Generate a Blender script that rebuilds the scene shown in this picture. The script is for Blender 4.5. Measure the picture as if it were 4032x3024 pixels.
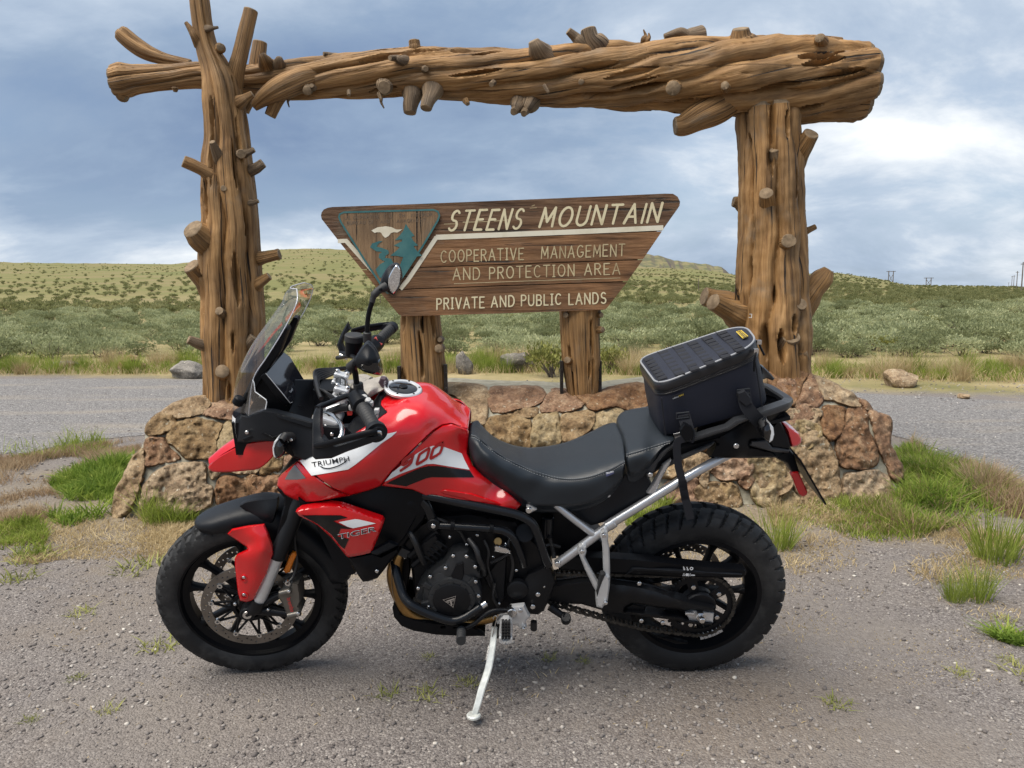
import bpy, bmesh, math, random
import numpy as np
from math import radians, sin, cos, pi, sqrt, atan2
from mathutils import Vector, Matrix, noise
from mathutils.geometry import delaunay_2d_cdt

for o in list(bpy.data.objects):
    bpy.data.objects.remove(o)
SC = bpy.context.scene
COL = SC.collection
RNG = random.Random(7)

# ------------------------------------------------------------------ camera
CAM_H, PITCH, ROLL, FPX = 1.35, 7.0, 0.7, 3000.0
_p, _r = radians(PITCH), radians(ROLL)
_rt = np.array([1, 0, 0.]); _up = np.array([0, sin(_p), cos(_p)]); FW = np.array([0, cos(_p), -sin(_p)])
RT = _rt * cos(_r) - _up * sin(_r)
UP = _up * cos(_r) + _rt * sin(_r)
cam = bpy.data.cameras.new('camera')
cam.sensor_width = 36.0
cam.lens = FPX / 4032 * 36.0
cam.clip_start = 0.05
cam.clip_end = 6000
cam_o = bpy.data.objects.new('camera', cam)
COL.objects.link(cam_o)
_m = Matrix.Identity(4)
for i in range(3):
    _m[i][0], _m[i][1], _m[i][2] = RT[i], UP[i], -FW[i]
_m[2][3] = CAM_H
cam_o.matrix_world = _m
SC.camera = cam_o

# ------------------------------------------------------------------ light
SUN_EL, SUN_AZ = 62.0, 236.0     # azimuth clockwise from +Y: high, to the left and behind the camera
world = bpy.data.worlds.new('World')
SC.world = world
world.use_nodes = True

def build_world():
    nt = world.node_tree; N = nt.nodes; L = nt.links
    N.clear()
    out = N.new('ShaderNodeOutputWorld')
    sky = N.new('ShaderNodeTexSky'); sky.sky_type = 'NISHITA'; sky.sun_disc = False
    sky.sun_elevation = radians(SUN_EL); sky.sun_rotation = radians(SUN_AZ)
    sky.air_density = 1.0; sky.dust_density = 1.0; sky.ozone_density = 1.2
    bsky = N.new('ShaderNodeBackground'); bsky.inputs[1].default_value = 0.04
    L.new(sky.outputs[0], bsky.inputs[0])
    tc = N.new('ShaderNodeTexCoord')
    sep = N.new('ShaderNodeSeparateXYZ'); L.new(tc.outputs['Generated'], sep.inputs[0])
    def math_(op, a, b=None, clamp=False):
        n = N.new('ShaderNodeMath'); n.operation = op; n.use_clamp = clamp
        for i, v in enumerate((a, b)):
            if v is None: continue
            if isinstance(v, (int, float)): n.inputs[i].default_value = v
            else: L.new(v, n.inputs[i])
        return n.outputs[0]
    zz = math_('ADD', math_('MAXIMUM', sep.outputs[2], 0.0), 0.34)
    cx = math_('DIVIDE', sep.outputs[0], zz); cy = math_('DIVIDE', sep.outputs[1], zz)
    comb = N.new('ShaderNodeCombineXYZ'); L.new(cx, comb.inputs[0]); L.new(cy, comb.inputs[1])
    def cloud(scale, detail, rough, seed, dist=0.4, stretch=(1, 1, 1)):
        mp = N.new('ShaderNodeMapping'); mp.inputs['Location'].default_value = (seed, seed * .7, seed * 1.3)
        mp.inputs['Scale'].default_value = stretch
        L.new(comb.outputs[0], mp.inputs[0])
        t = N.new('ShaderNodeTexNoise'); t.inputs['Scale'].default_value = scale; t.inputs['Detail'].default_value = detail
        t.inputs['Roughness'].default_value = rough; t.inputs['Distortion'].default_value = dist
        L.new(mp.outputs[0], t.inputs[0])
        return t.outputs['Fac']
    big = cloud(SKY['big'][0], 3, .5, SKY['big'][1])
    fine = cloud(SKY['fine'][0], 8, .60, SKY['fine'][1], .25, (1, 1.25, 1))
    mixn = math_('ADD', math_('MULTIPLY', big, .62), math_('MULTIPLY', fine, .38))
    # cloud deck tone: slate blue in the thick parts, pale where it thins
    ramp = N.new('ShaderNodeValToRGB'); L.new(mixn, ramp.inputs[0])
    el = ramp.color_ramp.elements
    for i, (p, c) in enumerate(SKY['ramp']):
        e = el[i] if i < 2 else el.new(p)
        e.position = p; e.color = (*c, 1)
    bcl = N.new('ShaderNodeBackground'); L.new(ramp.outputs[0], bcl.inputs[0]); bcl.inputs[1].default_value = SKY['cloud_strength']
    cov = N.new('ShaderNodeMapRange'); L.new(fine, cov.inputs[0])
    cov.inputs[1].default_value = .25; cov.inputs[2].default_value = .5
    cov.inputs[3].default_value = .72; cov.inputs[4].default_value = .97
    mix = N.new('ShaderNodeMixShader')
    L.new(cov.outputs[0], mix.inputs[0]); L.new(bsky.outputs[0], mix.inputs[1]); L.new(bcl.outputs[0], mix.inputs[2])
    L.new(mix.outputs[0], out.inputs[0])

SKY = dict(big=(0.62, 15.1), fine=(1.9, 0.4), cloud_strength=0.305,
           ramp=[(0.37, (.175, .248, .385)), (0.455, (.26, .345, .475)), (0.54, (.43, .51, .62)), (0.64, (.88, .90, .91))])
build_world()
sun = bpy.data.lights.new('sun', 'SUN')
sun.energy = 1.5; sun.angle = radians(52); sun.color = (1.0, .925, .82)
sun_o = bpy.data.objects.new('sun', sun); COL.objects.link(sun_o)
_d = Vector((sin(radians(SUN_AZ)) * cos(radians(SUN_EL)), cos(radians(SUN_AZ)) * cos(radians(SUN_EL)), sin(radians(SUN_EL))))
sun_o.rotation_euler = _d.to_track_quat('Z', 'Y').to_euler()
SC.view_settings.view_transform = 'Standard'
SC.view_settings.look = 'None'
SC.view_settings.exposure = 2.02
SC.view_settings.gamma = 1.0
SC.cycles.use_denoising = True
SC.cycles.max_bounces = 8
SC.cycles.transparent_max_bounces = 12

# ------------------------------------------------------------------ photo pixel -> ray / point
ZO = {  # study windows of the photograph: origin and pixel size
    'A': (600, 1000, .45208), 'B': (1000, 1400, .45208), 'C': (600, 1900, .45208), 'D': (1400, 1900, .45208),
    'E': (2200, 1900, .45208), 'F': (2300, 1200, .45208), 'G': (1700, 1400, .45208), 'H': (1500, 2350, .36166),
    'I': (400, 0, .5425), 'J': (1400, 0, .5425), 'K': (2400, 0, .5425), 'L': (600, 600, .60286), 'M': (2600, 500, .60286),
    'N': (1200, 700, .72333), 'Q': (0, 900, .45208), 'R': (3000, 900, .46655), 'S': (0, 1600, .45208), 'T': (3032, 1600, .45208),
    'U': (0, 2274, .45208), 'V': (3032, 2274, .45208), 'X': (0, 0, 1.82278), 'P': (0, 0, 1.0)}

def zp(w, pts):
    ox, oy, s = ZO[w]
    return [(ox + p[0] * s, oy + p[1] * s) + tuple(p[2:]) for p in pts]

def z1(w, x, y):
    ox, oy, s = ZO[w]
    return (ox + x * s, oy + y * s)

def ray(px, py):
    return FW + RT * ((px - 2016) / FPX) - UP * ((py - 1512) / FPX)

O3 = np.array([0, 0, CAM_H])
def on_ground(px, py, z=0.0):
    d = ray(px, py)
    t = (z - CAM_H) / d[2]
    return O3 + d * t

def at_y(px, py, Y):                    # point of the pixel's ray at world depth Y
    d = ray(px, py)
    return O3 + d * (Y / d[1])

LEAN, BIKE_Y = 12.5, 2.62
_l = radians(LEAN)
EY = np.array([0, cos(_l), sin(_l)]); EZ = np.array([0, -sin(_l), cos(_l)]); BO = np.array([0, BIKE_Y, 0.])
def bk(px, py, y):                      # bike coordinates: x to the tail, y to the bike's right, z up the bike
    d = ray(px, py)
    t = (y - (O3 - BO) @ EY) / (d @ EY)
    q = O3 + d * t - BO
    return np.array([q[0], y, q @ EZ])

def bz(w, pts):                         # [(zx, zy, y)] -> bike points
    return [bk(*p) for p in zp(w, pts)]

# ------------------------------------------------------------------ materials
def srgb(r, g, b):
    f = lambda c: c / 12.92 if c <= .04045 else ((c + .055) / 1.055) ** 2.4
    return (f(r / 255), f(g / 255), f(b / 255))

MATS = {}
def mat(name, col, rough=.5, metal=0.0, var=0.0, vscale=20., bump=0.0, bscale=60., col2=None, coat=0.0, coat_rough=.03,
        spec=.5, trans=0.0, ior=1.45, stretch=(1, 1, 1), uv=False, detail=4, sheen=0.0, pos=(.35, .65), rvar=0.0):
    m = bpy.data.materials.new(name); m.use_nodes = True
    nt = m.node_tree; N = nt.nodes; L = nt.links
    b = N['Principled BSDF']
    b.inputs['Base Color'].default_value = (*col, 1)
    b.inputs['Roughness'].default_value = rough
    b.inputs['Metallic'].default_value = metal
    b.inputs['IOR'].default_value = ior
    b.inputs['Specular IOR Level'].default_value = spec
    b.inputs['Coat Weight'].default_value = coat
    b.inputs['Coat Roughness'].default_value = coat_rough
    b.inputs['Transmission Weight'].default_value = trans
    b.inputs['Sheen Weight'].default_value = sheen
    if var or bump or col2 or rvar:
        tc = N.new('ShaderNodeTexCoord')
        mp = N.new('ShaderNodeMapping'); mp.inputs['Scale'].default_value = stretch
        L.new(tc.outputs['UV' if uv else 'Object'], mp.inputs[0])
    if var or col2 or rvar:
        n = N.new('ShaderNodeTexNoise'); n.inputs['Scale'].default_value = vscale; n.inputs['Detail'].default_value = detail
        n.inputs['Roughness'].default_value = .6
        L.new(mp.outputs[0], n.inputs[0])
        if var or col2:
            r = N.new('ShaderNodeValToRGB'); L.new(n.outputs['Fac'], r.inputs[0])
            c2 = col2 if col2 else tuple(min(1, c * (1 + var)) for c in col)
            c1 = col if col2 else tuple(c * (1 - var) for c in col)
            r.color_ramp.elements[0].position = pos[0]; r.color_ramp.elements[0].color = (*c1, 1)
            r.color_ramp.elements[1].position = pos[1]; r.color_ramp.elements[1].color = (*c2, 1)
            L.new(r.outputs[0], b.inputs['Base Color'])
        if rvar:
            mr = N.new('ShaderNodeMapRange'); L.new(n.outputs['Fac'], mr.inputs[0])
            mr.inputs[1].default_value = .3; mr.inputs[2].default_value = .7
            mr.inputs[3].default_value = max(0, rough - rvar); mr.inputs[4].default_value = min(1, rough + rvar)
            L.new(mr.outputs[0], b.inputs['Roughness'])
    if bump:
        n2 = N.new('ShaderNodeTexNoise'); n2.inputs['Scale'].default_value = bscale; n2.inputs['Detail'].default_value = detail
        L.new(mp.outputs[0], n2.inputs[0])
        bp = N.new('ShaderNodeBump'); bp.inputs['Strength'].default_value = min(1, bump); bp.inputs['Distance'].default_value = .01 * max(1, bump)
        L.new(n2.outputs['Fac'], bp.inputs['Height']); L.new(bp.outputs[0], b.inputs['Normal'])
    MATS[name] = m
    return m

# ------------------------------------------------------------------ mesh building
class MB:
    def __init__(s): s.v = []; s.f = []; s.uv = []; s.mi = []
    def add(s, v, f, uv=None, mi=0):
        o = len(s.v); s.v += [tuple(map(float, p)) for p in v]
        for k, t in enumerate(f):
            s.f.append(tuple(o + i for i in t)); s.mi.append(mi)
            s.uv.append([uv[i] for i in t] if uv is not None else None)
        return s
    def mesh(s, name, smooth=True, sharp=None):
        m = bpy.data.meshes.new(name)
        m.from_pydata(s.v, [], s.f)
        if any(u is not None for u in s.uv):
            l = m.uv_layers.new(name='UVMap')
            flat = [c for u, f in zip(s.uv, s.f) for c in (u if u is not None else [(0, 0)] * len(f))]
            l.data.foreach_set('uv', [x for c in flat for x in c])
        if any(s.mi): m.polygons.foreach_set('material_index', s.mi)
        m.validate(); m.update()
        if smooth:
            m.polygons.foreach_set('use_smooth', [True] * len(m.polygons))
            m.set_sharp_from_angle(angle=radians(sharp or 38))
        return m
    def obj(s, name, mt, parent=None, smooth=True, sharp=None, fix=True):
        m = s.mesh(name, smooth, sharp)
        if fix:
            bm = bmesh.new(); bm.from_mesh(m)
            bmesh.ops.recalc_face_normals(bm, faces=bm.faces)
            bm.to_mesh(m); bm.free()
        return link(name, m, mt, parent)

def link(name, m, mt, parent=None):
    o = bpy.data.objects.new(name, m)
    for x in (mt if isinstance(mt, (list, tuple)) else [mt]):
        if x is not None: m.materials.append(x)
    COL.objects.link(o)
    if parent is not None: o.parent = parent
    return o

def thing(name, label, cat, loc=(0, 0, 0), rot=(0, 0, 0), group=None):
    o = bpy.data.objects.new(name, None); COL.objects.link(o); o.empty_display_size = .1
    o.location = loc; o.rotation_euler = rot
    o['label'] = label; o['category'] = cat
    if group: o['group'] = group
    return o

def tag(o, label, cat, group=None):
    o['label'] = label; o['category'] = cat
    if group: o['group'] = group
    return o

def frame(path):                        # parallel-transport frames along a path
    P = [np.array(p, float) for p in path]; n = len(P)
    T = []
    for i in range(n):
        t = P[min(i + 1, n - 1)] - P[max(i - 1, 0)]
        T.append(t / (np.linalg.norm(t) + 1e-12))
    a = np.array([0, 0, 1.]) if abs(T[0][2]) < .8 else np.array([0, 1., 0])
    u = np.cross(T[0], a); u /= np.linalg.norm(u)
    out = []
    for i in range(n):
        u = u - T[i] * (u @ T[i]); u /= np.linalg.norm(u)
        out.append((P[i], T[i], u, np.cross(T[i], u)))
    return out

def spline(pts, n=8, closed=False):     # Catmull-Rom through the points
    P = [np.array(p, float) for p in pts]; k = len(P); out = []
    rng = range(k if closed else k - 1)
    for i in rng:
        p0 = P[(i - 1) % k] if closed or i > 0 else 2 * P[0] - P[1]
        p1 = P[i]; p2 = P[(i + 1) % k]
        p3 = P[(i + 2) % k] if closed or i + 2 < k else 2 * P[-1] - P[-2]
        for j in range(n):
            t = j / n
            out.append(.5 * ((2 * p1) + (-p0 + p2) * t + (2 * p0 - 5 * p1 + 4 * p2 - p3) * t * t + (-p0 + 3 * p1 - 3 * p2 + p3) * t ** 3))
    if not closed: out.append(P[-1])
    return out

def tube(mb, path, r, seg=12, caps=True, mi=0, squash=None):
    fr = frame(path); n = len(fr); V = []; F = []; U = []
    rr = r if hasattr(r, '__len__') else [r] * n
    L = 0
    for i, (p, t, u, v) in enumerate(fr):
        if i: L += np.linalg.norm(p - fr[i - 1][0])
        for k in range(seg):
            a = 2 * pi * k / seg
            q = 1.0 if squash is None else squash
            V.append(p + rr[i] * (u * cos(a) + v * sin(a) * q)); U.append((k / seg * 2 * pi * rr[i], L))
    for i in range(n - 1):
        for k in range(seg):
            k2 = (k + 1) % seg
            F.append((i * seg + k, i * seg + k2, (i + 1) * seg + k2, (i + 1) * seg + k))
    if caps:
        V += [fr[0][0], fr[-1][0]]; U += [(0, 0), (0, L)]
        a, b = n * seg, n * seg + 1
        for k in range(seg):
            F.append((a, (k + 1) % seg, k)); F.append((b, (n - 1) * seg + k, (n - 1) * seg + (k + 1) % seg))
    return mb.add(V, F, U, mi)

def cyl(mb, a, b, r, seg=20, r2=None, bev=0.0, mi=0):
    a = np.array(a, float); b = np.array(b, float); d = (b - a); L = np.linalg.norm(d); d /= L
    r2 = r if r2 is None else r2
    if bev:
        return tube(mb, [a, a + d * 1e-5, a + d * bev, b - d * bev, b - d * 1e-5, b][1:-1] if 0 else [a, a + d * bev, b - d * bev, b],
                    [r - bev, r, r2, r2 - bev], seg, True, mi)
    return tube(mb, [a, b], [r, r2], seg, True, mi)

def ring_lathe(mb, c, axis, ref, prof, seg=64, mi=0, closed=True, a0=0, a1=2 * pi):
    """prof: closed list of (radius, axial) revolved about axis through c"""
    c = np.array(c, float); axis = np.array(axis, float); axis /= np.linalg.norm(axis)
    u = np.array(ref, float); u -= axis * (u @ axis); u /= np.linalg.norm(u); w = np.cross(axis, u)
    full = abs(a1 - a0 - 2 * pi) < 1e-6
    ns = seg if full else seg + 1; V = []; F = []; U = []; m = len(prof)
    for i in range(ns):
        a = a0 + (a1 - a0) * i / seg
        e = u * cos(a) + w * sin(a)
        for j, (r, x) in enumerate(prof):
            V.append(c + e * r + axis * x); U.append((a * .3, j * .02))
    for i in range(seg):
        i2 = (i + 1) % ns
        for j in range(m if closed else m - 1):
            j2 = (j + 1) % m
            F.append((i * m + j, i2 * m + j, i2 * m + j2, i * m + j2))
    if not full and closed:
        F.append(tuple(range(m))[::-1]); F.append(tuple((ns - 1) * m + j for j in range(m)))
    return mb.add(V, F, U, mi)

def box(mb, c, s, R=None, mi=0):
    c = np.array(c, float); h = np.array(s, float) / 2
    V = []
    for x in (-1, 1):
        for y in (-1, 1):
            for z in (-1, 1):
                q = np.array([x, y, z]) * h
                V.append(c + (R @ q if R is not None else q))
    F = [(0, 1, 3, 2), (4, 6, 7, 5), (0, 4, 5, 1), (2, 3, 7, 6), (0, 2, 6, 4), (1, 5, 7, 3)]
    return mb.add(V, F, None, mi)

# thin-plate spline of scattered (x, y, value)
class TPS:
    def __init__(s, pts, lam=1e-4):
        A = np.array(pts, float); s.c = A[:, :2].mean(0); s.k = 1 / (np.abs(A[:, :2] - s.c).max() + 1e-9)
        X = (A[:, :2] - s.c) * s.k; n = len(X); s.X = X
        d2 = ((X[:, None] - X[None]) ** 2).sum(-1)
        K = np.where(d2 > 0, .5 * d2 * np.log(d2 + 1e-20), 0) + lam * np.eye(n)
        P = np.hstack([np.ones((n, 1)), X])
        M = np.block([[K, P], [P.T, np.zeros((3, 3))]])
        s.w = np.linalg.lstsq(M, np.concatenate([A[:, 2], np.zeros(3)]), rcond=None)[0]
    def __call__(s, x, y):
        q = (np.array([x, y]) - s.c) * s.k
        d2 = ((s.X - q) ** 2).sum(-1)
        return float((np.where(d2 > 0, .5 * d2 * np.log(d2 + 1e-20), 0)) @ s.w[:-3] + s.w[-3] + q @ s.w[-2:])

def poly_inside(x, y, P):
    c = False; j = len(P) - 1
    for i in range(len(P)):
        if (P[i][1] > y) != (P[j][1] > y) and x < (P[j][0] - P[i][0]) * (y - P[i][1]) / (P[j][1] - P[i][1] + 1e-12) + P[i][0]: c = not c
        j = i
    return c

def resample(P, step, closed=True):
    out = []; n = len(P)
    for i in range(n if closed else n - 1):
        a = np.array(P[i], float); b = np.array(P[(i + 1) % n], float)
        k = max(1, int(round(np.linalg.norm((b - a)[:2]) / step)))
        for j in range(k): out.append(a + (b - a) * j / k)
    if not closed: out.append(np.array(P[-1], float))
    return out

def inset(P, d):
    n = len(P); A = sum(P[i][0] * P[(i + 1) % n][1] - P[(i + 1) % n][0] * P[i][1] for i in range(n))
    sgn = 1 if A > 0 else -1; out = []
    for i in range(n):
        t = np.array(P[(i + 1) % n][:2], float) - np.array(P[i - 1][:2], float); t /= (np.linalg.norm(t) + 1e-9)
        out.append(np.array(P[i][:2]) + sgn * d * np.array([-t[1], t[0]]))
    return out

def tri_poly(P, step, rim=None, holes=()):
    """constrained triangulation of a pixel polygon with interior grid points; returns 2D verts, faces, number of boundary verts"""
    B = [tuple(p[:2]) for p in P]; n = len(B)
    V = [Vector(p) for p in B]; E = [(i, (i + 1) % n) for i in range(n)]
    hp = []
    for h in holes:
        o = len(V); V += [Vector(q[:2]) for q in h]; E += [(o + i, o + (i + 1) % len(h)) for i in range(len(h))]
        hp.append([tuple(q[:2]) for q in h])
    if rim:
        for q in inset(B, rim):
            if poly_inside(q[0], q[1], B): V.append(Vector(q))
    xs = [p[0] for p in B]; ys = [p[1] for p in B]
    y = min(ys) + step / 2; k = 0
    Bn = np.array(B)
    while y < max(ys):
        x = min(xs) + (step / 2 if k % 2 else step)
        while x < max(xs):
            if poly_inside(x, y, B) and not any(poly_inside(x, y, h) for h in hp) and ((Bn - (x, y)) ** 2).sum(1).min() > (step * .6) ** 2:
                V.append(Vector((x, y)))
            x += step
        y += step * .87; k += 1
    r = delaunay_2d_cdt(V, E, [], 1, 1e-4)
    vv, ff = r[0], r[2]
    F = []
    for f in ff:
        cx = sum(vv[i][0] for i in f) / len(f); cy = sum(vv[i][1] for i in f) / len(f)
        if poly_inside(cx, cy, B) and not any(poly_inside(cx, cy, h) for h in hp): F.append(tuple(f))
    return [(v[0], v[1]) for v in vv], F

def smooth_poly(P, n=5):
    return [tuple(p) for p in spline(P, n, True)]

def panel(mb, P, field, thick=.004, step=10, rim=None, drop=0.0, M=None, off=0.0, mi=0, clip=None, holes=(), tdir=None):
    """P: pixel polygon; field(px,py)->depth; M maps (px,py,depth)->3D. A shell of the given thickness with rounded rims."""
    M = M or bk
    B = resample([p[:2] for p in P], step)
    v2, F = tri_poly(B, step, rim, holes)
    Bn = np.array([b[:2] for b in B])
    seg_a = Bn; seg_b = np.roll(Bn, -1, 0)
    def bdist(q):
        d = seg_b - seg_a; t = np.clip(((q - seg_a) * d).sum(1) / ((d * d).sum(1) + 1e-9), 0, 1)
        return np.sqrt((((seg_a + d * t[:, None]) - q) ** 2).sum(1).min())
    Vf = []
    for (x, y) in v2:
        dd = field(x, y) + off
        if drop:
            b = bdist(np.array([x, y])) / (rim or step)
            if b < 1: dd += drop * (1 - b) ** 2
        Vf.append(M(x, y, dd))
    n = len(Vf); V = list(Vf); FF = list(F)
    if thick:
        td = np.array(tdir if tdir is not None else (0, 1, 0), float)
        V += [np.array(p) + td * thick for p in Vf]
        FF += [tuple(i + n for i in f[::-1]) for f in F]
        ec = {}
        for f in F:
            for i in range(len(f)):
                a, b = f[i], f[(i + 1) % len(f)]
                ec[(a, b)] = ec.get((a, b), 0) + 1
        for (a, b) in list(ec):
            if (b, a) not in ec: FF.append((b, a, a + n, b + n))
    return mb.add(V, FF, None, mi)

def const(v): return lambda x, y: v
def mirror_y(o, name=None):
    m = o.data.copy()
    m.transform(Matrix.Diagonal((1, -1, 1, 1))); m.flip_normals()
    n = bpy.data.objects.new(name or o.name, m); COL.objects.link(n); n.parent = o.parent
    return n

def clip_mid(o, y=0.0):                 # cut the far side of a half panel off at the centre plane
    bm = bmesh.new(); bm.from_mesh(o.data)
    bmesh.ops.bisect_plane(bm, geom=bm.verts[:] + bm.edges[:] + bm.faces[:], plane_co=(0, y, 0), plane_no=(0, 1, 0), clear_outer=True)
    bm.to_mesh(o.data); bm.free()
# ------------------------------------------------------------------ lettering
def text_tris(s, shear=0.0, space=1.0, bold=0.0):
    c = bpy.data.curves.new('t', 'FONT'); c.body = s; c.shear = shear; c.space_character = space; c.resolution_u = 3
    if bold: c.offset = bold
    o = bpy.data.objects.new('t', c); COL.objects.link(o)
    dg = bpy.context.evaluated_depsgraph_get(); dg.update()
    me = bpy.data.meshes.new_from_object(o.evaluated_get(dg))
    V = np.array([(v.co.x, v.co.y) for v in me.vertices]); F = [tuple(p.vertices) for p in me.polygons]
    bpy.data.objects.remove(o); bpy.data.curves.remove(c); bpy.data.meshes.remove(me)
    lo, hi = V.min(0), V.max(0)
    return (V - lo) / (hi - lo), F

def decal_text(name, s, w, bl, br, tl, field, mt, parent, off=-.003, shear=0., space=1., bold=0., M=None, outline=None):
    """lettering laid on a surface: bl, br, tl are the corners of the line of text in the study window"""
    V, F = text_tris(s, shear, space, bold)
    a, b, c = (np.array(z1(w, *q)) for q in (bl, br, tl))
    mb = MB(); pts = []
    for (u, v) in V:
        q = a + (b - a) * u + (c - a) * v
        pts.append((M or bk)(q[0], q[1], field(q[0], q[1]) + off))
    mb.add(pts, F)
    return mb.obj(name, mt, parent, smooth=False)

def stroke_flat(mb, P, hw, field, M=None, off=0.0, closed=False, cap=True, mi=0):
    """a flat ribbon along a pixel path, half width hw pixels, laid on a surface"""
    P = [np.array(p[:2], float) for p in P]
    n = len(P); Lp = []; Rp = []
    for i in range(n):
        a = P[i - 1] if (i > 0 or closed) else P[i]; b = P[(i + 1) % n] if (i < n - 1 or closed) else P[i]
        t = b - a; t /= (np.linalg.norm(t) + 1e-9); nn = np.array([-t[1], t[0]])
        h = hw[i] if hasattr(hw, '__len__') else hw
        Lp.append(P[i] + nn * h); Rp.append(P[i] - nn * h)
    M = M or bk
    V = []
    for q in Lp + Rp: V.append(M(q[0], q[1], field(q[0], q[1]) + off))
    F = []
    for i in range(n if closed else n - 1):
        j = (i + 1) % n
        F.append((i, j, n + j, n + i))
    mb.add(V, F, None, mi)
    if cap and not closed:
        for q, sg in ((P[0], 0), (P[-1], 1)):
            h = hw if not hasattr(hw, '__len__') else hw[-1 if sg else 0]
            pts = [q + h * np.array([cos(a), sin(a)]) for a in np.linspace(0, 2 * pi, 12, endpoint=False)]
            mb.add([M(p[0], p[1], field(p[0], p[1]) + off) for p in pts], [tuple(range(12))], None, mi)

# ================================================================== ground, road, terrain
def az_of(px): return atan2((px - 2016) / FPX, 1.0)
RIDGE = [(-9000, .030), (-3000, .036), (0, .0373), (700, .036), (900, .043), (1094, .054), (1276, .0555), (1700, .050), (2150, .036), (2543, .028), (2751, .024), (2889, .0165), (3172, .016), (3280, .0172), (3466, .0077), (3560, .0006), (4032, -.003), (9000, -.002)]
_raz = [az_of(a) for a, b in RIDGE]; _rel = [b for a, b in RIDGE]
D_RIDGE = 460.0
def tz(x, y):
    d = sqrt(x * x + y * y)
    if d < 16: return 0.0
    az = atan2(x, y)
    e = np.interp(az, _raz, _rel) if abs(az) < 1.2 else .02
    top = 1.35 + D_RIDGE * e
    t = min(1, max(0, (d - 40) / (D_RIDGE - 40)))
    s = t ** 1.25 * (1 - .0 * t)
    z = top * s
    if d > 24:
        z += (noise.noise(Vector((x * .02, y * .02, 3.1))) * .9 + noise.noise(Vector((x * .006, y * .006, 8.1))) * 2.2) * min(1, (d - 24) / 160) * (.25 if e < .005 else 1) * (1 - .6 * s)
    if d > D_RIDGE: z = top - (d - D_RIDGE) * .012
    return z

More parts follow.
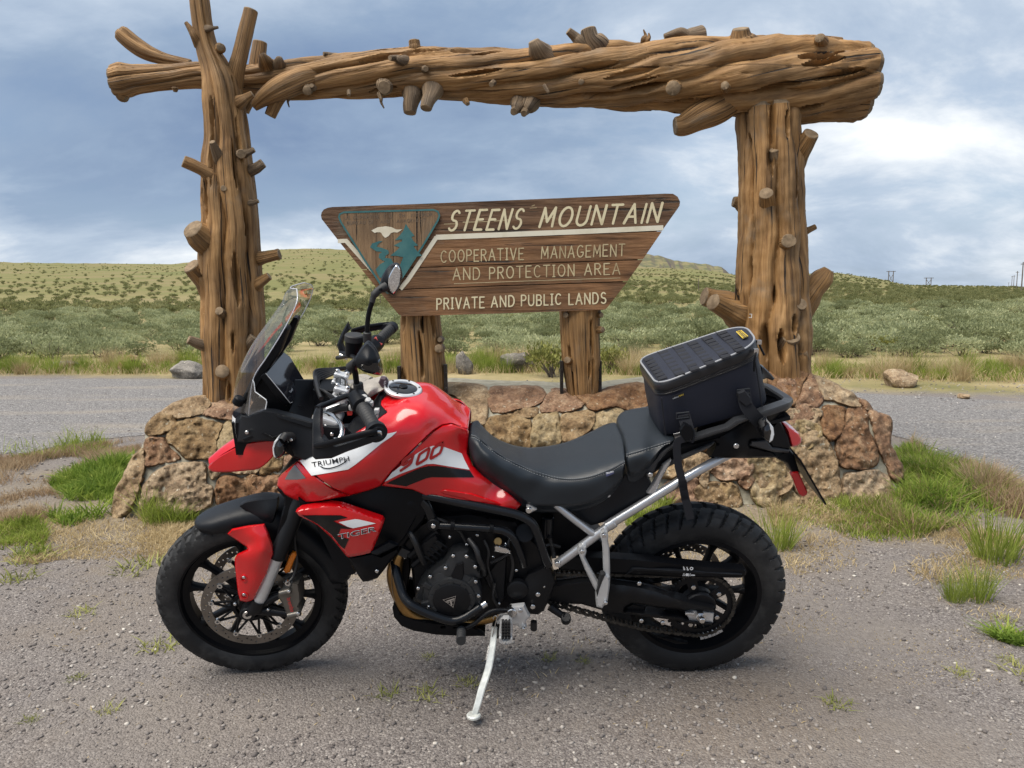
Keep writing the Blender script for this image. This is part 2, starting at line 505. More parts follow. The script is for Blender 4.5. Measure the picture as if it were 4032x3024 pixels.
def ground_material():
    m = bpy.data.materials.new('gravel and steppe soil'); m.use_nodes = True
    nt = m.node_tree; N = nt.nodes; L = nt.links; b = N['Principled BSDF']
    b.inputs['Roughness'].default_value = .92; b.inputs['Specular IOR Level'].default_value = .25
    tc = N.new('ShaderNodeTexCoord'); ob = tc.outputs['Object']
    def nz(scale, detail=5, rough=.6, loc=(0, 0, 0)):
        mp = N.new('ShaderNodeMapping'); mp.inputs['Location'].default_value = loc; L.new(ob, mp.inputs[0])
        n = N.new('ShaderNodeTexNoise'); n.inputs['Scale'].default_value = scale; n.inputs['Detail'].default_value = detail; n.inputs['Roughness'].default_value = rough
        L.new(mp.outputs[0], n.inputs[0]); return n.outputs['Fac']
    def ramp(f, stops):
        r = N.new('ShaderNodeValToRGB'); L.new(f, r.inputs[0]); el = r.color_ramp.elements
        for i, (p, c) in enumerate(stops):
            e = el[i] if i < 2 else el.new(p); e.position = p; e.color = (*c, 1)
        return r.outputs[0]
    def mixc(f, a, c):
        x = N.new('ShaderNodeMix'); x.data_type = 'RGBA'; L.new(f, x.inputs['Factor']); L.new(a, x.inputs['A']); L.new(c, x.inputs['B']); return x.outputs['Result']
    def mr(v, a, c, lo=0., hi=1.):
        x = N.new('ShaderNodeMapRange'); L.new(v, x.inputs[0]); x.inputs[1].default_value = a; x.inputs[2].default_value = c; x.inputs[3].default_value = lo; x.inputs[4].default_value = hi; return x.outputs[0]
    def mt(op, a, c):
        x = N.new('ShaderNodeMath'); x.operation = op
        for i, v in enumerate((a, c)):
            if isinstance(v, (int, float)): x.inputs[i].default_value = v
            else: L.new(v, x.inputs[i])
        return x.outputs[0]
    # crushed rock: small cells of differing tone over fines
    vo = N.new('ShaderNodeTexVoronoi'); vo.inputs['Scale'].default_value = 130; L.new(ob, vo.inputs[0])
    vo2 = N.new('ShaderNodeTexVoronoi'); vo2.inputs['Scale'].default_value = 300; L.new(ob, vo2.inputs[0])
    sepc = N.new('ShaderNodeSeparateColor'); L.new(vo.outputs['Color'], sepc.inputs[0])
    sepd = N.new('ShaderNodeSeparateColor'); L.new(vo2.outputs['Color'], sepd.inputs[0])
    cell = ramp(sepc.outputs[0], [(0., (.070, .060, .058)), (.5, (.165, .147, .139)), (.85, (.235, .212, .20)), (1., (.40, .37, .34))])
    cell2 = ramp(sepd.outputs[0], [(0., (.075, .064, .061)), (.6, (.170, .152, .143)), (1., (.31, .285, .262))])
    g = mixc(nz(9), cell2, cell)
    fines = ramp(nz(40, 6), [(.3, (.155, .136, .122)), (.7, (.235, .210, .188))])
    g = mixc(mr(nz(1.1, 7, .62), .46, .66), g, fines)
    warm = ramp(nz(60, 5), [(.3, (.135, .108, .084)), (.7, (.225, .185, .146))])
    g = mixc(mr(nz(.75, 6, .6, (4, 2, 0)), .50, .70, 0, .75), g, warm)
    tanp = ramp(nz(26, 6), [(.3, (.17, .13, .085)), (.7, (.30, .245, .16))])
    s = N.new('ShaderNodeSeparateXYZ'); L.new(ob, s.inputs[0])
    # straw litter round the stone base
    dx = mt('DIVIDE', s.outputs[0], 4.0); dy = mt('DIVIDE', mt('SUBTRACT', s.outputs[1], 4.9), 1.25)
    rr = mt('SQRT', mt('ADD', mt('MULTIPLY', dx, dx), mt('MULTIPLY', dy, dy)), 0)
    lit = mr(mt('ADD', rr, mt('MULTIPLY', mt('SUBTRACT', nz(1.3, 6, .7), .5), 2.2)), 1.15, .62, 0, .8)
    g = mixc(lit, g, tanp)
    # steppe beyond the road
    st = ramp(nz(.55, 6, .65), [(.35, (.165, .155, .062)), (.5, (.25, .21, .10)), (.66, (.36, .29, .16))])
    hill = ramp(nz(.05, 8, .68), [(.3, (.110, .120, .038)), (.46, (.155, .150, .052)), (.58, (.190, .160, .070)), (.70, (.205, .165, .085))])
    d2 = mt('ADD', s.outputs[1], mt('MULTIPLY', s.outputs[0], .26))
    far = mixc(mr(s.outputs[1], 40, 90), st, hill)
    nearfar = mr(mt('ADD', d2, mt('MULTIPLY', nz(2.2, 5), 1.2)), 11.2, 11.9)
    col = mixc(nearfar, g, far)
    L.new(col, b.inputs['Base Color'])
    bp = N.new('ShaderNodeBump'); bp.inputs['Strength'].default_value = .9; bp.inputs['Distance'].default_value = .006
    h = mt('ADD', mt('MULTIPLY', vo.outputs['Distance'], -1.0), mt('MULTIPLY', nz(160, 3), .8))
    L.new(h, bp.inputs['Height']); L.new(bp.outputs[0], b.inputs['Normal'])
    return m

def build_ground():
    rad = [0.0] + [1.5 + i * .5 for i in range(26)] + list(np.geomspace(16, D_RIDGE, 60)) + [D_RIDGE * 1.04, D_RIDGE * 1.3, 1200, 2500, 5500]
    na = 300; V = [(0, 0, 0)]; F = []
    # denser sectors ahead of the camera
    az = list(np.linspace(-.75, .75, 220)) + list(np.linspace(.78, 2 * pi - .78, 60))
    na = len(az)
    for r in rad[1:]:
        for a in az:
            x, y = r * sin(a), r * cos(a)
            a_ = (a + pi) % (2 * pi) - pi
            V.append((x, y, tz(x, y) if abs(a_) < 1.3 else (tz(r * sin(1.25 * np.sign(a_)), r * cos(1.25)) * 1.0 if r > 16 else 0)))
    for j in range(na): F.append((0, 1 + j, 1 + (j + 1) % na))
    for i in range(len(rad) - 2):
        for j in range(na):
            a = 1 + i * na; F.append((a + j, a + na + j, a + na + (j + 1) % na, a + (j + 1) % na))
    mb = MB(); mb.add(V, F); o = mb.obj('ground', ground_material()); o['kind'] = 'structure'
build_ground()

# grey gravel road looping behind the monument
def road():
    far = [on_ground(x, y) for x, y in ((-2600, 1492), (-900, 1494), (0, 1493), (800, 1493), (1500, 1497), (2200, 1507), (2900, 1525), (3373, 1549), (4026, 1583), (4900, 1640))]
    near = [on_ground(x, y) for x, y in ((-2600, 1990), (-800, 1880), (0, 1795), (300, 1745), (560, 1712), (900, 1690), (2000, 1672), (2900, 1668), (3511, 1705), (3750, 1790), (4026, 1895), (4700, 2250))]
    fa = spline(far, 14); ne = spline(near, 14); n = 150
    def rs(p):
        L = [0]
        for a, b in zip(p, p[1:]): L.append(L[-1] + np.linalg.norm(b - a))
        out = []
        for s in np.linspace(0, L[-1], n):
            j = min(len(p) - 2, max(0, int(np.searchsorted(L, s)) - 1)); t = (s - L[j]) / (L[j + 1] - L[j] + 1e-9); out.append(p[j] + (p[j + 1] - p[j]) * t)
        return out
    fa, ne = rs(fa), rs(ne); V = []; F = []
    rj = random.Random(4)
    for k, (a, b) in enumerate(zip(fa, ne)):
        wa = noise.noise(Vector((k * .35, 1, 0))) * .10; wb = noise.noise(Vector((k * .4, 7, 0))) * .30 + rj.uniform(-.05, .05)
        V += [(a[0], a[1] + wa, .004), ((a[0] * .6 + b[0] * .4), a[1] * .6 + b[1] * .4, .006), ((a[0] * .3 + b[0] * .7), a[1] * .3 + b[1] * .7, .006), (b[0], b[1] + wb, .004)]
    for k in range(n - 1):
        for j in range(3): F.append((k * 4 + j, k * 4 + 4 + j, k * 4 + 5 + j, k * 4 + 1 + j))
    mb = MB(); mb.add(V, F)
    m = bpy.data.materials.new('grey road gravel'); m.use_nodes = True
    nt = m.node_tree; N = nt.nodes; L = nt.links; b = N['Principled BSDF']; b.inputs['Roughness'].default_value = .9; b.inputs['Specular IOR Level'].default_value = .3
    tc = N.new('ShaderNodeTexCoord')
    vo = N.new('ShaderNodeTexVoronoi'); vo.inputs['Scale'].default_value = 70; L.new(tc.outputs['Object'], vo.inputs[0])
    sc = N.new('ShaderNodeSeparateColor'); L.new(vo.outputs['Color'], sc.inputs[0])
    r = N.new('ShaderNodeValToRGB'); L.new(sc.outputs[0], r.inputs[0])
    for i, (p, c) in enumerate([(0, (.092, .088, .088)), (.5, (.180, .172, .168)), (.9, (.240, .230, .224)), (1, (.360, .344, .328))]):
        e = r.color_ramp.elements[i] if i < 2 else r.color_ramp.elements.new(p); e.position = p; e.color = (*c, 1)
    mp = N.new('ShaderNodeMapping'); mp.inputs['Scale'].default_value = (.35, 1.6, 1); L.new(tc.outputs['Object'], mp.inputs[0])
    n2 = N.new('ShaderNodeTexNoise'); n2.inputs['Scale'].default_value = 1.1; n2.inputs['Detail'].default_value = 6; L.new(mp.outputs[0], n2.inputs[0])
    mr = N.new('ShaderNodeMapRange'); L.new(n2.outputs[0], mr.inputs[0]); mr.inputs[1].default_value = .52; mr.inputs[2].default_value = .70; mr.inputs[4].default_value = .55
    x = N.new('ShaderNodeMix'); x.data_type = 'RGBA'; L.new(mr.outputs[0], x.inputs['Factor']); L.new(r.outputs[0], x.inputs['A']); x.inputs['B'].default_value = (.30, .262, .21, 1)
    L.new(x.outputs['Result'], b.inputs['Base Color'])
    bp = N.new('ShaderNodeBump'); bp.inputs['Strength'].default_value = .9; bp.inputs['Distance'].default_value = .012; bp.invert = True
    L.new(vo.outputs['Distance'], bp.inputs['Height']); L.new(bp.outputs[0], b.inputs['Normal'])
    o = mb.obj('road', m); o['kind'] = 'structure'
road()

# flat-topped butte behind the sign, with a dark rim of rock
def butte():
    prof = [(1700, 1062), (2000, 1020), (2250, 1000), (2450, 988), (2543, 997), (2600, 1006), (2640, 1018), (2700, 1030), (2751, 1036), (2800, 1041), (2853, 1052), (2870, 1068), (2889, 1086), (2960, 1110), (3100, 1125)]
    D0 = 760.0; V = []; F = []; n = 90; m = 16
    for i in range(n):
        px = 1700 + (3100 - 1700) * i / (n - 1); py = np.interp(px, [p[0] for p in prof], [p[1] for p in prof])
        q = at_y(px, py, D0); ztop = q[2] + noise.noise(Vector((i * .6, 0, 0))) * 1.2
        for j in range(m):
            t = j / (m - 1)
            if t < .35: z = ztop - .012 * (1 - t) * 0; yy = D0 + 150 * (.35 - t) / .35
            else:
                u = (t - .35) / .65; cl = .33 if px > 2500 else .15
                z = ztop * (1 - cl * min(1, u / .12)) * (1 - max(0, (u - .12) / .88) * 1.0) + (2.0 * noise.noise(Vector((i * .5, j * .7, 2))) if 0 < u < 1 else 0); yy = D0 - 260 * u - 20 * noise.noise(Vector((i * .3, j * .4, 5))) * u
            V.append((q[0] * yy / D0 if t >= .35 else q[0], yy, max(z, -2)))
    for i in range(n - 1):
        for j in range(m - 1): F.append((i * m + j, i * m + m + j, i * m + m + j + 1, i * m + j + 1))
    mb = MB(); mb.add(V, F)
    mm = mat('butte scrub and rim rock', (.19, .165, .075), .95, col2=(.085, .095, .045), vscale=.12, detail=8, pos=(.42, .60))
    nt = mm.node_tree; N = nt.nodes; L = nt.links; bs = N['Principled BSDF']
    ge = N.new('ShaderNodeNewGeometry'); sp = N.new('ShaderNodeSeparateXYZ'); L.new(ge.outputs['True Normal'], sp.inputs[0])
    mr = N.new('ShaderNodeMapRange'); L.new(sp.outputs[2], mr.inputs[0]); mr.inputs[1].default_value = .975; mr.inputs[2].default_value = .86
    x = N.new('ShaderNodeMix'); x.data_type = 'RGBA'; L.new(mr.outputs[0], x.inputs['Factor'])
    src = bs.inputs['Base Color'].links[0].from_socket; L.new(src, x.inputs['A']); x.inputs['B'].default_value = (.075, .060, .052, 1); L.new(x.outputs['Result'], bs.inputs['Base Color'])
    o = mb.obj('butte', mm); o['kind'] = 'structure'
butte()
# ================================================================== stone plinth
def stone_mat(name, c1, c2, c3, sc=9.):
    m = bpy.data.materials.new(name); m.use_nodes = True
    nt = m.node_tree; N = nt.nodes; L = nt.links; b = N['Principled BSDF']; b.inputs['Roughness'].default_value = .9; b.inputs['Specular IOR Level'].default_value = .25
    tc = N.new('ShaderNodeTexCoord'); oi = N.new('ShaderNodeObjectInfo')
    def nz(s, d=7, r=.65, ds=0):
        n = N.new('ShaderNodeTexNoise'); n.noise_dimensions = '4D'; n.inputs['Scale'].default_value = s; n.inputs['Detail'].default_value = d; n.inputs['Roughness'].default_value = r; n.inputs['Distortion'].default_value = ds
        L.new(tc.outputs['Object'], n.inputs[0]); mu = N.new('ShaderNodeMath'); mu.operation = 'MULTIPLY'; mu.inputs[1].default_value = 30; L.new(oi.outputs['Random'], mu.inputs[0]); L.new(mu.outputs[0], n.inputs['W']); return n.outputs['Fac']
    def ramp(f, st):
        r = N.new('ShaderNodeValToRGB'); L.new(f, r.inputs[0])
        for i, (p, c) in enumerate(st):
            e = r.color_ramp.elements[i] if i < 2 else r.color_ramp.elements.new(p); e.position = p; e.color = (*c, 1)
        return r.outputs[0]
    def mixc(f, a, c):
        x = N.new('ShaderNodeMix'); x.data_type = 'RGBA'; L.new(f, x.inputs['Factor']); L.new(a, x.inputs['A'])
        if isinstance(c, tuple): x.inputs['B'].default_value = (*c, 1)
        else: L.new(c, x.inputs['B'])
        return x.outputs['Result']
    def mr(v, a, c, lo=0., hi=1.):
        x = N.new('ShaderNodeMapRange'); L.new(v, x.inputs[0]); x.inputs[1].default_value = a; x.inputs[2].default_value = c; x.inputs[3].default_value = lo; x.inputs[4].default_value = hi; return x.outputs[0]
    base = ramp(nz(sc, 8, .68, .3), [(.30, c1), (.48, c2), (.66, c3)])
    fine = ramp(nz(70, 5, .7), [(.32, (.42, .40, .38)), (.60, (1.2, 1.17, 1.1))])
    mul = N.new('ShaderNodeMix'); mul.data_type = 'RGBA'; mul.blend_type = 'MULTIPLY'; mul.inputs['Factor'].default_value = .85
    L.new(base, mul.inputs['A']); L.new(fine, mul.inputs['B']); col = mul.outputs['Result']
    col = mixc(mr(nz(34, 4, .6), .62, .70), col, (.52, .47, .36))           # pale crustose lichen
    col = mixc(mr(nz(16, 3, .55), .72, .78, 0, .7), col, (.36, .17, .02))   # orange lichen
    hs = N.new('ShaderNodeHueSaturation'); hs.inputs['Hue'].default_value = .5; L.new(mr(oi.outputs['Random'], 0, 1, .78, 1.22), hs.inputs['Value']); L.new(mr(oi.outputs['Random'], 0, 1, 1.15, .85), hs.inputs['Saturation']); L.new(col, hs.inputs['Color'])
    L.new(hs.outputs[0], b.inputs['Base Color'])
    bp = N.new('ShaderNodeBump'); bp.inputs['Strength'].default_value = 1.0; bp.inputs['Distance'].default_value = .035
    L.new(nz(26, 9, .7, .4), bp.inputs['Height']); L.new(bp.outputs[0], b.inputs['Normal'])
    return m
M_STONE = [stone_mat('tan rhyolite', (.105, .066, .038), (.265, .185, .108), (.42, .325, .21)),
           stone_mat('red brown rhyolite', (.092, .050, .032), (.235, .138, .083), (.37, .255, .165)),
           stone_mat('pale weathered rhyolite', (.145, .10, .056), (.31, .24, .142), (.45, .375, .255))]
M_MORTAR = mat('old lime mortar', (.22, .205, .155), .95, col2=(.33, .31, .245), vscale=14, bump=.8, bscale=55, detail=7)
M_CORE = M_MORTAR

mono_ctrl = [(443, 2034, 4.55), (1000, 2042, 4.50), (1500, 2035, 4.52), (2000, 2000, 4.60), (2720, 1985, 4.66), (3300, 1975, 4.68), (3525, 1962, 4.76), (520, 1803, 4.74), (570, 1695, 4.84), (686, 1588, 5.0), (812, 1567, 5.12), (912, 1570, 5.12), (1000, 1560, 5.15),
             (758, 1646, 4.86), (900, 1780, 4.66), (1300, 1640, 4.95), (1300, 1540, 5.3), (1763, 1512, 5.45), (2107, 1525, 5.42), (2541, 1510, 5.42), (1900, 1640, 4.96), (2107, 1617, 4.98), (2400, 1610, 4.98), (2107, 1757, 4.80), (2400, 1757, 4.80), (1500, 1760, 4.78),
             (2800, 1470, 5.4), (3028, 1450, 5.40), (3100, 1437, 5.45), (3261, 1500, 5.33), (3387, 1595, 5.2), (3507, 1645, 5.2), (3554, 1853, 5.02), (3375, 1736, 4.90), (3168, 1781, 4.82), (3303, 1940, 4.72), (3060, 1600, 5.0), (2800, 1650, 4.92), (2750, 1850, 4.76)]
MONO = TPS(mono_ctrl, 1e-3)
plinth = thing('stone_plinth', 'mortared red brown fieldstone plinth under the timber sign', 'stone wall')
out_poly = zp('S', [(985, 975), (1000, 770), (1060, 640), (1100, 560), (1150, 450), (1215, 365), (1250, 290), (1262, 215), (1300, 140), (1365, 70), (1440, 20)]) + zp('A', [(60, 1392), (130, 1335), (190, 1300), (280, 1268), (350, 1258), (470, 1254), (600, 1258), (700, 1262), (900, 1230), (1300, 1210), (1900, 1190), (2300, 1165)]) \
    + zp('G', [(140, 258), (400, 276), (700, 288), (920, 288), (1130, 306), (1300, 330), (1460, 325), (1600, 290), (1860, 258)]) + [(2640, 1505), (2800, 1478), (2950, 1462)] + zp('R', [(60, 1188), (215, 1152), (370, 1203), (450, 1252), (560, 1288), (660, 1338), (760, 1392), (850, 1450), (910, 1510)]) \
    + zp('T', [(900, 40), (980, 78), (1052, 100), (1060, 190), (1042, 310), (1100, 430), (1158, 560), (1115, 680), (1090, 800)]) + [(3300, 1985), (2720, 1995), (2000, 2012), (1500, 2045), (1000, 2052), (700, 2050)]
def mort(x, y): return MONO(x, y) + .020 + .012 * noise.noise(Vector((x * .03, y * .03, 1.7))) + .006 * noise.noise(Vector((x * .11, y * .11, 4.)))
mb = MB(); panel(mb, [p[:2] for p in inset([q[:2] for q in out_poly], 5)], mort, .55, 20, None, 0, M=at_y)
mb.obj('mortar', M_MORTAR, plinth, sharp=70)
STONES = [('R', 1, [(62, 1330), (58, 1200), (215, 1153), (370, 1203), (385, 1235), (335, 1330), (315, 1410), (262, 1490), (180, 1450), (110, 1400)]),
          ('R', 1, [(352, 1340), (400, 1232), (455, 1290), (505, 1400), (508, 1462), (440, 1538), (360, 1550), (282, 1505), (320, 1420)]),
          ('R', 0, [(468, 1252), (560, 1288), (660, 1338), (760, 1393), (805, 1440), (835, 1495), (780, 1498), (690, 1478), (600, 1448), (522, 1436), (492, 1380), (470, 1310)]),
          ('R', 1, [(838, 1446), (880, 1462), (915, 1500), (925, 1545), (870, 1522), (848, 1490)]),
          ('R', 0, [(-160, 1380), (-60, 1250), (40, 1205), (48, 1340), (100, 1410), (230, 1490), (150, 1540), (0, 1560), (-140, 1500)]),
          ('T', 0, [(180, 20), (430, 30), (438, 128), (428, 198), (330, 205), (225, 130), (130, 110)]),
          ('T', 1, [(462, 8), (560, 0), (648, 18), (642, 80), (648, 160), (608, 240), (540, 298), (482, 262), (452, 190), (455, 80)]),
          ('T', 1, [(682, 18), (800, -2), (838, 60), (850, 170), (900, 290), (946, 420), (930, 500), (880, 538), (800, 548), (642, 530), (602, 440), (574, 330), (602, 252), (652, 180), (672, 80)]),
          ('T', 1, [(868, 30), (980, 78), (1052, 100), (1060, 190), (1042, 310), (1100, 430), (1157, 560), (1112, 668), (1062, 620), (1012, 520), (962, 400), (912, 260), (884, 120)]),
          ('T', 0, [(652, 602), (760, 580), (900, 560), (988, 580), (1048, 640), (1080, 780), (1060, 835), (900, 850), (660, 850), (642, 720)]),
          ('T', 0, [(170, 260), (300, 215), (430, 232), (502, 302), (555, 400), (592, 500), (602, 620), (630, 720), (610, 850), (300, 860), (200, 700), (150, 480)]),
          ('T', 2, [(-160, 330), (20, 250), (150, 265), (130, 480), (185, 710), (280, 855), (0, 870), (-140, 820), (-190, 600)]),
          ('E', 0, [(1182, 60), (1240, 8), (1400, 0), (1530, 20), (1580, 110), (1592, 205), (1470, 222), (1290, 196), (1210, 150)]),
          ('F', 1, [(1110, 1432), (1250, 1350), (1420, 1340), (1478, 1400), (1440, 1488), (1300, 1528), (1180, 1518), (1122, 1480)]),
          ('F', 1, [(1350, 1530), (1400, 1482), (1460, 1490), (1482, 1540), (1432, 1600), (1370, 1582)]),
          ('F', 0, [(1008, 1500), (1078, 1452), (1090, 1520), (1070, 1592), (1020, 1572)]),
          ('F', 1, [(700, 1560), (880, 1500), (990, 1520), (1000, 1600), (1100, 1640), (1110, 1740), (900, 1780), (720, 1700)]),
          ('F', 0, [(1125, 1610), (1260, 1542), (1340, 1610), (1330, 1700), (1130, 1700)]),
          ('F', 0, [(1510, 1560), (1560, 1360), (1680, 1300), (1800, 1320), (1850, 1500), (1760, 1640), (1530, 1680)]),
          ('F', 2, [(1700, 1080), (1900, 1010), (2060, 1060), (2060, 1180), (1900, 1290), (1720, 1270)]),
          ('F', 1, [(1640, 700), (1830, 650), (1870, 820), (2010, 900), (1980, 1000), (1760, 1050), (1660, 960)]),
          ('G', 0, [(448, 602), (620, 522), (838, 552), (868, 650), (860, 800), (700, 800), (540, 740)]),
          ('G', 2, [(882, 560), (960, 502), (1090, 500), (1110, 560), (1132, 742), (1000, 800), (882, 800)]),
          ('G', 0, [(1130, 542), (1250, 492), (1390, 482), (1420, 540), (1388, 645), (1250, 730), (1150, 745)]),
          ('G', 2, [(1432, 502), (1560, 462), (1662, 480), (1660, 640), (1500, 700), (1420, 670), (1402, 610)]),
          ('G', 0, [(140, 258), (400, 276), (500, 330), (486, 400), (476, 560), (430, 600), (330, 560), (290, 430), (200, 350), (60, 330)]),
          ('G', 1, [(510, 296), (700, 288), (920, 288), (990, 330), (940, 420), (760, 470), (560, 500), (494, 440)]),
          ('G', 1, [(960, 422), (1010, 340), (1120, 308), (1250, 336), (1330, 420), (1250, 472), (1130, 490), (962, 490)]),
          ('G', 1, [(1262, 340), (1450, 326), (1600, 292), (1860, 260), (1885, 440), (1700, 470), (1600, 442), (1400, 472), (1342, 420)]),
          ('G', 0, [(650, 490), (760, 476), (912, 450), (916, 522), (840, 540), (690, 522)]),
          ('G', 0, [(180, 620), (330, 590), (440, 640), (540, 760), (680, 830), (640, 1000), (300, 900), (150, 760)]),
          ('G', 2, [(700, 830), (860, 820), (1080, 810), (1120, 980), (900, 1060), (700, 1000)]),
          ('G', 1, [(1140, 780), (1380, 700), (1600, 720), (1640, 960), (1300, 1040), (1150, 980)]),
          ('S', 0, [(985, 985), (1000, 770), (1060, 640), (1100, 562), (1150, 452), (1238, 372), (1258, 420), (1258, 540), (1218, 680), (1158, 850), (1100, 935)]),
          ('S', 1, [(1270, 292), (1400, 280), (1440, 322), (1558, 432), (1558, 468), (1480, 490), (1380, 500), (1272, 522), (1262, 440)]),
          ('S', 0, [(1266, 220), (1300, 142), (1370, 72), (1470, 68), (1540, 128), (1520, 188), (1420, 238), (1300, 252)]),
          ('S', 0, [(1482, 192), (1560, 132), (1680, 102), (1760, 112), (1900, 140), (1928, 180), (1888, 300), (1870, 430), (1740, 458), (1620, 450), (1522, 350), (1442, 282)]),
          ('S', 0, [(1242, 720), (1292, 640), (1362, 572), (1520, 502), (1760, 492), (1790, 562), (1800, 660), (1850, 722), (1842, 830), (1760, 900), (1560, 960), (1300, 985), (1205, 930)]),
          ('S', 2, [(1892, 330), (1932, 200), (1992, 112), (2052, 108), (2120, 150), (2160, 320), (2080, 400), (1900, 422)]),
          ('A', 0, [(10, 1440), (60, 1392), (130, 1335), (190, 1300), (280, 1268), (350, 1258), (470, 1254), (500, 1320), (420, 1400), (220, 1425), (160, 1400)]),
          ('A', 1, [(490, 1255), (600, 1258), (700, 1262), (880, 1235), (900, 1360), (720, 1440), (590, 1430), (450, 1395), (515, 1320)]),
          ('A', 1, [(1000, 1230), (1300, 1212), (1420, 1300), (1380, 1440), (1200, 1440), (1000, 1380)]),
          ('S', 1, [(1902, 642), (1960, 602), (2100, 622), (2250, 600), (2280, 800), (2050, 900), (1902, 870), (1882, 742)]),
          ('C', 1, [(880, -20), (1080, -60), (1400, -80), (1420, 120), (1100, 180), (900, 160)]),
          ('S', 0, [(1830, 520), (1900, 450), (2090, 420), (2260, 440), (2250, 570), (2090, 590), (1950, 570), (1850, 640)])]
# stones of the stretches that the motorcycle covers: grown outwards until they meet their neighbours
_op = [p[:2] for p in inset([q[:2] for q in out_poly], 14)]; _done = [[p[:2] for p in zp(w, q)] for w, k_, q in STONES]; _rs = random.Random(12)
for gy in range(1560, 2040, 88):
    for gx in range(480, 3560, 118):
        x, y = gx + _rs.uniform(-30, 30) + (59 if (gy // 88) % 2 else 0), gy + _rs.uniform(-18, 18)
        hit = lambda a, b: not poly_inside(a, b, _op) or any(poly_inside(a, b, q) for q in _done)
        if any(hit(x + 24 * cos(t), y + 24 * sin(t)) for t in np.arange(0, 6.3, 1.05)): continue
        pl_ = []
        for t in np.linspace(0, 2 * pi, 12, endpoint=False):
            r_ = 24; mx = _rs.uniform(58, 76)
            while r_ < mx and not hit(x + (r_ + 9) * cos(t), y + (r_ + 9) * sin(t) * .8): r_ += 5
            pl_.append((x + r_ * cos(t), y + r_ * sin(t) * .8))
        _done.append(pl_); STONES.append(('P', _rs.choice((0, 0, 1, 1, 2)), pl_))
for k, (w, kind, pts) in enumerate(STONES):
    q = zp(w, pts); sd = k * 13.7
    poly = [tuple(p) for p in spline([np.array(p[:2]) for p in q], 4, True)]
    cxs = sum(p[0] for p in poly) / len(poly); cys = sum(p[1] for p in poly) / len(poly)
    poly = [(x + 5 * noise.noise(Vector((x * .04, y * .04, sd))) , y + 5 * noise.noise(Vector((x * .04, y * .04, sd + 9)))) for x, y in poly]
    def sf(x, y, sd=sd): return MONO(x, y) - .024 - .040 * noise.noise(Vector((x * .013, y * .013, sd))) - .034 * noise.noise(Vector((x * .035, y * .035, sd))) - .018 * noise.noise(Vector((x * .085, y * .085, sd))) - .009 * noise.noise(Vector((x * .2, y * .2, sd)))
    mb = MB(); panel(mb, inset(poly, -5), sf, .10, 7.5, 6, .042, M=at_y)
    mb.obj('stone', M_STONE[kind], plinth, sharp=75)

# ================================================================== weathered juniper logs
def wood_mat(name, dark, mid, light, grain=1.0):
    m = bpy.data.materials.new(name); m.use_nodes = True
    nt = m.node_tree; N = nt.nodes; L = nt.links; b = N['Principled BSDF']; b.inputs['Roughness'].default_value = .62; b.inputs['Specular IOR Level'].default_value = .35
    uv = N.new('ShaderNodeTexCoord')
    def nz(sx, sy, d=6, r=.6, ds=.3):
        mp = N.new('ShaderNodeMapping'); mp.inputs['Scale'].default_value = (sx, sy, 1); L.new(uv.outputs['UV'], mp.inputs[0])
        n = N.new('ShaderNodeTexNoise'); n.inputs['Scale'].default_value = 1; n.inputs['Detail'].default_value = d; n.inputs['Roughness'].default_value = r; n.inputs['Distortion'].default_value = ds
        L.new(mp.outputs[0], n.inputs[0]); return n.outputs['Fac']
    r = N.new('ShaderNodeValToRGB'); L.new(nz(46, 2.0, 8, .72), r.inputs[0])
    for i, (p, c) in enumerate([(.32, dark), (.47, mid), (.64, light)]):
        e = r.color_ramp.elements[i] if i < 2 else r.color_ramp.elements.new(p); e.position = p; e.color = (*c, 1)
    r2 = N.new('ShaderNodeValToRGB'); L.new(nz(5, 2.0, 4, .55), r2.inputs[0])
    r2.color_ramp.elements[0].position = .32; r2.color_ramp.elements[0].color = (.60, .58, .56, 1); r2.color_ramp.elements[1].position = .66; r2.color_ramp.elements[1].color = (1.26, 1.18, 1.06, 1)
    mu = N.new('ShaderNodeMix'); mu.data_type = 'RGBA'; mu.blend_type = 'MULTIPLY'; mu.inputs['Factor'].default_value = 1
    L.new(r.outputs[0], mu.inputs['A']); L.new(r2.outputs[0], mu.inputs['B'])
    # grey weathered patches
    mr = N.new('ShaderNodeMapRange'); L.new(nz(7, 3.5, 5, .6), mr.inputs[0]); mr.inputs[1].default_value = .56; mr.inputs[2].default_value = .70; mr.inputs[4].default_value = .55
    x = N.new('ShaderNodeMix'); x.data_type = 'RGBA'; L.new(mr.outputs[0], x.inputs['Factor']); L.new(mu.outputs['Result'], x.inputs['A']); x.inputs['B'].default_value = (.155, .120, .082, 1)
    # drying checks
    ck = N.new('ShaderNodeMapRange'); L.new(nz(60, 1.1, 3, .5, .6), ck.inputs[0]); ck.inputs[1].default_value = .375; ck.inputs[2].default_value = .34
    x2 = N.new('ShaderNodeMix'); x2.data_type = 'RGBA'; L.new(ck.outputs[0], x2.inputs['Factor']); L.new(x.outputs['Result'], x2.inputs['A']); x2.inputs['B'].default_value = (.03, .02, .013, 1)
    L.new(x2.outputs['Result'], b.inputs['Base Color'])
    bp = N.new('ShaderNodeBump'); bp.inputs['Strength'].default_value = 1.0; bp.inputs['Distance'].default_value = .012
    mt = N.new('ShaderNodeMath'); mt.operation = 'SUBTRACT'; L.new(nz(38, 2.2), mt.inputs[0]); L.new(ck.outputs[0], mt.inputs[1])
    L.new(mt.outputs[0], bp.inputs['Height']); L.new(bp.outputs[0], b.inputs['Normal'])
    return m
M_LOG = wood_mat('weathered juniper', (.088, .042, .015), (.235, .135, .053), (.36, .225, .105))
M_CUT = mat('sawn juniper end', (.14, .098, .058), .85, col2=(.25, .18, .11), vscale=24, bump=.3, bscale=60)
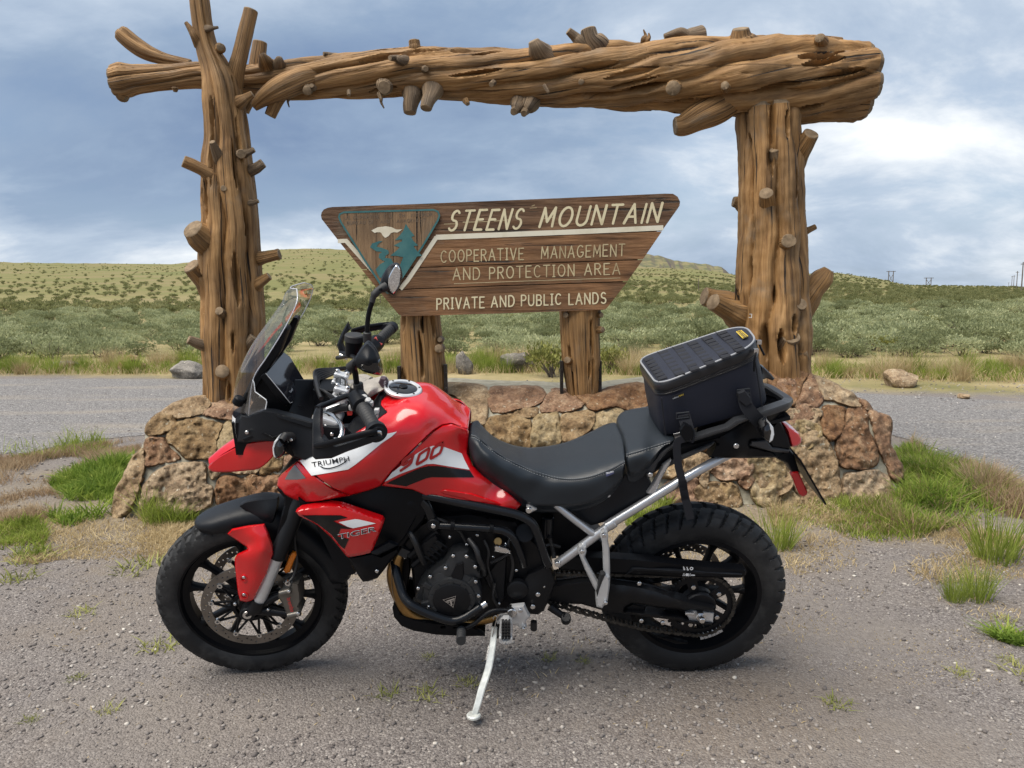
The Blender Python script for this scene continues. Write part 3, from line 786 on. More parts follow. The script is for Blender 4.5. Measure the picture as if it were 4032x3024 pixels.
M_KNOT = wood_mat('grey dead branch wood', (.075, .055, .038), (.165, .120, .078), (.27, .205, .14))

def to_w(pts, Yd):
    """(px, py, r_px[, dY]) -> 3D centre and radius in metres at depth Yd"""
    out = []; rr = []
    for p in pts:
        Y = Yd + (p[3] if len(p) > 3 else 0)
        q = at_y(p[0], p[1], Y); out.append(q); rr.append(p[2] * (q - O3) @ FW / FPX)
    return out, rr

def log(name, C, R, mt, parent, lobes=6, depth=.2, twist=1.0, seed=0., seg=72, n=8, cut=(True, True), rough=.05, flat=1.0, sharp=60, pw=2.2, ends=(0, 0), mats=None, splits=0, fl=.06):
    k = [np.array([*c, r]) for c, r in zip(C, R)]
    S = spline(k, n); path = [s[:3] for s in S]; rad = [max(.003, s[3]) for s in S]
    fr = frame(path); V = []; F = []; U = []; Ls = 0
    rl = random.Random(int(seed * 10)); tot = sum(np.linalg.norm(b - a) for a, b in zip(path, path[1:]))
    SPL = [(rl.uniform(.05, .97) * tot, rl.uniform(0, 2 * pi), rl.uniform(.06, .20), rl.uniform(.05, .13), rl.uniform(.22, .5)) for _ in range(splits)]
    for i, (p, t, u, v) in enumerate(fr):
        if i: Ls += np.linalg.norm(p - fr[i - 1][0])
        wob = 1.3 * noise.noise(Vector((Ls * .9, seed, 0))) + .5 * noise.noise(Vector((Ls * 3.1, seed, 5)))
        dm = .65 + .55 * noise.noise(Vector((Ls * 1.1, seed + 3, 2)))
        e = 1 + ends[0] * max(0, 1 - Ls / .15)
        for j in range(seg):
            a = 2 * pi * j / seg
            ph = lobes * a + twist * Ls * 2.2 + wob * 2 + 1.0 * noise.noise(Vector((cos(a) * 1.2, sin(a) * 1.2, Ls * .7 + seed)))
            cr = (1 - abs(sin(ph / 2))) ** pw
            q = p + rad[i] * (u * cos(a) + v * sin(a))
            nn = noise.noise(Vector((q[0] * 5 + seed, q[1] * 5, q[2] * 5))) * rough + noise.noise(Vector((q[0] * 16, q[1] * 16 + seed, q[2] * 16))) * rough * .45 + noise.noise(Vector((q[0] * 2.3, q[1] * 2.3 + seed, q[2] * 2.3))) * rough * 1.3
            sd_ = 0.0
            for (l0, a0, ln, wd, dp) in SPL:
                dl = (Ls - l0) / ln
                if abs(dl) < 1:
                    da = abs((a - a0 + twist * .3 * (Ls - l0) + pi) % (2 * pi) - pi) / (wd * (1 - dl * dl) + 1e-4)
                    if da < 1: sd_ = max(sd_, dp * (1 - da * da) * (1 - dl * dl) ** .5)
            c2 = (1 - abs(sin(ph * 1.37 + 1.1 + 1.5 * noise.noise(Vector((Ls * 1.7, a * .8, seed)))))) ** 5 * fl * depth / .4
            rj = rad[i] * (1 - depth * dm * cr - c2 + nn - sd_) * e
            V.append(p + u * cos(a) * rj + v * sin(a) * rj * flat)
            U.append((a / (2 * pi) * 2 * pi * .2 + twist * .05 * Ls + seed, Ls + seed))
    m = len(fr)
    mb = MB()
    for i in range(m - 1):
        for j in range(seg):
            j2 = (j + 1) % seg
            F.append((i * seg + j, i * seg + j2, (i + 1) * seg + j2, (i + 1) * seg + j))
    uvs = U
    mb.add(V, F, uvs, 0)
    # seam column: keep the texture continuous round the back
    for e_, on in ((0, cut[0]), (m - 1, cut[1])):
        ring = V[e_ * seg:(e_ + 1) * seg]; c = sum(ring) / seg
        mid = [c + (p - c) * .93 + fr[e_][1] * (.012 * rad[e_] / .1 if e_ else -.012 * rad[e_] / .1) for p in ring]
        cc = c + fr[e_][1] * (.010 * (1 if e_ else -1)) * rad[e_] / .1
        mb.add(ring + mid + [cc], [(j, (j + 1) % seg, seg + (j + 1) % seg, seg + j) for j in range(seg)] + [(seg + j, seg + (j + 1) % seg, 2 * seg) for j in range(seg)], [(p[0] * .6, p[2] * .6) for p in ring + mid + [cc]], 1 if on else 0)
    return mb.obj(name, mats or [mt, M_CUT], parent, sharp=sharp)

frm_t = thing('timber_gateway', 'rustic gateway of twisted juniper logs standing on the stone plinth', 'log frame')
YL, YR = 5.26, 5.56
def W(w, pts):
    s = ZO[w][2]; return [(*z1(w, p[0], p[1]), p[2] * s) + tuple(p[3:]) for p in pts]
pl = W('I', [(708, -4, 70), (735, 200, 72), (768, 350, 80), (828, 500, 106), (868, 640, 132), (885, 800, 140), (902, 1000, 150), (905, 1200, 176), (918, 1400, 188)]) + W('L', [(512, 480, 180), (508, 700, 196), (520, 900, 198), (527, 1100, 206), (527, 1300, 198), (530, 1500, 190), (524, 1740, 184)])
post_l = log('gate_post', *to_w(pl, YL), M_LOG, frm_t, lobes=7, depth=.30, twist=.30, seed=2.3, seg=160, n=13, pw=2.6, splits=40, fl=.03)
log('fork_branch', *to_w(W('I', [(1085, 76, 52), (1045, 240, 55), (1005, 400, 56), (978, 500, 60), (955, 640, 66, .03), (940, 800, 60, .06)]), YL + .02), M_LOG, post_l, lobes=3, depth=.1, seed=8.1, seg=40)
log('rear_branch', *to_w(W('I', [(1150, 310, 52), (1138, 400, 56), (1112, 560, 60), (1060, 700, 60), (1010, 780, 70)]), YL + .34), M_LOG, post_l, lobes=3, depth=.1, seed=5.5, seg=36)
log('rear_stem', *to_w(W('I', [(985, 700, 40), (1010, 850, 46), (1025, 1000, 52), (1040, 1200, 60), (1060, 1400, 66), (1075, 1600, 66)]) + W('L', [(640, 650, 66), (655, 900, 70), (668, 1150, 72)]), YL + .10), M_LOG, post_l, lobes=3, depth=.16, seed=15.5, seg=40)
pr = W('K', [(1157, 800, 222), (1158, 860, 232), (1158, 930, 230)]) + W('M', [(712, 60, 206), (718, 300, 207), (720, 500, 215), (729, 700, 220), (722, 900, 225), (725, 1100, 240), (718, 1300, 250), (728, 1450, 250), (742, 1720, 250)])
post_r = log('gate_post', *to_w(pr, YR), M_LOG, frm_t, lobes=7, depth=.32, twist=-.22, seed=11.7, seg=160, n=15, pw=2.6, splits=40, fl=.03)
bm_ = W('I', [(92, 588, 105, .05), (160, 585, 120, .05), (260, 575, 100, .05), (500, 560, 88, .05), (720, 545, 95, .05), (1050, 575, 105), (1300, 582, 132), (1700, 560, 152)]) + W('J', [(0, 552, 158), (400, 522, 172), (800, 545, 184), (1200, 556, 206), (1600, 552, 226), (2000, 556, 236)]) + W('K', [(300, 552, 246), (700, 552, 276), (1000, 558, 300), (1400, 578, 304), (1700, 596, 290), (1830, 600, 282)])
Cb, Rb = to_w(bm_, YL + .24)
for i, c in enumerate(Cb):
    t = i / (len(Cb) - 1); q = at_y(bm_[i][0], bm_[i][1], YL + .24 + .10 * t); Cb[i] = q
beam = log('crossbeam', Cb, Rb, M_LOG, frm_t, lobes=7, depth=.28, twist=3.4, seed=31.2, seg=170, n=18, pw=2.1, ends=(.05, 0), splits=60, fl=.055)
log('root_branch', *to_w(W('I', [(640, 470, 40), (480, 435, 44), (360, 395, 56), (250, 330, 62), (160, 255, 60), (140, 235, 52)]), YL + .30), M_LOG, beam, lobes=5, depth=.3, twist=2.0, seed=4.4, seg=48)
for a in ([(150, 520, 62), (105, 500, 48)], [(180, 640, 66), (150, 690, 48), (180, 720, 30)], [(120, 560, 60), (90, 580, 50)]):
    log('root_knob', *to_w(W('I', [a[0], *a[1:]]), YL + .24), M_LOG, beam, lobes=4, depth=.25, seed=RNG.random() * 30, seg=28)
log('root_branch', *to_w(W('I', [(1620, 545, 50, .16), (1450, 580, 88, .06), (1300, 640, 86), (1180, 710, 62), (1105, 775, 34)]), YL + .10), M_LOG, beam, lobes=4, depth=.28, twist=1.2, seed=9.4, seg=40)
log('root_branch', *to_w(W('I', [(1420, 560, 50, .1), (1330, 640, 66, .03), (1270, 740, 50), (1225, 840, 42)]), YL + .14), M_LOG, beam, lobes=3, depth=.2, twist=1., seed=19.4, seg=32)
log('root_branch', *to_w(W('K', [(1010, 660, 80, .06), (800, 775, 112, .02), (650, 845, 104), (540, 905, 84), (480, 915, 66)]), YR - .06), M_LOG, beam, lobes=4, depth=.18, twist=.6, seed=29.4, seg=44)
# sawn end lobes of the beam
for (y0, r_) in ((405, 92), (580, 85), (745, 98)):
    log('beam_end', *to_w(W('K', [(1500, y0 + 6, r_ * .95), (1740, y0 + 2, r_), (1806, y0, r_), (1810, y0, r_ * .93), (1838, y0, r_ * .92)]), YL + .30), M_LOG, beam, lobes=3, depth=.06, seed=y0 * .1, seg=40)
log('beam_end', *to_w(W('K', [(1300, 320, 58), (1560, 305, 42), (1680, 308, 34)]), YL + .34), M_LOG, beam, lobes=3, depth=.1, seed=77.1, seg=28)

def stub(parent, w, pts, Yd, mt=None, lob=3, depth=.12):
    s = RNG.random() * 40
    a, b = pts[0], pts[-1]; y0 = (a[3] if len(a) > 3 else 0)
    if len(pts) > 2: pts = [(a[0] + (a[0] - b[0]) * .25, a[1] + (a[1] - b[1]) * .25, a[2] * 1.5, y0 + .04), (a[0] * .8 + b[0] * .2, a[1] * .8 + b[1] * .2, a[2] * 1.08, y0 * .8 + .2 * (b[3] if len(b) > 3 else 0))] + list(pts[1:])
    return log('branch_stub', *to_w(W(w, pts), Yd), mt or (M_KNOT if RNG.random() < .45 else M_LOG), parent, lobes=lob, depth=depth, seed=s, seg=26, n=6, rough=.20, twist=.8)
f = YL - .14
for w, pts, y in (('L', [(420, 160, 46, .05), (320, 108, 38), (205, 58, 34, -.05)], f), ('L', [(600, 140, 42, .05), (680, 100, 36), (722, 72, 33)], f + .1), ('I', [(868, 1210, 44, .06), (840, 1120, 38), (802, 1030, 20, -.06)], f),
                  ('I', [(1030, 1120, 30), (1075, 1102, 25), (1106, 1086, 20)], f + .08), ('I', [(1000, 1120, 34, .05), (1012, 1118, 32, -.07)], f + .04), ('L', [(625, 335, 26), (660, 328, 20), (692, 318, 14)], f + .08),
                  ('L', [(450, 700, 60, .12), (380, 610, 78, .05), (310, 545, 76, -.02), (262, 500, 62, -.07)], f + .02), ('L', [(380, 880, 66, .12), (310, 800, 68, .05), (255, 745, 58)], f + .06), ('L', [(690, 695, 36), (760, 680, 34), (828, 664, 35)], f + .14),
                  ('L', [(670, 870, 42), (715, 840, 36), (762, 808, 27)], f + .1), ('L', [(500, 1100, 38, .06), (470, 1065, 32), (438, 1035, 27, -.08)], f), ('L', [(420, 1280, 46, .06), (330, 1258, 38), (238, 1222, 29, -.05)], f), ('L', [(610, 1290, 48, .06), (635, 1240, 42), (662, 1208, 34)], f + .02),
                  ('L', [(485, 1480, 52, .08), (465, 1450, 46), (455, 1430, 40, -.07)], f), ('I', [(690, 290, 26), (650, 220, 24), (612, 165, 14)], f + .08), ('I', [(780, 208, 18), (815, 204, 13), (846, 198, 9)], f + .06), ('I', [(1000, 745, 40), (1050, 712, 30), (1095, 685, 24)], f + .1),
                  ('L', [(470, 250, 26, .04), (465, 235, 20, -.04)], f), ('I', [(860, 350, 34, .04), (862, 340, 26, -.02)], f + .06)):
    stub(post_l, w, pts, y)
f = YR - .15
for w, pts, y in (('M', [(880, 210, 62, .1), (930, 130, 62, .04), (985, 45, 56, -.03)], f + .03), ('M', [(755, 260, 40, .06), (748, 200, 42), (742, 150, 34, -.03)], f), ('M', [(705, 590, 56, .08), (700, 510, 54), (692, 430, 42, -.10)], f), ('M', [(765, 650, 42, .06), (800, 600, 34), (845, 553, 20, -.05)], f),
                  ('M', [(760, 800, 64, .12), (800, 765, 60, .02), (842, 742, 52, -.12)], f), ('M', [(665, 945, 30, .05), (660, 925, 26, -.03)], f), ('M', [(780, 1250, 52, .10), (850, 1205, 50, .02), (918, 1158, 45, -.08)], f), ('M', [(770, 1490, 72, .10), (812, 1430, 68, .0), (856, 1368, 58, -.10)], f),
                  ('M', [(880, 1500, 76, .12), (925, 1480, 66, .02), (960, 1472, 56)], f), ('M', [(930, 1150, 80, .16), (1000, 1060, 74, .14), (1060, 985, 62, .13), (1098, 935, 34, .12)], f + .05), ('M', [(520, 1240, 76, .12), (430, 1190, 62, .06), (345, 1142, 50)], f), ('M', [(520, 1170, 90, .2), (400, 1130, 76, .18), (290, 1105, 60, .16)], f + .08),
                  ('M', [(530, 500, 44, .15), (500, 492, 40, .15), (478, 488, 34, .15)], f + .08), ('M', [(930, 690, 26, .15), (975, 670, 20, .14), (1012, 652, 16, .14)], f + .06), ('M', [(900, 350, 26, .14), (930, 342, 18, .14)], f + .06), ('M', [(905, 555, 18, .14), (945, 545, 11, .14)], f + .06)):
    stub(post_r, w, pts, y)
f = YL + .12
for w, pts, y in (('J', [(430, 372, 50, .1), (428, 340, 46, .1), (424, 300, 44, .1)], f), ('J', [(340, 440, 30), (300, 425, 26), (250, 420, 20, -.06)], f), ('J', [(190, 610, 40, .04), (190, 622, 34, .0)], f), ('J', [(545, 680, 58, .06), (522, 740, 52), (512, 784, 48, -.02)], f - .02), ('J', [(415, 680, 62, .1), (402, 755, 56, .08), (398, 816, 50, .07)], f),
                  ('J', [(1340, 400, 72, .06), (1310, 350, 62), (1290, 300, 40, -.02)], f), ('J', [(1660, 330, 44, .1), (1600, 275, 36, .1), (1545, 225, 26, .08)], f), ('J', [(1740, 340, 90, .12), (1705, 280, 62, .1), (1690, 220, 54, .1)], f), ('J', [(2095, 300, 24, .1), (2105, 260, 14, .1), (2090, 215, 5, .1)], f), ('J', [(2110, 310, 24, .1), (2130, 270, 14, .1), (2128, 240, 5, .1)], f),
                  ('J', [(1180, 770, 44, .06), (1165, 795, 38, .04), (1150, 812, 30)], f), ('J', [(1260, 760, 50, .08), (1235, 800, 36, .06), (1222, 824, 24)], f), ('J', [(800, 730, 26, .06), (815, 755, 18, .04)], f), ('J', [(500, 500, 26, .02), (510, 500, 20, -.05)], f), ('J', [(1000, 600, 26, .04), (985, 612, 20, -.04)], f - .03), ('J', [(1640, 590, 22, .04), (1636, 594, 18, -.03)], f - .04),
                  ('J', [(1370, 620, 16, .0), (1400, 670, 12, -.03)], f - .06), ('K', [(600, 270, 60, .16), (510, 240, 48, .14), (400, 265, 26, .14)], f + .02), ('K', [(960, 330, 110, .12), (950, 270, 86, .1), (950, 215, 66, .08)], f), ('K', [(1530, 320, 52, .08), (1525, 290, 42, .0), (1522, 276, 30, -.03)], f - .02), ('K', [(470, 640, 56, .03), (462, 640, 48, -.05)], f - .08), ('K', [(845, 640, 34, .04), (838, 620, 28, -.05)], f - .08),
                  ('I', [(1200, 470, 52, .06), (1180, 430, 40), (1165, 400, 26)], f), ('I', [(1290, 480, 40, .04), (1290, 440, 32), (1288, 418, 20)], f + .02), ('I', [(1500, 650, 36), (1490, 660, 28, -.05)], f), ('I', [(1540, 640, 24), (1525, 620, 18, -.05)], f), ('I', [(2060, 630, 62, .02), (2050, 632, 54, -.03)], f),
                  ('I', [(1358, 700, 12), (1352, 740, 8), (1362, 778, 4)], f), ('I', [(2022, 700, 12), (2030, 745, 9), (2050, 785, 5)], f), ('I', [(1795, 660, 16, .0), (1795, 690, 15, -.03)], f), ('I', [(1680, 410, 26, .14), (1640, 395, 20, .12), (1612, 388, 14, .1)], f), ('I', [(535, 640, 24, .04), (535, 665, 14, .04)], f)):
    stub(beam, w, pts, y)
# a small white painted letter low on the right post
jm = M_WHT = mat('white paint', (.62, .62, .60), .6)
# ================================================================== sign board
SG_A, SG_B = 5.10, .045
def sgn(px, py, d=0.0):
    r = ray(px, py); t = (SG_A + d) / (r[1] - SG_B * r[0]); return O3 + r * t
def plank_mat(name, dark, mid, light):
    m = wood_mat(name, dark, mid, light)
    nt = m.node_tree
    for n in nt.nodes:
        if n.type == 'MAPPING': n.inputs['Scale'].default_value = (n.inputs['Scale'].default_value[0] * .55, n.inputs['Scale'].default_value[1] * .9, 1)
    return m
M_PLANK = plank_mat('brown stained plank', (.075, .038, .017), (.155, .080, .037), (.235, .132, .066))
M_PLANK2 = plank_mat('darker stained plank', (.055, .030, .017), (.110, .060, .032), (.185, .112, .064))
M_EMB = plank_mat('emblem board', (.105, .066, .036), (.165, .108, .062), (.225, .155, .09))
M_CREAM = mat('cream sign paint', (.62, .55, .36), .7, col2=(.42, .35, .20), vscale=9, pos=(.55, .85))
M_CREAM2 = mat('worn cream paint', (.50, .42, .25), .75, col2=(.24, .16, .08), vscale=7, pos=(.42, .78))
M_PALE = mat('white sign paint', (.66, .62, .50), .7, col2=(.50, .44, .30), vscale=6, pos=(.5, .85))
M_TEAL = mat('faded teal paint', (.020, .105, .115), .7, col2=(.05, .15, .15), vscale=8)
M_FADE = mat('flaked lettering', (.135, .10, .07), .8)
sign = thing('entrance_sign', 'brown routed plank sign reading Steens Mountain on two log posts', 'sign')
def board(name, w, pts, d, th, mt, parent, smooth=0, step=30, uvrot=False):
    q = [p[:2] for p in zp(w, pts)]
    mb = MB(); panel(mb, q, const(0.), th, step, None, 0, M=lambda x, y, dd: sgn(x, y, d))
    uv = []
    m = mb.mesh(name, True, 30)
    l = m.uv_layers.new(name='UVMap'); off = RNG.random() * 10
    for lp in m.loops:
        c = m.vertices[lp.vertex_index].co
        l.data[lp.index].uv = (c.z + off, c.x + off) if not uvrot else (c.x + off, c.z + off)
    bm = bmesh.new(); bm.from_mesh(m); bmesh.ops.recalc_face_normals(bm, faces=bm.faces); bm.to_mesh(m); bm.free()
    return link(name, m, mt, parent)
g = 1.2
board('plank', 'N', [(88, 205), (92, 188), (104, 172), (125, 163), (150, 159), (600, 143), (1000, 127), (1500, 106), (1960, 86), (2005, 87), (2030, 103), (2043, 130), (2040, 152), (2030, 168), (1945, 289 - g), (1000, 323 - g), (190, 352 - g), (104, 240), (92, 225)], 0, .045, M_PLANK2, sign)
board('plank', 'N', [(192, 353 + g), (1000, 324 + g), (1944, 291 + g), (1842, 443 - g), (1000, 473 - g), (310, 499 - g)], .001, .045, M_PLANK, sign)
board('plank', 'N', [(312, 501 + g), (1000, 475 + g), (1840, 446 + g), (1757, 563 - g), (1000, 589 - g), (400, 611 - g)], .0, .045, M_PLANK, sign)
board('plank', 'N', [(402, 613 + g), (1000, 591 + g), (1755, 566 + g), (1652, 700), (1635, 718), (1100, 738), (535, 754), (512, 745)], .001, .045, M_PLANK, sign)
board('added_backing', 'N', [(110, 215), (150, 175), (1980, 105), (2020, 140), (1640, 700), (530, 735)], .05, .02, mat('dark seam block', (.03, .02, .014), .9), sign)  # added dark sheet behind the planks, stops daylight showing through the seams
# stroke alphabet for the routed lettering: unit box, width then strokes
ARC = lambda cx, cy, rx, ry, a0, a1, n=9: [(cx + rx * cos(radians(a0 + (a1 - a0) * i / n)), cy + ry * sin(radians(a0 + (a1 - a0) * i / n))) for i in range(n + 1)]
FONT = {'A': (.72, [[(0, 0), (.36, 1), (.72, 0)], [(.13, .34), (.59, .34)]]), 'B': (.6, [[(0, 0), (0, 1)], [(0, 1)] + ARC(.3, .76, .26, .24, 90, -90) + [(0, .52)], [(0, .52)] + ARC(.32, .26, .28, .26, 90, -90) + [(0, 0)]]),
        'C': (.66, [ARC(.36, .5, .36, .5, 48, 312, 14)]), 'D': (.64, [[(0, 0), (0, 1)] + ARC(.24, .5, .4, .5, 90, -90, 12) + [(0, 0)]]), 'E': (.55, [[(.55, 1), (0, 1), (0, 0), (.55, 0)], [(0, .52), (.45, .52)]]),
        'F': (.55, [[(.55, 1), (0, 1), (0, 0)], [(0, .52), (.45, .52)]]), 'G': (.7, [ARC(.37, .5, .37, .5, 48, 330, 14) + [(.70, .42), (.44, .42)]]), 'I': (.0, [[(0, 0), (0, 1)]]), 'L': (.5, [[(0, 1), (0, 0), (.5, 0)]]),
        'M': (.78, [[(0, 0), (.06, 1), (.39, .25), (.72, 1), (.78, 0)]]), 'N': (.64, [[(0, 0), (0, 1), (.64, 0), (.64, 1)]]), 'O': (.74, [ARC(.37, .5, .37, .5, 0, 360, 20)]), 'P': (.56, [[(0, 0), (0, 1)] + ARC(.3, .75, .26, .25, 90, -90) + [(0, .5)]]),
        'R': (.6, [[(0, 0), (0, 1)] + ARC(.3, .76, .26, .24, 90, -90) + [(0, .52)], [(.26, .52), (.6, 0)]]), 'S': (.56, [ARC(.28, .75, .26, .25, 35, 270, 10) + ARC(.28, .25, .28, .25, 90, -145, 10)]), 'T': (.66, [[(0, 1), (.66, 1)], [(.33, 1), (.33, 0)]]),
        'U': (.64, [[(0, 1), (0, .32)] + ARC(.32, .32, .32, .32, 180, 360, 9) + [(.64, 1)]]), 'V': (.68, [[(0, 1), (.34, 0), (.68, 1)]]), 'H': (.62, [[(0, 0), (0, 1)], [(.62, 0), (.62, 1)], [(0, .52), (.62, .52)]]), 'J': (.45, [[(.45, 1), (.45, .25)] + ARC(.22, .25, .23, .25, 0, -150, 7)]), ' ': (.42, []), 'Y': (.66, [[(0, 1), (.33, .5), (.66, 1)], [(.33, .5), (.33, 0)]])}
def split_sharp(s):
    out = [[s[0]]]
    for i in range(1, len(s)):
        out[-1].append(s[i])
        if i < len(s) - 1:
            a = np.array(s[i]) - s[i - 1]; b = np.array(s[i + 1]) - s[i]
            if a @ b < .55 * np.linalg.norm(a) * np.linalg.norm(b): out.append([s[i]])
    return out
def lettering(name, text, w, bl, br, tl, hw, d, mt, parent, slant=0.0, gap=.26, serif=False, I_serif=True):
    """one routed letter after another, each its own piece"""
    pos = []; x = 0
    for ch in text:
        wd, st = FONT[ch]
        if ch == 'I' and I_serif: wd = .24; st = [[(.12, 0), (.12, 1)], [(0, 0), (.24, 0)], [(0, 1), (.24, 1)]]
        pos.append((ch, x, st)); x += wd + gap
    tot = x - gap
    a, b, c = (np.array(z1(w, *q)) for q in (bl, br, tl)); ex = (b - a) / tot; eyv = c - a
    for ch, x0, st in pos:
        if not st: continue
        mb = MB()
        jx = RNG.uniform(-.012, .012); jy = RNG.uniform(-.02, .02)
        for s in [z for y in st for z in split_sharp(y)]:
            pp = [a + ex * (x0 + u + slant * v + jx) + eyv * (v + jy) for u, v in s]
            stroke_flat(mb, pp, hw * RNG.uniform(.92, 1.08), const(0.), M=lambda X, Y_, dd: sgn(X, Y_, d - RNG.random() * .0004))
        mb.obj('letter', mt, parent, smooth=False)
lettering('letters', 'STEENS', 'N', (778, 290), (1168, 276), (806, 183), 4.7, -.0016, M_CREAM, sign, 0.06, .42, I_serif=False)
lettering('letters', 'MOUNTAIN', 'N', (1278, 268), (1920, 240), (1300, 166), 4.9, -.0016, M_CREAM, sign, 0.06, .36, I_serif=False)
lettering('letters', 'COOPERATIVE', 'N', (742, 460), (1190, 444), (742, 398), 2.3, -.0016, M_CREAM2, sign, 0, .34)
lettering('letters', 'MANAGEMENT', 'N', (1288, 440), (1740, 424), (1290, 377), 2.3, -.0016, M_CREAM2, sign, 0, .34)
lettering('letters', 'AND', 'N', (808, 557), (952, 552), (808, 494), 2.3, -.0016, M_CREAM2, sign, 0, .36)
lettering('letters', 'PROTECTION', 'N', (1006, 550), (1466, 534), (1006, 488), 2.3, -.0016, M_CREAM2, sign, 0, .36)
lettering('letters', 'AREA', 'N', (1524, 530), (1715, 524), (1524, 470), 2.3, -.0016, M_CREAM2, sign, 0, .36)
lettering('letters', 'PRIVATE', 'N', (720, 716), (976, 706), (720, 658), 2.7, -.0016, M_CREAM, sign, 0, .34)
lettering('letters', 'AND', 'N', (1016, 704), (1140, 699), (1016, 646), 2.7, -.0016, M_CREAM, sign, 0, .36)
lettering('letters', 'PUBLIC', 'N', (1180, 697), (1394, 690), (1180, 640), 2.7, -.0016, M_CREAM, sign, 0, .36)
lettering('letters', 'LANDS', 'N', (1438, 690), (1638, 682), (1438, 632), 2.7, -.0016, M_CREAM, sign, 0, .36)
def stripe(name, w, pts, hw, d, mt, closed=False, parent=None):
    mb = MB(); stroke_flat(mb, [np.array(p) for p in zp(w, pts)], hw, const(0.), M=lambda X, Y_, dd: sgn(X, Y_, d), closed=closed, cap=False); return mb.obj(name, mt, parent or sign, smooth=False)
stripe('border_line', 'N', [(714, 324), (1000, 313), (1500, 293), (1952, 272)], 10.0, -.0013, M_PALE)
stripe('border_line', 'N', [(180, 345), (232, 343)], 8.0, -.0013, M_PALE)
stripe('border_line', 'N', [(222, 340), (320, 450), (420, 563), (458, 606)], 8.5, -.0014, M_PALE)
stripe('border_line', 'N', [(718, 322), (640, 440), (560, 558), (520, 606)], 8.5, -.0014, M_PALE)
stripe('routed_line', 'N', [(812, 577), (1200, 562), (1718, 545)], 1.0, -.0012, M_CREAM2)
for a, b in (((758, 252), (830, 250)), ((860, 242), (1000, 238)), ((1030, 236), (1120, 228)), ((1225, 165), (1262, 163)), ((1235, 155), (1252, 148)), ((1300, 222), (1360, 214))):
    stripe('paint_run', 'N', [a, b], 1.6, -.0012, M_CREAM2)
# emblem: rounded triangle board with teal edge, mountain, river and tree
tri_e = [(196, 240), (186, 215), (190, 198), (212, 188), (450, 181), (700, 174), (724, 184), (733, 205), (724, 232), (640, 375), (545, 520), (478, 622), (452, 628), (420, 590), (330, 455)]
emb = board('emblem', 'N', tri_e, -.014, .0135, M_EMB, sign, uvrot=True)
stripe('emblem_edge', 'N', [tuple(p) for p in [(q[0], q[1]) for q in tri_e]], 3.6, -.0158, M_TEAL, True, emb)
def flat(name, pts, d, mt, parent):
    mb = MB(); q = [p[:2] for p in zp('N', pts)]
    panel(mb, q, const(0.), .0012, 20, None, 0, M=lambda x, y, dd: sgn(x, y, d)); return mb.obj(name, mt, parent, smooth=False)
flat('mountain', [(362, 287), (395, 270), (440, 264), (470, 268), (500, 282), (532, 281), (505, 298), (484, 296), (470, 300), (455, 318), (438, 327), (425, 316), (415, 298), (395, 296), (380, 300)], -.0160, M_PALE, emb)
flat('river', [(356, 378), (366, 358), (400, 346), (424, 344), (398, 362), (392, 375), (420, 382), (455, 395), (458, 412), (440, 425), (436, 436), (470, 440), (482, 462), (460, 490), (440, 540), (408, 545), (385, 500), (410, 470), (438, 455), (420, 448), (402, 435), (405, 415), (422, 404), (390, 400)], -.0160, M_TEAL, emb)
flat('tree', [(550, 250), (572, 285), (597, 315), (580, 322), (592, 345), (618, 368), (592, 372), (612, 400), (640, 425), (600, 430), (570, 480), (522, 545), (490, 550), (520, 470), (536, 432), (500, 425), (465, 424), (505, 392), (516, 378), (484, 368), (530, 345), (528, 335), (490, 340), (520, 310), (538, 285)], -.0162, M_TEAL, emb)
for tx, bl_, br_, tl_ in (('US DEPARTMENT OF THE INTERIOR', (216, 228), (700, 208), (216, 210)), ('BUREAU OF LAND MANAGEMENT', (230, 255), (664, 238), (230, 238))):
    mb = MB(); x = 0; pos = []
    for ch in tx:
        wd, st = FONT[ch]; pos.append((x, st)); x += wd + .3
    a, b, c = (np.array(z1('N', *q)) for q in (bl_, br_, tl_)); ex = (b - a) / x
    for x0, st in pos:
        if RNG.random() < .12: continue
        for s in st: stroke_flat(mb, [a + ex * (x0 + u) + (c - a) * v for u, v in s], 1.15, const(0.), M=lambda X, Y_, dd: sgn(X, Y_, -.0152), cap=False)
    o_ = mb.obj('agency_lettering', M_FADE, emb, smooth=False); o_['kind'] = 'stuff'
# two half-log posts and their angle irons
for pts, sd in (([(630, 742, 108), (632, 800, 110), (640, 900, 114), (648, 1000, 118), (655, 1100, 120), (660, 1190, 120)], 51.3), ([(1500, 715, 112), (1501, 800, 110), (1503, 900, 108), (1508, 1000, 106), (1512, 1100, 96), (1514, 1178, 84)], 63.9)):
    P_ = W('N', pts); po = log('sign_post', *to_w(P_, SG_A + .17), M_LOG, sign, lobes=5, depth=.18, twist=.2, seed=sd, seg=96, pw=3.0, splits=12)
    if sd < 60:
        for w, q in (('N', [(735, 930, 30, .06), (728, 930, 22, -.04)]), ('N', [(742, 880, 20, .06), (735, 882, 14, -.02)])): stub(po, w, q, SG_A + .06)
    else:
        for w, q in (('N', [(1440, 995, 24, .05), (1430, 992, 17, -.05)]), ('N', [(1590, 828, 22, .05), (1622, 828, 15, .0)]), ('N', [(1425, 748, 18, .04), (1420, 748, 14, -.02)]), ('N', [(1600, 745, 20, .05), (1615, 748, 14, .0)])): stub(po, w, q, SG_A + .06)
M_IRON = mat('dark angle iron', (.03, .024, .020), .55, metal=.5, var=.3, vscale=30)
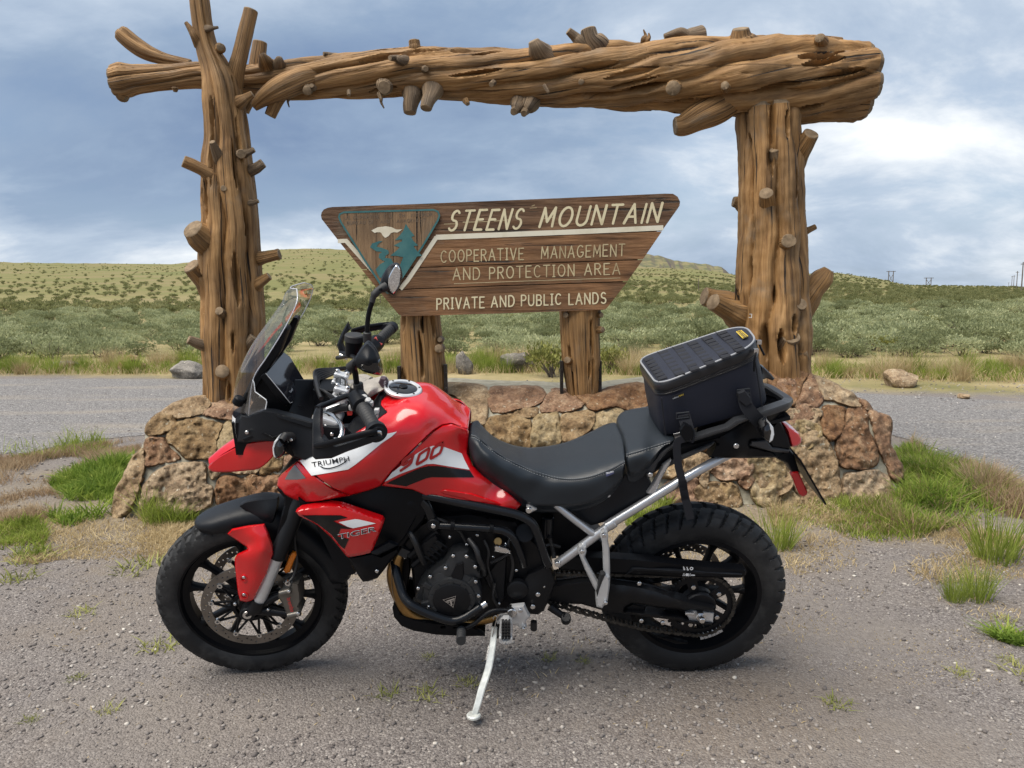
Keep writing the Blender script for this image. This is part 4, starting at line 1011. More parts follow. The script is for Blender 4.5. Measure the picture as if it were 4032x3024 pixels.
for x, y0, y1 in ((516, 1050, 1150), (768, 1040, 1185), (1398, 1020, 1150), (1606, 1020, 1145)):
    a, b = sgn(*z1('N', x, y0), .12), sgn(*z1('N', x, y1), .12); mb = MB(); box(mb, (a + b) / 2, (.022, .05, abs(a[2] - b[2]) + .06)); mb.obj('angle_iron', M_IRON, sign)
    for yy in (y0 + 25, y1 - 40):
        c = sgn(*z1('N', x, yy), .09); mb = MB(); cyl(mb, c, c + np.array([0, -.015, 0]), .009, 6); mb.obj('iron_bolt', M_IRON, sign)
# painted J on the right post
mb = MB(); pp = [np.array(q) for q in zp('M', [(584, 1222), (597, 1222), (595, 1246), (580, 1243)])]
stroke_flat(mb, pp, 1.6, const(YR - .272), M=at_y); mb.obj('painted_letter', M_WHT, post_r, smooth=False)
# ================================================================== motorcycle: materials
M_RED = mat('red paint', (.50, .003, .006), .22, coat=.75, coat_rough=.06, spec=.5)
M_BLK = mat('satin black plastic', (.004, .0045, .006), .40, spec=.18, bump=.05, bscale=900, rvar=.06, vscale=9)
M_MATTE = mat('grained black plastic', (.008, .0095, .0125), .42, spec=.26, bump=.10, bscale=700, rvar=.08, vscale=7)
M_GLOSS = mat('gloss black', (.006, .006, .007), .08, coat=.5)
M_BMET = mat('black engine casting', (.006, .0065, .008), .38, spec=.26, metal=.0, bump=.12, bscale=400, rvar=.08, vscale=14)
M_COVER = mat('dark grey engine cover', (.030, .032, .035), .34, metal=.35, bump=.06, bscale=500, rvar=.08, vscale=20)
M_TUBE = mat('black powder coat tube', (.006, .007, .009), .24, spec=.4, bump=.04, bscale=600)
M_ALU = mat('silver painted tube', (.48, .49, .51), .30, metal=.75, bump=.04, bscale=300, rvar=.08, vscale=12)
M_CAST = mat('light cast aluminium', (.60, .61, .62), .36, metal=.55, bump=.06, bscale=250, var=.08, vscale=15)
M_STEEL = mat('bright steel', (.62, .62, .62), .22, metal=1.0)
M_STAND = mat('scuffed pale steel', (.62, .64, .61), .45, metal=.35, var=.16, vscale=30, bump=.08, bscale=120)
M_DISC = mat('brake disc steel', (.20, .185, .17), .34, metal=.9, var=.18, vscale=14, bump=.03, bscale=300)
M_RUB = mat('rubber', (.016, .0165, .018), .62, bump=.12, bscale=260, var=.3, vscale=9)
M_TYRE = mat('dusty tyre rubber', (.008, .0088, .0105), .58, col2=(.060, .060, .060), vscale=7.5, bump=.15, bscale=180, pos=(.46, .82), spec=.4)
M_RAIL = mat('grey black rail plastic', (.032, .034, .038), .38, bump=.08, bscale=500)
M_SEAT = mat('charcoal seat leather', (.013, .017, .022), .38, spec=.4, bump=.12, bscale=650, rvar=.05, vscale=6)
M_THREAD = mat('grey thread', (.30, .31, .32), .7)
M_DECW = mat('white decal', (.62, .64, .66), .16, coat=.6)
M_DECB = mat('black decal', (.004, .004, .005), .25, coat=.15, spec=.3)
M_DECR = mat('red decal', (.30, .004, .006), .18, coat=.4)
M_DECG = mat('grey decal', (.10, .105, .115), .25, coat=.5)
M_GOLD = mat('heat tinted exhaust', (.32, .19, .07), .28, metal=.9, var=.35, vscale=9)
M_CHAIN = mat('oily chain steel', (.055, .052, .048), .42, metal=.7, var=.4, vscale=60)
M_ORANGE = mat('orange reflector', (.75, .20, .01), .25, bump=.3, bscale=300)
M_REFL = mat('red reflector', (.42, .01, .012), .15, coat=.5, bump=.2, bscale=300)
M_TAIL = mat('red tail lamp', (.62, .03, .035), .12, coat=.8)
M_LENS = mat('clear lamp lens', (.70, .72, .74), .10, coat=.8)
M_CALI = mat('grey caliper', (.15, .14, .125), .38, metal=.7, var=.1, vscale=20)
M_MIRROR = mat('mirror glass', (.75, .77, .79), .02, metal=1.0)
M_SCREEN = mat('dash glass', (.014, .014, .018), .10, coat=.8)
M_BTN = mat('grey buttons', (.42, .42, .42), .5)
M_HOSE = mat('black hose', (.012, .012, .013), .45)

def glass_mat():
    m = bpy.data.materials.new('clear windscreen'); m.use_nodes = True
    nt = m.node_tree; N = nt.nodes; L = nt.links; N.clear()
    o = N.new('ShaderNodeOutputMaterial'); t = N.new('ShaderNodeBsdfTransparent'); g = N.new('ShaderNodeBsdfGlossy')
    t.inputs[0].default_value = (.95, .96, .97, 1); g.inputs[0].default_value = (1, 1, 1, 1); g.inputs['Roughness'].default_value = .04
    f = N.new('ShaderNodeLayerWeight'); f.inputs[0].default_value = .32
    mr = N.new('ShaderNodeMapRange'); L.new(f.outputs['Fresnel'], mr.inputs[0])
    mr.inputs[3].default_value = .07; mr.inputs[4].default_value = .42
    x = N.new('ShaderNodeMixShader'); L.new(mr.outputs[0], x.inputs[0]); L.new(t.outputs[0], x.inputs[1]); L.new(g.outputs[0], x.inputs[2])
    L.new(x.outputs[0], o.inputs[0])
    return m
M_GLASS = glass_mat()

# ------------------------------------------------------------------ the motorcycle
bike = thing('motorcycle', 'red and black adventure motorcycle leaning on its side stand on the gravel', 'motorcycle',
             loc=(0, BIKE_Y, 0), rot=(radians(LEAN), 0, 0))

def P(w, pts, y=None):
    return bz(w, [p if len(p) == 3 else (*p, y) for p in pts])

def bolt(name, w, x, y, off, r=.0075, parent=None, mt=None, h=.006):
    c = bk(*z1(w, x, y), off); mb = MB()
    r *= .82; cyl(mb, c + np.array([0, .004, 0]), c - np.array([0, h, 0]), r, 14, bev=.0015)
    cyl(mb, c - np.array([0, h, 0]), c - np.array([0, h - .0006, 0]) - np.array([0, .0012, 0]), r * .55, 6)
    return mb.obj(name, mt or M_STEEL, parent or bike)

def slab(name, w, pts, y0, thick, mt, parent=None, step=9, rim=5, drop=.006, ctrl=None, smooth=0, holes=(), both=False):
    """a moulded plate or casting traced in the study window: pts (x, y[, lateral]); grows to the bike's right by thick"""
    q = zp(w, pts)
    if any(len(p) == 3 for p in q) or ctrl:
        cp = [p if len(p) == 3 else (*p, y0) for p in q] + (zp(w, ctrl) if ctrl else [])
        fld = TPS(cp)
    else: fld = const(y0)
    poly = [p[:2] for p in q]
    if smooth: poly = smooth_poly(poly, smooth)
    mb = MB()
    panel(mb, poly, fld, thick, step, rim, drop, holes=[zp(w, h) for h in holes])
    o = mb.obj(name, mt, parent or bike, sharp=34)
    if both: mirror_y(o)
    return o

# ---------------- wheels
def tyre_mesh(C, ax, ref, R, W, rimR, nb, kind):
    mb = MB(); nth = nb * 10; na = 44
    ax = np.array(ax, float); ax /= np.linalg.norm(ax)
    u = np.array(ref, float); u -= ax * (u @ ax); u /= np.linalg.norm(u); v = np.cross(ax, u)
    Rm = rimR + (R - rimR) * .42
    A = np.linspace(-radians(133), radians(133), na)
    V = []
    for i in range(nth):
        th = 2 * pi * i / nth; e = u * cos(th) + v * sin(th)
        for a in A:
            y = W / 2 * (abs(sin(a)) ** .9) * (1 if a > 0 else -1)
            ca = cos(a)
            r = Rm + (R - Rm) * (ca ** .72) if ca > 0 else Rm + (Rm - rimR) * ca / abs(cos(radians(133)))
            ad = abs(math.degrees(a)); d = 0.0
            if ad < (76 if kind == 'rear' else 82):
                s = 1 if a > 0 else -1
                if kind == 'rear':
                    ph = (nb * th / (2 * pi) + .010 * ad + (.5 if s > 0 else 0)) % 1.0
                    blk = ph > .20
                    if 40 < ad < 46: blk = blk and (int(nb * th / (2 * pi) + .010 * ad) % 2 == 0)
                    if ad < 3.5: blk = False
                else:
                    row = 0 if ad < 26 else 1
                    ph = (nb * th / (2 * pi) + (.018 * ad) + (.5 if row else 0) + (.5 if s > 0 else 0)) % 1.0
                    blk = ph > (.24 if row == 0 else .38)
                    if 26 < ad < 32 or 62 < ad < 67 or ad < 3: blk = False
                d = .0015 if blk else -.0105
                if ad > 74: d *= max(0, (82 - ad) / 8)
            V.append(np.array(C) + e * (r + d) + ax * y)
    F = []
    for i in range(nth):
        i2 = (i + 1) % nth
        for j in range(na - 1):
            F.append((i * na + j, i2 * na + j, i2 * na + j + 1, i * na + j + 1))
    mb.add(V, F)
    return mb

def disc_mesh(C, ax, ref, ro, ri, t, nh, rows, hr, petals=0):
    ax = np.array(ax, float); ax /= np.linalg.norm(ax)
    u = np.array(ref, float); u -= ax * (u @ ax); u /= np.linalg.norm(u); v = np.cross(ax, u)
    k = 1000.
    circ = lambda r, n, a0=0: [(k * r * cos(a0 + 2 * pi * i / n), k * r * sin(a0 + 2 * pi * i / n)) for i in range(n)]
    holes = [circ(ri, 60)]
    for q in range(nh):
        rr = rows[q % len(rows)]; a = 2 * pi * q / nh
        holes.append([(k * rr * cos(a) + k * hr * cos(b), k * rr * sin(a) + k * hr * sin(b)) for b in np.linspace(0, 2 * pi, 7)[:-1]])
    v2, F = tri_poly(circ(ro, 84), 60, None, holes)
    mb = MB(); Vt = []
    for s in (-t / 2, t / 2): Vt += [np.array(C) + u * (x / k) + v * (y / k) + ax * s for x, y in v2]
    n = len(v2); FF = [f for f in F] + [tuple(i + n for i in f[::-1]) for f in F]
    ec = set()
    for f in F:
        for i in range(len(f)): ec.add((f[i], f[(i + 1) % len(f)]))
    for a, b in ec:
        if (b, a) not in ec: FF.append((b, a, a + n, b + n))
    mb.add(Vt, FF)
    return mb

def wheel(name, C, ax, R, W, rimR, rimW, nb, kind, spoke0, hubr):
    ref = np.array([1., 0, 0])
    axn = np.array(ax, float) / np.linalg.norm(ax)
    u = ref - axn * (ref @ axn); u /= np.linalg.norm(u); v = np.cross(axn, u)
    mb = MB(); hw = rimW / 2
    # drop-centre cast rim
    prof = [(rimR + .012, -hw), (rimR + .012, -hw + .006), (rimR, -hw + .012), (rimR - .004, -hw + .03), (rimR - .026, -.014), (rimR - .026, .014),
            (rimR - .004, hw - .03), (rimR, hw - .012), (rimR + .012, hw - .006), (rimR + .012, hw), (rimR - .006, hw), (rimR - .012, hw - .014),
            (rimR - .034, .018), (rimR - .034, -.018), (rimR - .012, -hw + .014), (rimR - .006, -hw)]
    ring_lathe(mb, C, axn, ref, prof, 96)
    w = mb.obj(name, M_BLK, bike)
    tyre_mesh(C, axn, ref, R, W, rimR, nb, kind).obj('tyre', M_TYRE, w, sharp=30)
    mb = MB(); ring_lathe(mb, C, axn, ref, [(.016, -.075), (hubr * .8, -.075), (hubr, -.05), (hubr * .78, -.02), (hubr * .78, .02), (hubr, .05), (hubr * .8, .075), (.016, .075)], 40)
    mb.obj('hub', M_BLK, w)
    for k in range(5):
        for s in (-1, 1):
            a = spoke0 + 2 * pi * k / 5
            a1 = a + s * radians(7); a2 = a + s * radians(15)
            p0 = np.array(C) + (u * cos(a1) + v * sin(a1)) * (hubr * .75); p1 = np.array(C) + (u * cos(a2) + v * sin(a2)) * (rimR - .030)
            mb = MB()
            path = [p0 + (p1 - p0) * t for t in (0, .12, .45, .8, .94, 1)]
            V = []; F = []; d = (p1 - p0); d /= np.linalg.norm(d); sd = np.cross(axn, d)
            for i, pt in enumerate(path):
                wd = (.017, .013, .0095, .0095, .014, .022)[i]; dp = (.026, .022, .016, .015, .017, .02)[i]
                for (x, y) in ((-1, -.55), (-.55, -1), (.55, -1), (1, -.55), (1, .55), (.55, 1), (-.55, 1), (-1, .55)):
                    V.append(pt + sd * wd * x + axn * dp * y)
            for i in range(5):
                for j in range(8): F.append((i * 8 + j, i * 8 + (j + 1) % 8, i * 8 + 8 + (j + 1) % 8, i * 8 + 8 + j))
            F += [tuple(range(8))[::-1], tuple(range(40, 48))]
            mb.add(V, F); mb.obj('spoke', M_BLK, w, sharp=50)
    return w, u, v, axn

RC = bk(2720, 2313, 0.0)
FC = bk(1001, 2333, 0.0)
STEER = radians(7); _sa = Vector((sin(radians(24.6)), 0, cos(radians(24.6))))
FAX = np.array(Matrix.Rotation(STEER, 3, _sa) @ Vector((0, 1, 0)))
RR = RC[2] - .002; FR = FC[2] - .003
wr, ru, rv, _ = wheel('rear_wheel', RC, (0, 1, 0), RR, .146, .218, .125, 40, 'rear', radians(18), .058)
wf, fu, fv, fax = wheel('front_wheel', FC, FAX, FR, .106, .243, .078, 46, 'front', radians(-8), .045)

# front brake discs with carriers
for s in (-1, 1):
    c = FC + fax * (.072 * s)
    d = disc_mesh(c, fax, (1, 0, 0), .160, .1275, .005, 60, (.151, .143, .136), .0036).obj('brake_disc', M_DISC, wf, sharp=50)
    mb = MB()
    ring_lathe(mb, c, fax, (1, 0, 0), [(.048, -.004), (.060, -.004), (.060, .004), (.048, .004)], 40)
    for k in range(10):
        a = 2 * pi * k / 10 + .2
        e = fu * cos(a) + fv * sin(a); e2 = fu * cos(a + .28) + fv * sin(a + .28); e3 = fu * cos(a - .28) + fv * sin(a - .28)
        tube(mb, [c + e2 * .056, c + e * .124], .0042, 8); tube(mb, [c + e3 * .056, c + e * .124], .0042, 8)
    mb.obj('disc_carrier', M_BLK, wf)
    mb = MB()
    for k in range(10):
        a = 2 * pi * k / 10 + .2; e = fu * cos(a) + fv * sin(a)
        ring_lathe(mb, c + e * .1255, fax, (1, 0, 0), [(.004, -.006), (.0088, -.006), (.0088, .006), (.004, .006)], 16)
    bo = mb.obj('disc_bobbins', M_STEEL, wf); bo['kind'] = 'stuff'
    if s < 0:
        mb = MB(); ring_lathe(mb, c + fax * .012, fax, (1, 0, 0), [(.050, -.0015), (.066, -.0015), (.066, .0015), (.050, .0015)], 60)
        for k in range(36):
            a = 2 * pi * k / 36; e = fu * cos(a) + fv * sin(a); e2 = np.cross(fax, e)
            box(mb, c + fax * .012 + e * .061, (.009, .0035, .004), np.column_stack([e, e2, fax]))
        mb.obj('sensor_ring', M_BMET, wf)
mb = MB(); cyl(mb, FC - fax * .115, FC + fax * .115, .0125, 24, bev=.002); mb.obj('axle', M_BMET, wf)
mb = MB(); ring_lathe(mb, FC - fax * .116, fax, (1, 0, 0), [(.006, -.006), (.0145, -.006), (.016, -.003), (.016, .004), (.006, .004)], 24); mb.obj('axle_nut', M_STEEL, wf)

# rear disc, sprocket, chain
c = RC + np.array([0, .085, 0])
disc_mesh(c, (0, 1, 0), (1, 0, 0), .1275, .095, .005, 48, (.119, .109, .101), .0036).obj('brake_disc', M_DISC, wr, sharp=50)
SPC = RC + np.array([.004, -.098, 0])
mb = MB()
nT = 46; prof = []
k = 1000.
outer = []
for i in range(nT * 4):
    a = 2 * pi * i / (nT * 4); r = .116 + (.004 if (i % 4) in (1, 2) else -.004)
    outer.append((k * r * cos(a), k * r * sin(a)))
holes = []
for q in range(5):
    a0 = 2 * pi * q / 5
    holes.append([(k * r * cos(a0 + b), k * r * sin(a0 + b)) for r, b in [(.058, -.36), (.058, 0), (.058, .36), (.096, .44), (.097, .2), (.097, 0), (.097, -.2), (.096, -.44)]])
v2, F = tri_poly(outer, 40, None, holes); n = len(v2)
Vt = [SPC + np.array([x / k, s, y / k]) for s in (-.003, .003) for x, y in v2]
FF = list(F) + [tuple(i + n for i in f[::-1]) for f in F]
ec = set((f[i], f[(i + 1) % 3]) for f in F for i in range(3))
FF += [(b, a, a + n, b + n) for a, b in ec if (b, a) not in ec]
mb.add(Vt, FF); mb.obj('sprocket', M_BMET, wr, sharp=50)
mb = MB()
for q in range(5):
    a = 2 * pi * q / 5 + .63
    p = SPC + np.array([.078 * cos(a), 0, .078 * sin(a)])
    cyl(mb, p, p + np.array([0, -.012, 0]), .0085, 6, bev=.001)
o = mb.obj('sprocket_bolts', M_STEEL, wr); o['kind'] = 'stuff'
mb = MB(); cyl(mb, SPC + np.array([0, .03, 0]), SPC + np.array([0, -.02, 0]), .055, 32, bev=.004); mb.obj('cush_hub', M_BMET, wr)
# chain: round the sprocket, then both runs forward to the gearbox
FSP = bk(*z1('D', 1500, 870), -.098); FSP[1] = -.098
def chain_path():
    pts = []
    r1, r2 = .118, .040
    for a in np.linspace(radians(97), radians(-97), 40): pts.append(SPC + np.array([r1 * cos(a), 0, r1 * sin(a)]))
    low = bz('E', [(740, 1265, -.098), (400, 1178, -.098), (0, 1062, -.098)])
    pts += [np.array([p[0], -.098, p[2]]) for p in low]
    for a in np.linspace(radians(-95), radians(-265), 14): pts.append(FSP + np.array([r2 * cos(a), 0, r2 * sin(a)]))
    return pts
cp = chain_path() ; cp.append(cp[0])
L = [0]
for a, b in zip(cp, cp[1:]): L.append(L[-1] + np.linalg.norm(b - a))
mb = MB(); nl = int(L[-1] / .0159); pos = []
for i in range(nl):
    s = L[-1] * i / nl; j = max(0, np.searchsorted(L, s) - 1); t = (s - L[j]) / (L[j + 1] - L[j] + 1e-9)
    pos.append(cp[j] + (cp[j + 1] - cp[j]) * t)
for i in range(nl):
    p, q = pos[i], pos[(i + 1) % nl]; mid = (p + q) / 2; d = q - p; d /= np.linalg.norm(d); nn = np.cross(d, (0, 1, 0))
    wdt = .008 if i % 2 else .011
    for s in (-1, 1):
        V = []
        for yy in (0, .0018):
            for (x, z) in ((-.0115, -.003), (-.0115, .003), (-.007, .0065), (0, .0045), (.007, .0065), (.0115, .003), (.0115, -.003), (.007, -.0065), (0, -.0045), (-.007, -.0065)):
                V.append(mid + d * x + nn * z + np.array([0, s * (wdt + yy), 0]))
        F = [tuple(range(10)), tuple(range(19, 9, -1))] + [(j, (j + 1) % 10, 10 + (j + 1) % 10, 10 + j) for j in range(10)]
        mb.add(V, F)
    cyl(mb, p - np.array([0, .0135, 0]), p + np.array([0, .0135, 0]), .0044, 8)
o = mb.obj('drive_chain', M_CHAIN, bike, sharp=40)
# stick-on balance weights on the rear rim
for q in range(6):
    a = radians(-62 + q * 4.2); e = ru * cos(a) + rv * sin(a)
    e = np.array([cos(radians(-77 + q * 4.4)), 0, sin(radians(-77 + q * 4.4))])
    mb = MB(); t = np.cross(e, (0, 1, 0)); box(mb, RC + e * .181 + np.array([0, -.036, 0]), (.010, .024, .0125), np.column_stack([e, (0, 1, 0), t]))
    mb.obj('balance_weight', M_CAST, wr)

# ---------------- fork
leg_dir = bk(*z1('C', 1095, 630), -.1) - bk(*z1('C', 945, 1000), -.1)
leg_dir /= np.linalg.norm(leg_dir)
fork = None
for s in (-1, 1):
    base = FC + fax * (.098 * s)
    if s < 0:
        p_low = bk(*z1('C', 905, 1085), -.1); p_st = bk(*z1('C', 1090, 640), -.1)
        dvec = p_st - p_low; shift = np.zeros(3)
    else: shift = fax * .20
    d = dvec / np.linalg.norm(dvec)
    mb = MB(); cyl(mb, p_low + shift, p_st + shift + d * .02, .0225, 28)
    st = mb.obj('fork_stanchion', M_CAST, bike)
    mb = MB(); tube(mb, [p_st + shift, p_st + shift + d * .012, p_st + shift + d * .014, p_st + shift + d * .26, p_st + shift + d * .262, p_st + shift + d * .50],
                    [.029, .029, .0275, .0275, .026, .026], 28)
    mb.obj('fork_tube', M_BMET, bike)
    mb = MB(); cyl(mb, p_st + shift + d * .50, p_st + shift + d * .512, .0275, 28, bev=.002); mb.obj('fork_cap', M_CAST, bike)
    # lower casting with axle clamp and brake lugs
    ax_p = base
    mb = MB()
    tube(mb, [p_low + shift + d * .035, p_low + shift, (p_low + shift) * .35 + ax_p * .65, ax_p], [.027, .027, .024, .024], 20)
    cyl(mb, ax_p - fax * .022, ax_p + fax * .022, .026, 24, bev=.004)
    for (zx, zy) in ((1130, 970), (1240, 1150)):
        q = bk(*z1('C', zx, zy), -.1) + shift
        tube(mb, [ax_p + (p_low + shift - ax_p) * .5, q], [.019, .010], 10)
    mb.obj('fork_lower', M_BMET, bike)
bolt('clamp_bolt', 'C', 722, 1055, -.105, .007); bolt('clamp_bolt', 'C', 1010, 1103, -.115, .006)

# brake calipers on both sides of the front wheel
def caliper(shift, lettered):
    pts = [(1090, 985), (1125, 935), (1200, 925), (1215, 870), (1270, 880), (1285, 960), (1290, 1040), (1270, 1075), (1300, 1120), (1270, 1160), (1175, 1170), (1160, 1120), (1130, 1050)]
    q = zp('C', pts); mb = MB()
    panel(mb, [p[:2] for p in q], const(-.118), .058, 8, 5, .006)
    o = mb.obj('brake_caliper', M_CALI, bike, sharp=34)
    o.location = shift
    mb = MB()
    for a, b in (((1110, 965), (1205, 940)), ((1180, 1160), (1290, 1135))):
        pa, pb = bk(*z1('C', *a), -.12), bk(*z1('C', *b), -.12)
        cyl(mb, pa, pb, .0105, 14, bev=.002)
    c2 = mb.obj('caliper_pistons', M_CALI, o); c2['kind'] = 'stuff'
    bolt('caliper_bolt', 'C', 1190, 945, -.126, .007, o); bolt('caliper_bolt', 'C', 1270, 1138, -.126, .008, o)
    mb = MB(); a = bk(*z1('C', 1180, 875), -.115); ring_lathe(mb, a, (0, 1, 0), (1, 0, 0), [(.004, -.004), (.0095, -.004), (.0095, .004), (.004, .004)], 14); mb.obj('banjo_fitting', M_STEEL, o)
    mb = MB(); tube(mb, spline(P('C', [(1180, 875, -.118), (1230, 810, -.10), (1260, 680, -.08), (1240, 520, -.07), (1250, 350, -.06)]), 6), .005, 8); mb.obj('brake_hose', M_HOSE, o)
    if lettered:
        decal_text('caliper_lettering', 'brembo', 'C', (1170, 1010), (1205, 1130), (1205, 1000), const(-.1205), mat('caliper red', (.55, .02, .02), .4), o, shear=.0)
    return o
caliper((0, 0, 0), True)
caliper(tuple(fax * .20 + np.array([.012, 0, .0])), False)

# orange side reflector
slab('side_reflector', 'C', [(1192, 640), (1215, 608), (1248, 600), (1256, 630), (1225, 700), (1200, 780), (1160, 788), (1142, 765), (1175, 690)], -.085, .012, M_ORANGE, rim=4, drop=.004, step=6)

# fork guard (red) and upper guard
slab('fork_guard', 'C', [(652, 448, -.108), (690, 410, -.112), (830, 382, -.118), (972, 366, -.115), (1000, 430, -.125), (1048, 560, -.128), (1055, 620, -.128), (1000, 790, -.126), (880, 1025, -.122), (820, 1042, -.122), (765, 1030, -.12), (745, 960, -.12), (722, 760, -.12), (715, 660, -.122), (735, 630, -.126), (830, 585, -.13), (820, 560, -.12), (700, 480, -.108)],
     -.12, .006, M_RED, step=7, rim=4, drop=.007, ctrl=[(850, 470, -.128), (960, 600, -.150), (900, 620, -.145), (830, 800, -.135), (900, 850, -.138), (830, 980, -.13)])
bolt('guard_screw', 'C', 798, 820, -.133, .0065); bolt('guard_screw', 'C', 800, 970, -.13, .0065)
mb = MB(); ring_lathe(mb, bk(*z1('C', 798, 835), -.1335), (0, 1, 0), (1, 0, 0), [(.009, -.002), (.013, -.002), (.013, .003), (.009, .003)], 20); mb.obj('screw_recess', M_RED, bike)
mb = MB(); ring_lathe(mb, bk(*z1('C', 802, 985), -.1305), (0, 1, 0), (1, 0, 0), [(.009, -.002), (.013, -.002), (.013, .003), (.009, .003)], 20); mb.obj('screw_recess', M_RED, bike)

# front fender: a shell swept round the wheel with a raised crown at the fork
def fender():
    mb = MB(); V = []; F = []; na = 44; nc = 17
    a_front, a_rear = radians(115), radians(9)
    for i in range(na):
        t = i / (na - 1); a = a_front + (a_rear - a_front) * t
        e = -fu * -1 * cos(a) + np.cross(fax, fu) * -1 * sin(a) * 0
        e = fu * cos(a) + np.array([0, 0, 1.]) * 0
        up = np.cross(fu, fax); up = up if up[2] > 0 else -up
        e = fu * cos(a) + up * sin(a)
        tipf = min(1, t / .10); tipr = min(1, (1 - t) / .06)
        hump = math.exp(-((t - .40) / .17) ** 2)
        rc = FR + .022 + .040 * hump
        hw = (.028 + .038 * sqrt(tipf)) * (.75 + .25 * tipr) + .012 * hump
        skirt = (.030 + .030 * tipf) * (1 if t > .25 else .75) + .035 * hump
        for j in range(nc):
            b = -1 + 2 * j / (nc - 1)
            yy = hw * sin(b * pi / 2) ** 1 if True else 0
            drp = skirt * (1 - sqrt(max(0, 1 - abs(b) ** 2.6)))
            V.append(FC + e * (rc - drp) + fax * yy)
    for i in range(na - 1):
        for j in range(nc - 1): F.append((i * nc + j, i * nc + j + 1, (i + 1) * nc + j + 1, (i + 1) * nc + j))
    mb.add(V, F)
    o = mb.obj('front_fender', M_MATTE, bike, sharp=60)
    md = o.modifiers.new('thick', 'SOLIDIFY'); md.thickness = .004; md.offset = 0
    return o
fender()
slab('fork_shroud', 'C', [(1080, 60), (1150, 130), (1145, 200), (1090, 420), (1060, 590), (1140, 600), (1230, 300), (1290, 130), (1180, 60)], -.115, .02, M_BLK, ctrl=[(1130, 300, -.125)])
slab('fender_brace', 'C', [(760, 205), (830, 160), (1030, 135), (1100, 150), (1040, 380), (960, 370), (850, 270)], -.075, .01, M_MATTE, ctrl=[(900, 230, -.080), (1000, 280, -.095)], smooth=3)
# ================================================================== bodywork
TANK = TPS(zp('B', [
    (1160, 345, .0), (1300, 313, .0), (1450, 312, .0), (1600, 368, .0), (1750, 460, .0), (1868, 548, .0), (1300, 275, .04), (1450, 268, .04), (1600, 330, .035), (1750, 425, .03), (1865, 510, .03),
    (1110, 430, -.085), (1300, 405, -.085), (1480, 425, -.092), (1650, 520, -.092), (1850, 625, -.085), (1160, 490, -.12),
    (1250, 520, -.14), (1380, 560, -.150), (1520, 560, -.140), (1250, 650, -.185), (1075, 560, -.165), (900, 660, -.18), (800, 705, -.185), (620, 800, -.185), (540, 868, -.18),
    (900, 780, -.205), (700, 860, -.215), (395, 910, -.15), (500, 1030, -.215), (860, 985, -.238), (1000, 880, -.228), (1180, 770, -.205), (1380, 760, -.178), (1600, 615, -.128),
    (600, 1200, -.215), (840, 1210, -.200), (1000, 1165, -.195), (400, 1100, -.190), (225, 1130, -.110), (212, 1060, -.095), (340, 1245, -.13), (450, 1278, -.16), (700, 1100, -.24), (860, 1090, -.235),
    (1100, 1138, -.195), (1050, 1030, -.225)]))
RPAN = TPS(zp('B', [
    (1105, 1132, -.205), (1200, 1005, -.205), (1400, 805, -.178), (1560, 652, -.140), (1640, 602, -.122), (1720, 592, -.112), (1860, 640, -.090), (1870, 560, -.085), (1820, 845, -.115), (1700, 760, -.130), (1760, 640, -.118),
    (1500, 880, -.172), (1300, 1020, -.202), (1640, 900, -.155), (1852, 950, -.130), (1600, 1090, -.172), (1500, 1226, -.165), (1300, 1160, -.195), (1900, 1080, -.150), (1800, 1200, -.168), (2000, 1120, -.142), (2200, 1260, -.158), (2288, 1340, -.150),
    (2100, 1170, -.132), (1960, 1020, -.128), (2050, 1290, -.160)]))

tank_poly = zp('B', [(860, 690), (1000, 600), (1075, 562), (1160, 492), (1108, 432), (1104, 392), (1140, 335), (1240, 268), (1340, 235), (1450, 232), (1560, 262), (1700, 345), (1820, 440), (1885, 500), (1880, 540),
                     (1866, 640), (1720, 594), (1640, 604), (1560, 654), (1400, 806), (1200, 1006), (1106, 1132), (1090, 1142), (1000, 1176), (842, 1219),
                     (700, 1160), (580, 1080), (480, 990), (383, 918), (398, 902), (460, 872), (540, 840)])
mb = MB(); panel(mb, tank_poly, TANK, .003, 9, 4, .005)
tank = mb.obj('fuel_tank', M_RED, bike, sharp=45)
clip_mid(tank); mirror_y(tank, 'fuel_tank')
nose_poly = zp('B', [(198, 1130), (205, 1075), (235, 1035), (378, 921), (474, 996), (574, 1088), (694, 1168), (836, 1222), (600, 1262), (450, 1282), (350, 1252), (262, 1212)])
mb = MB(); panel(mb, nose_poly, TANK, .003, 8, 4, .006, off=.001)
nose = mb.obj('radiator_cowl', M_RED, bike, sharp=45); mirror_y(nose, 'radiator_cowl')
rear_poly = zp('B', [(1110, 1134), (1203, 1012), (1403, 812), (1562, 660), (1642, 610), (1720, 600), (1862, 645), (1872, 665), (1868, 745), (1858, 850), (1905, 960), (1965, 1022), (2100, 1110), (2212, 1190), (2300, 1270), (2330, 1300),
                     (2288, 1346), (2200, 1335), (1900, 1290), (1650, 1245), (1550, 1215), (1500, 1228), (1468, 1205), (1385, 1168), (1240, 1148)])
mb = MB(); panel(mb, rear_poly, RPAN, .003, 9, 4, .006)
rp = mb.obj('side_panel', M_RED, bike, sharp=45); mirror_y(rp, 'side_panel')
# the crease ledge along the panel's lower edge
slab('panel_ledge', 'B', [(1610, 1182, -.168), (1660, 1168, -.174), (1900, 1205, -.170), (2260, 1325, -.158), (2200, 1330, -.160), (1900, 1268, -.170), (1650, 1205, -.170)], -.17, .004, M_RED, step=8, rim=3, drop=.003)

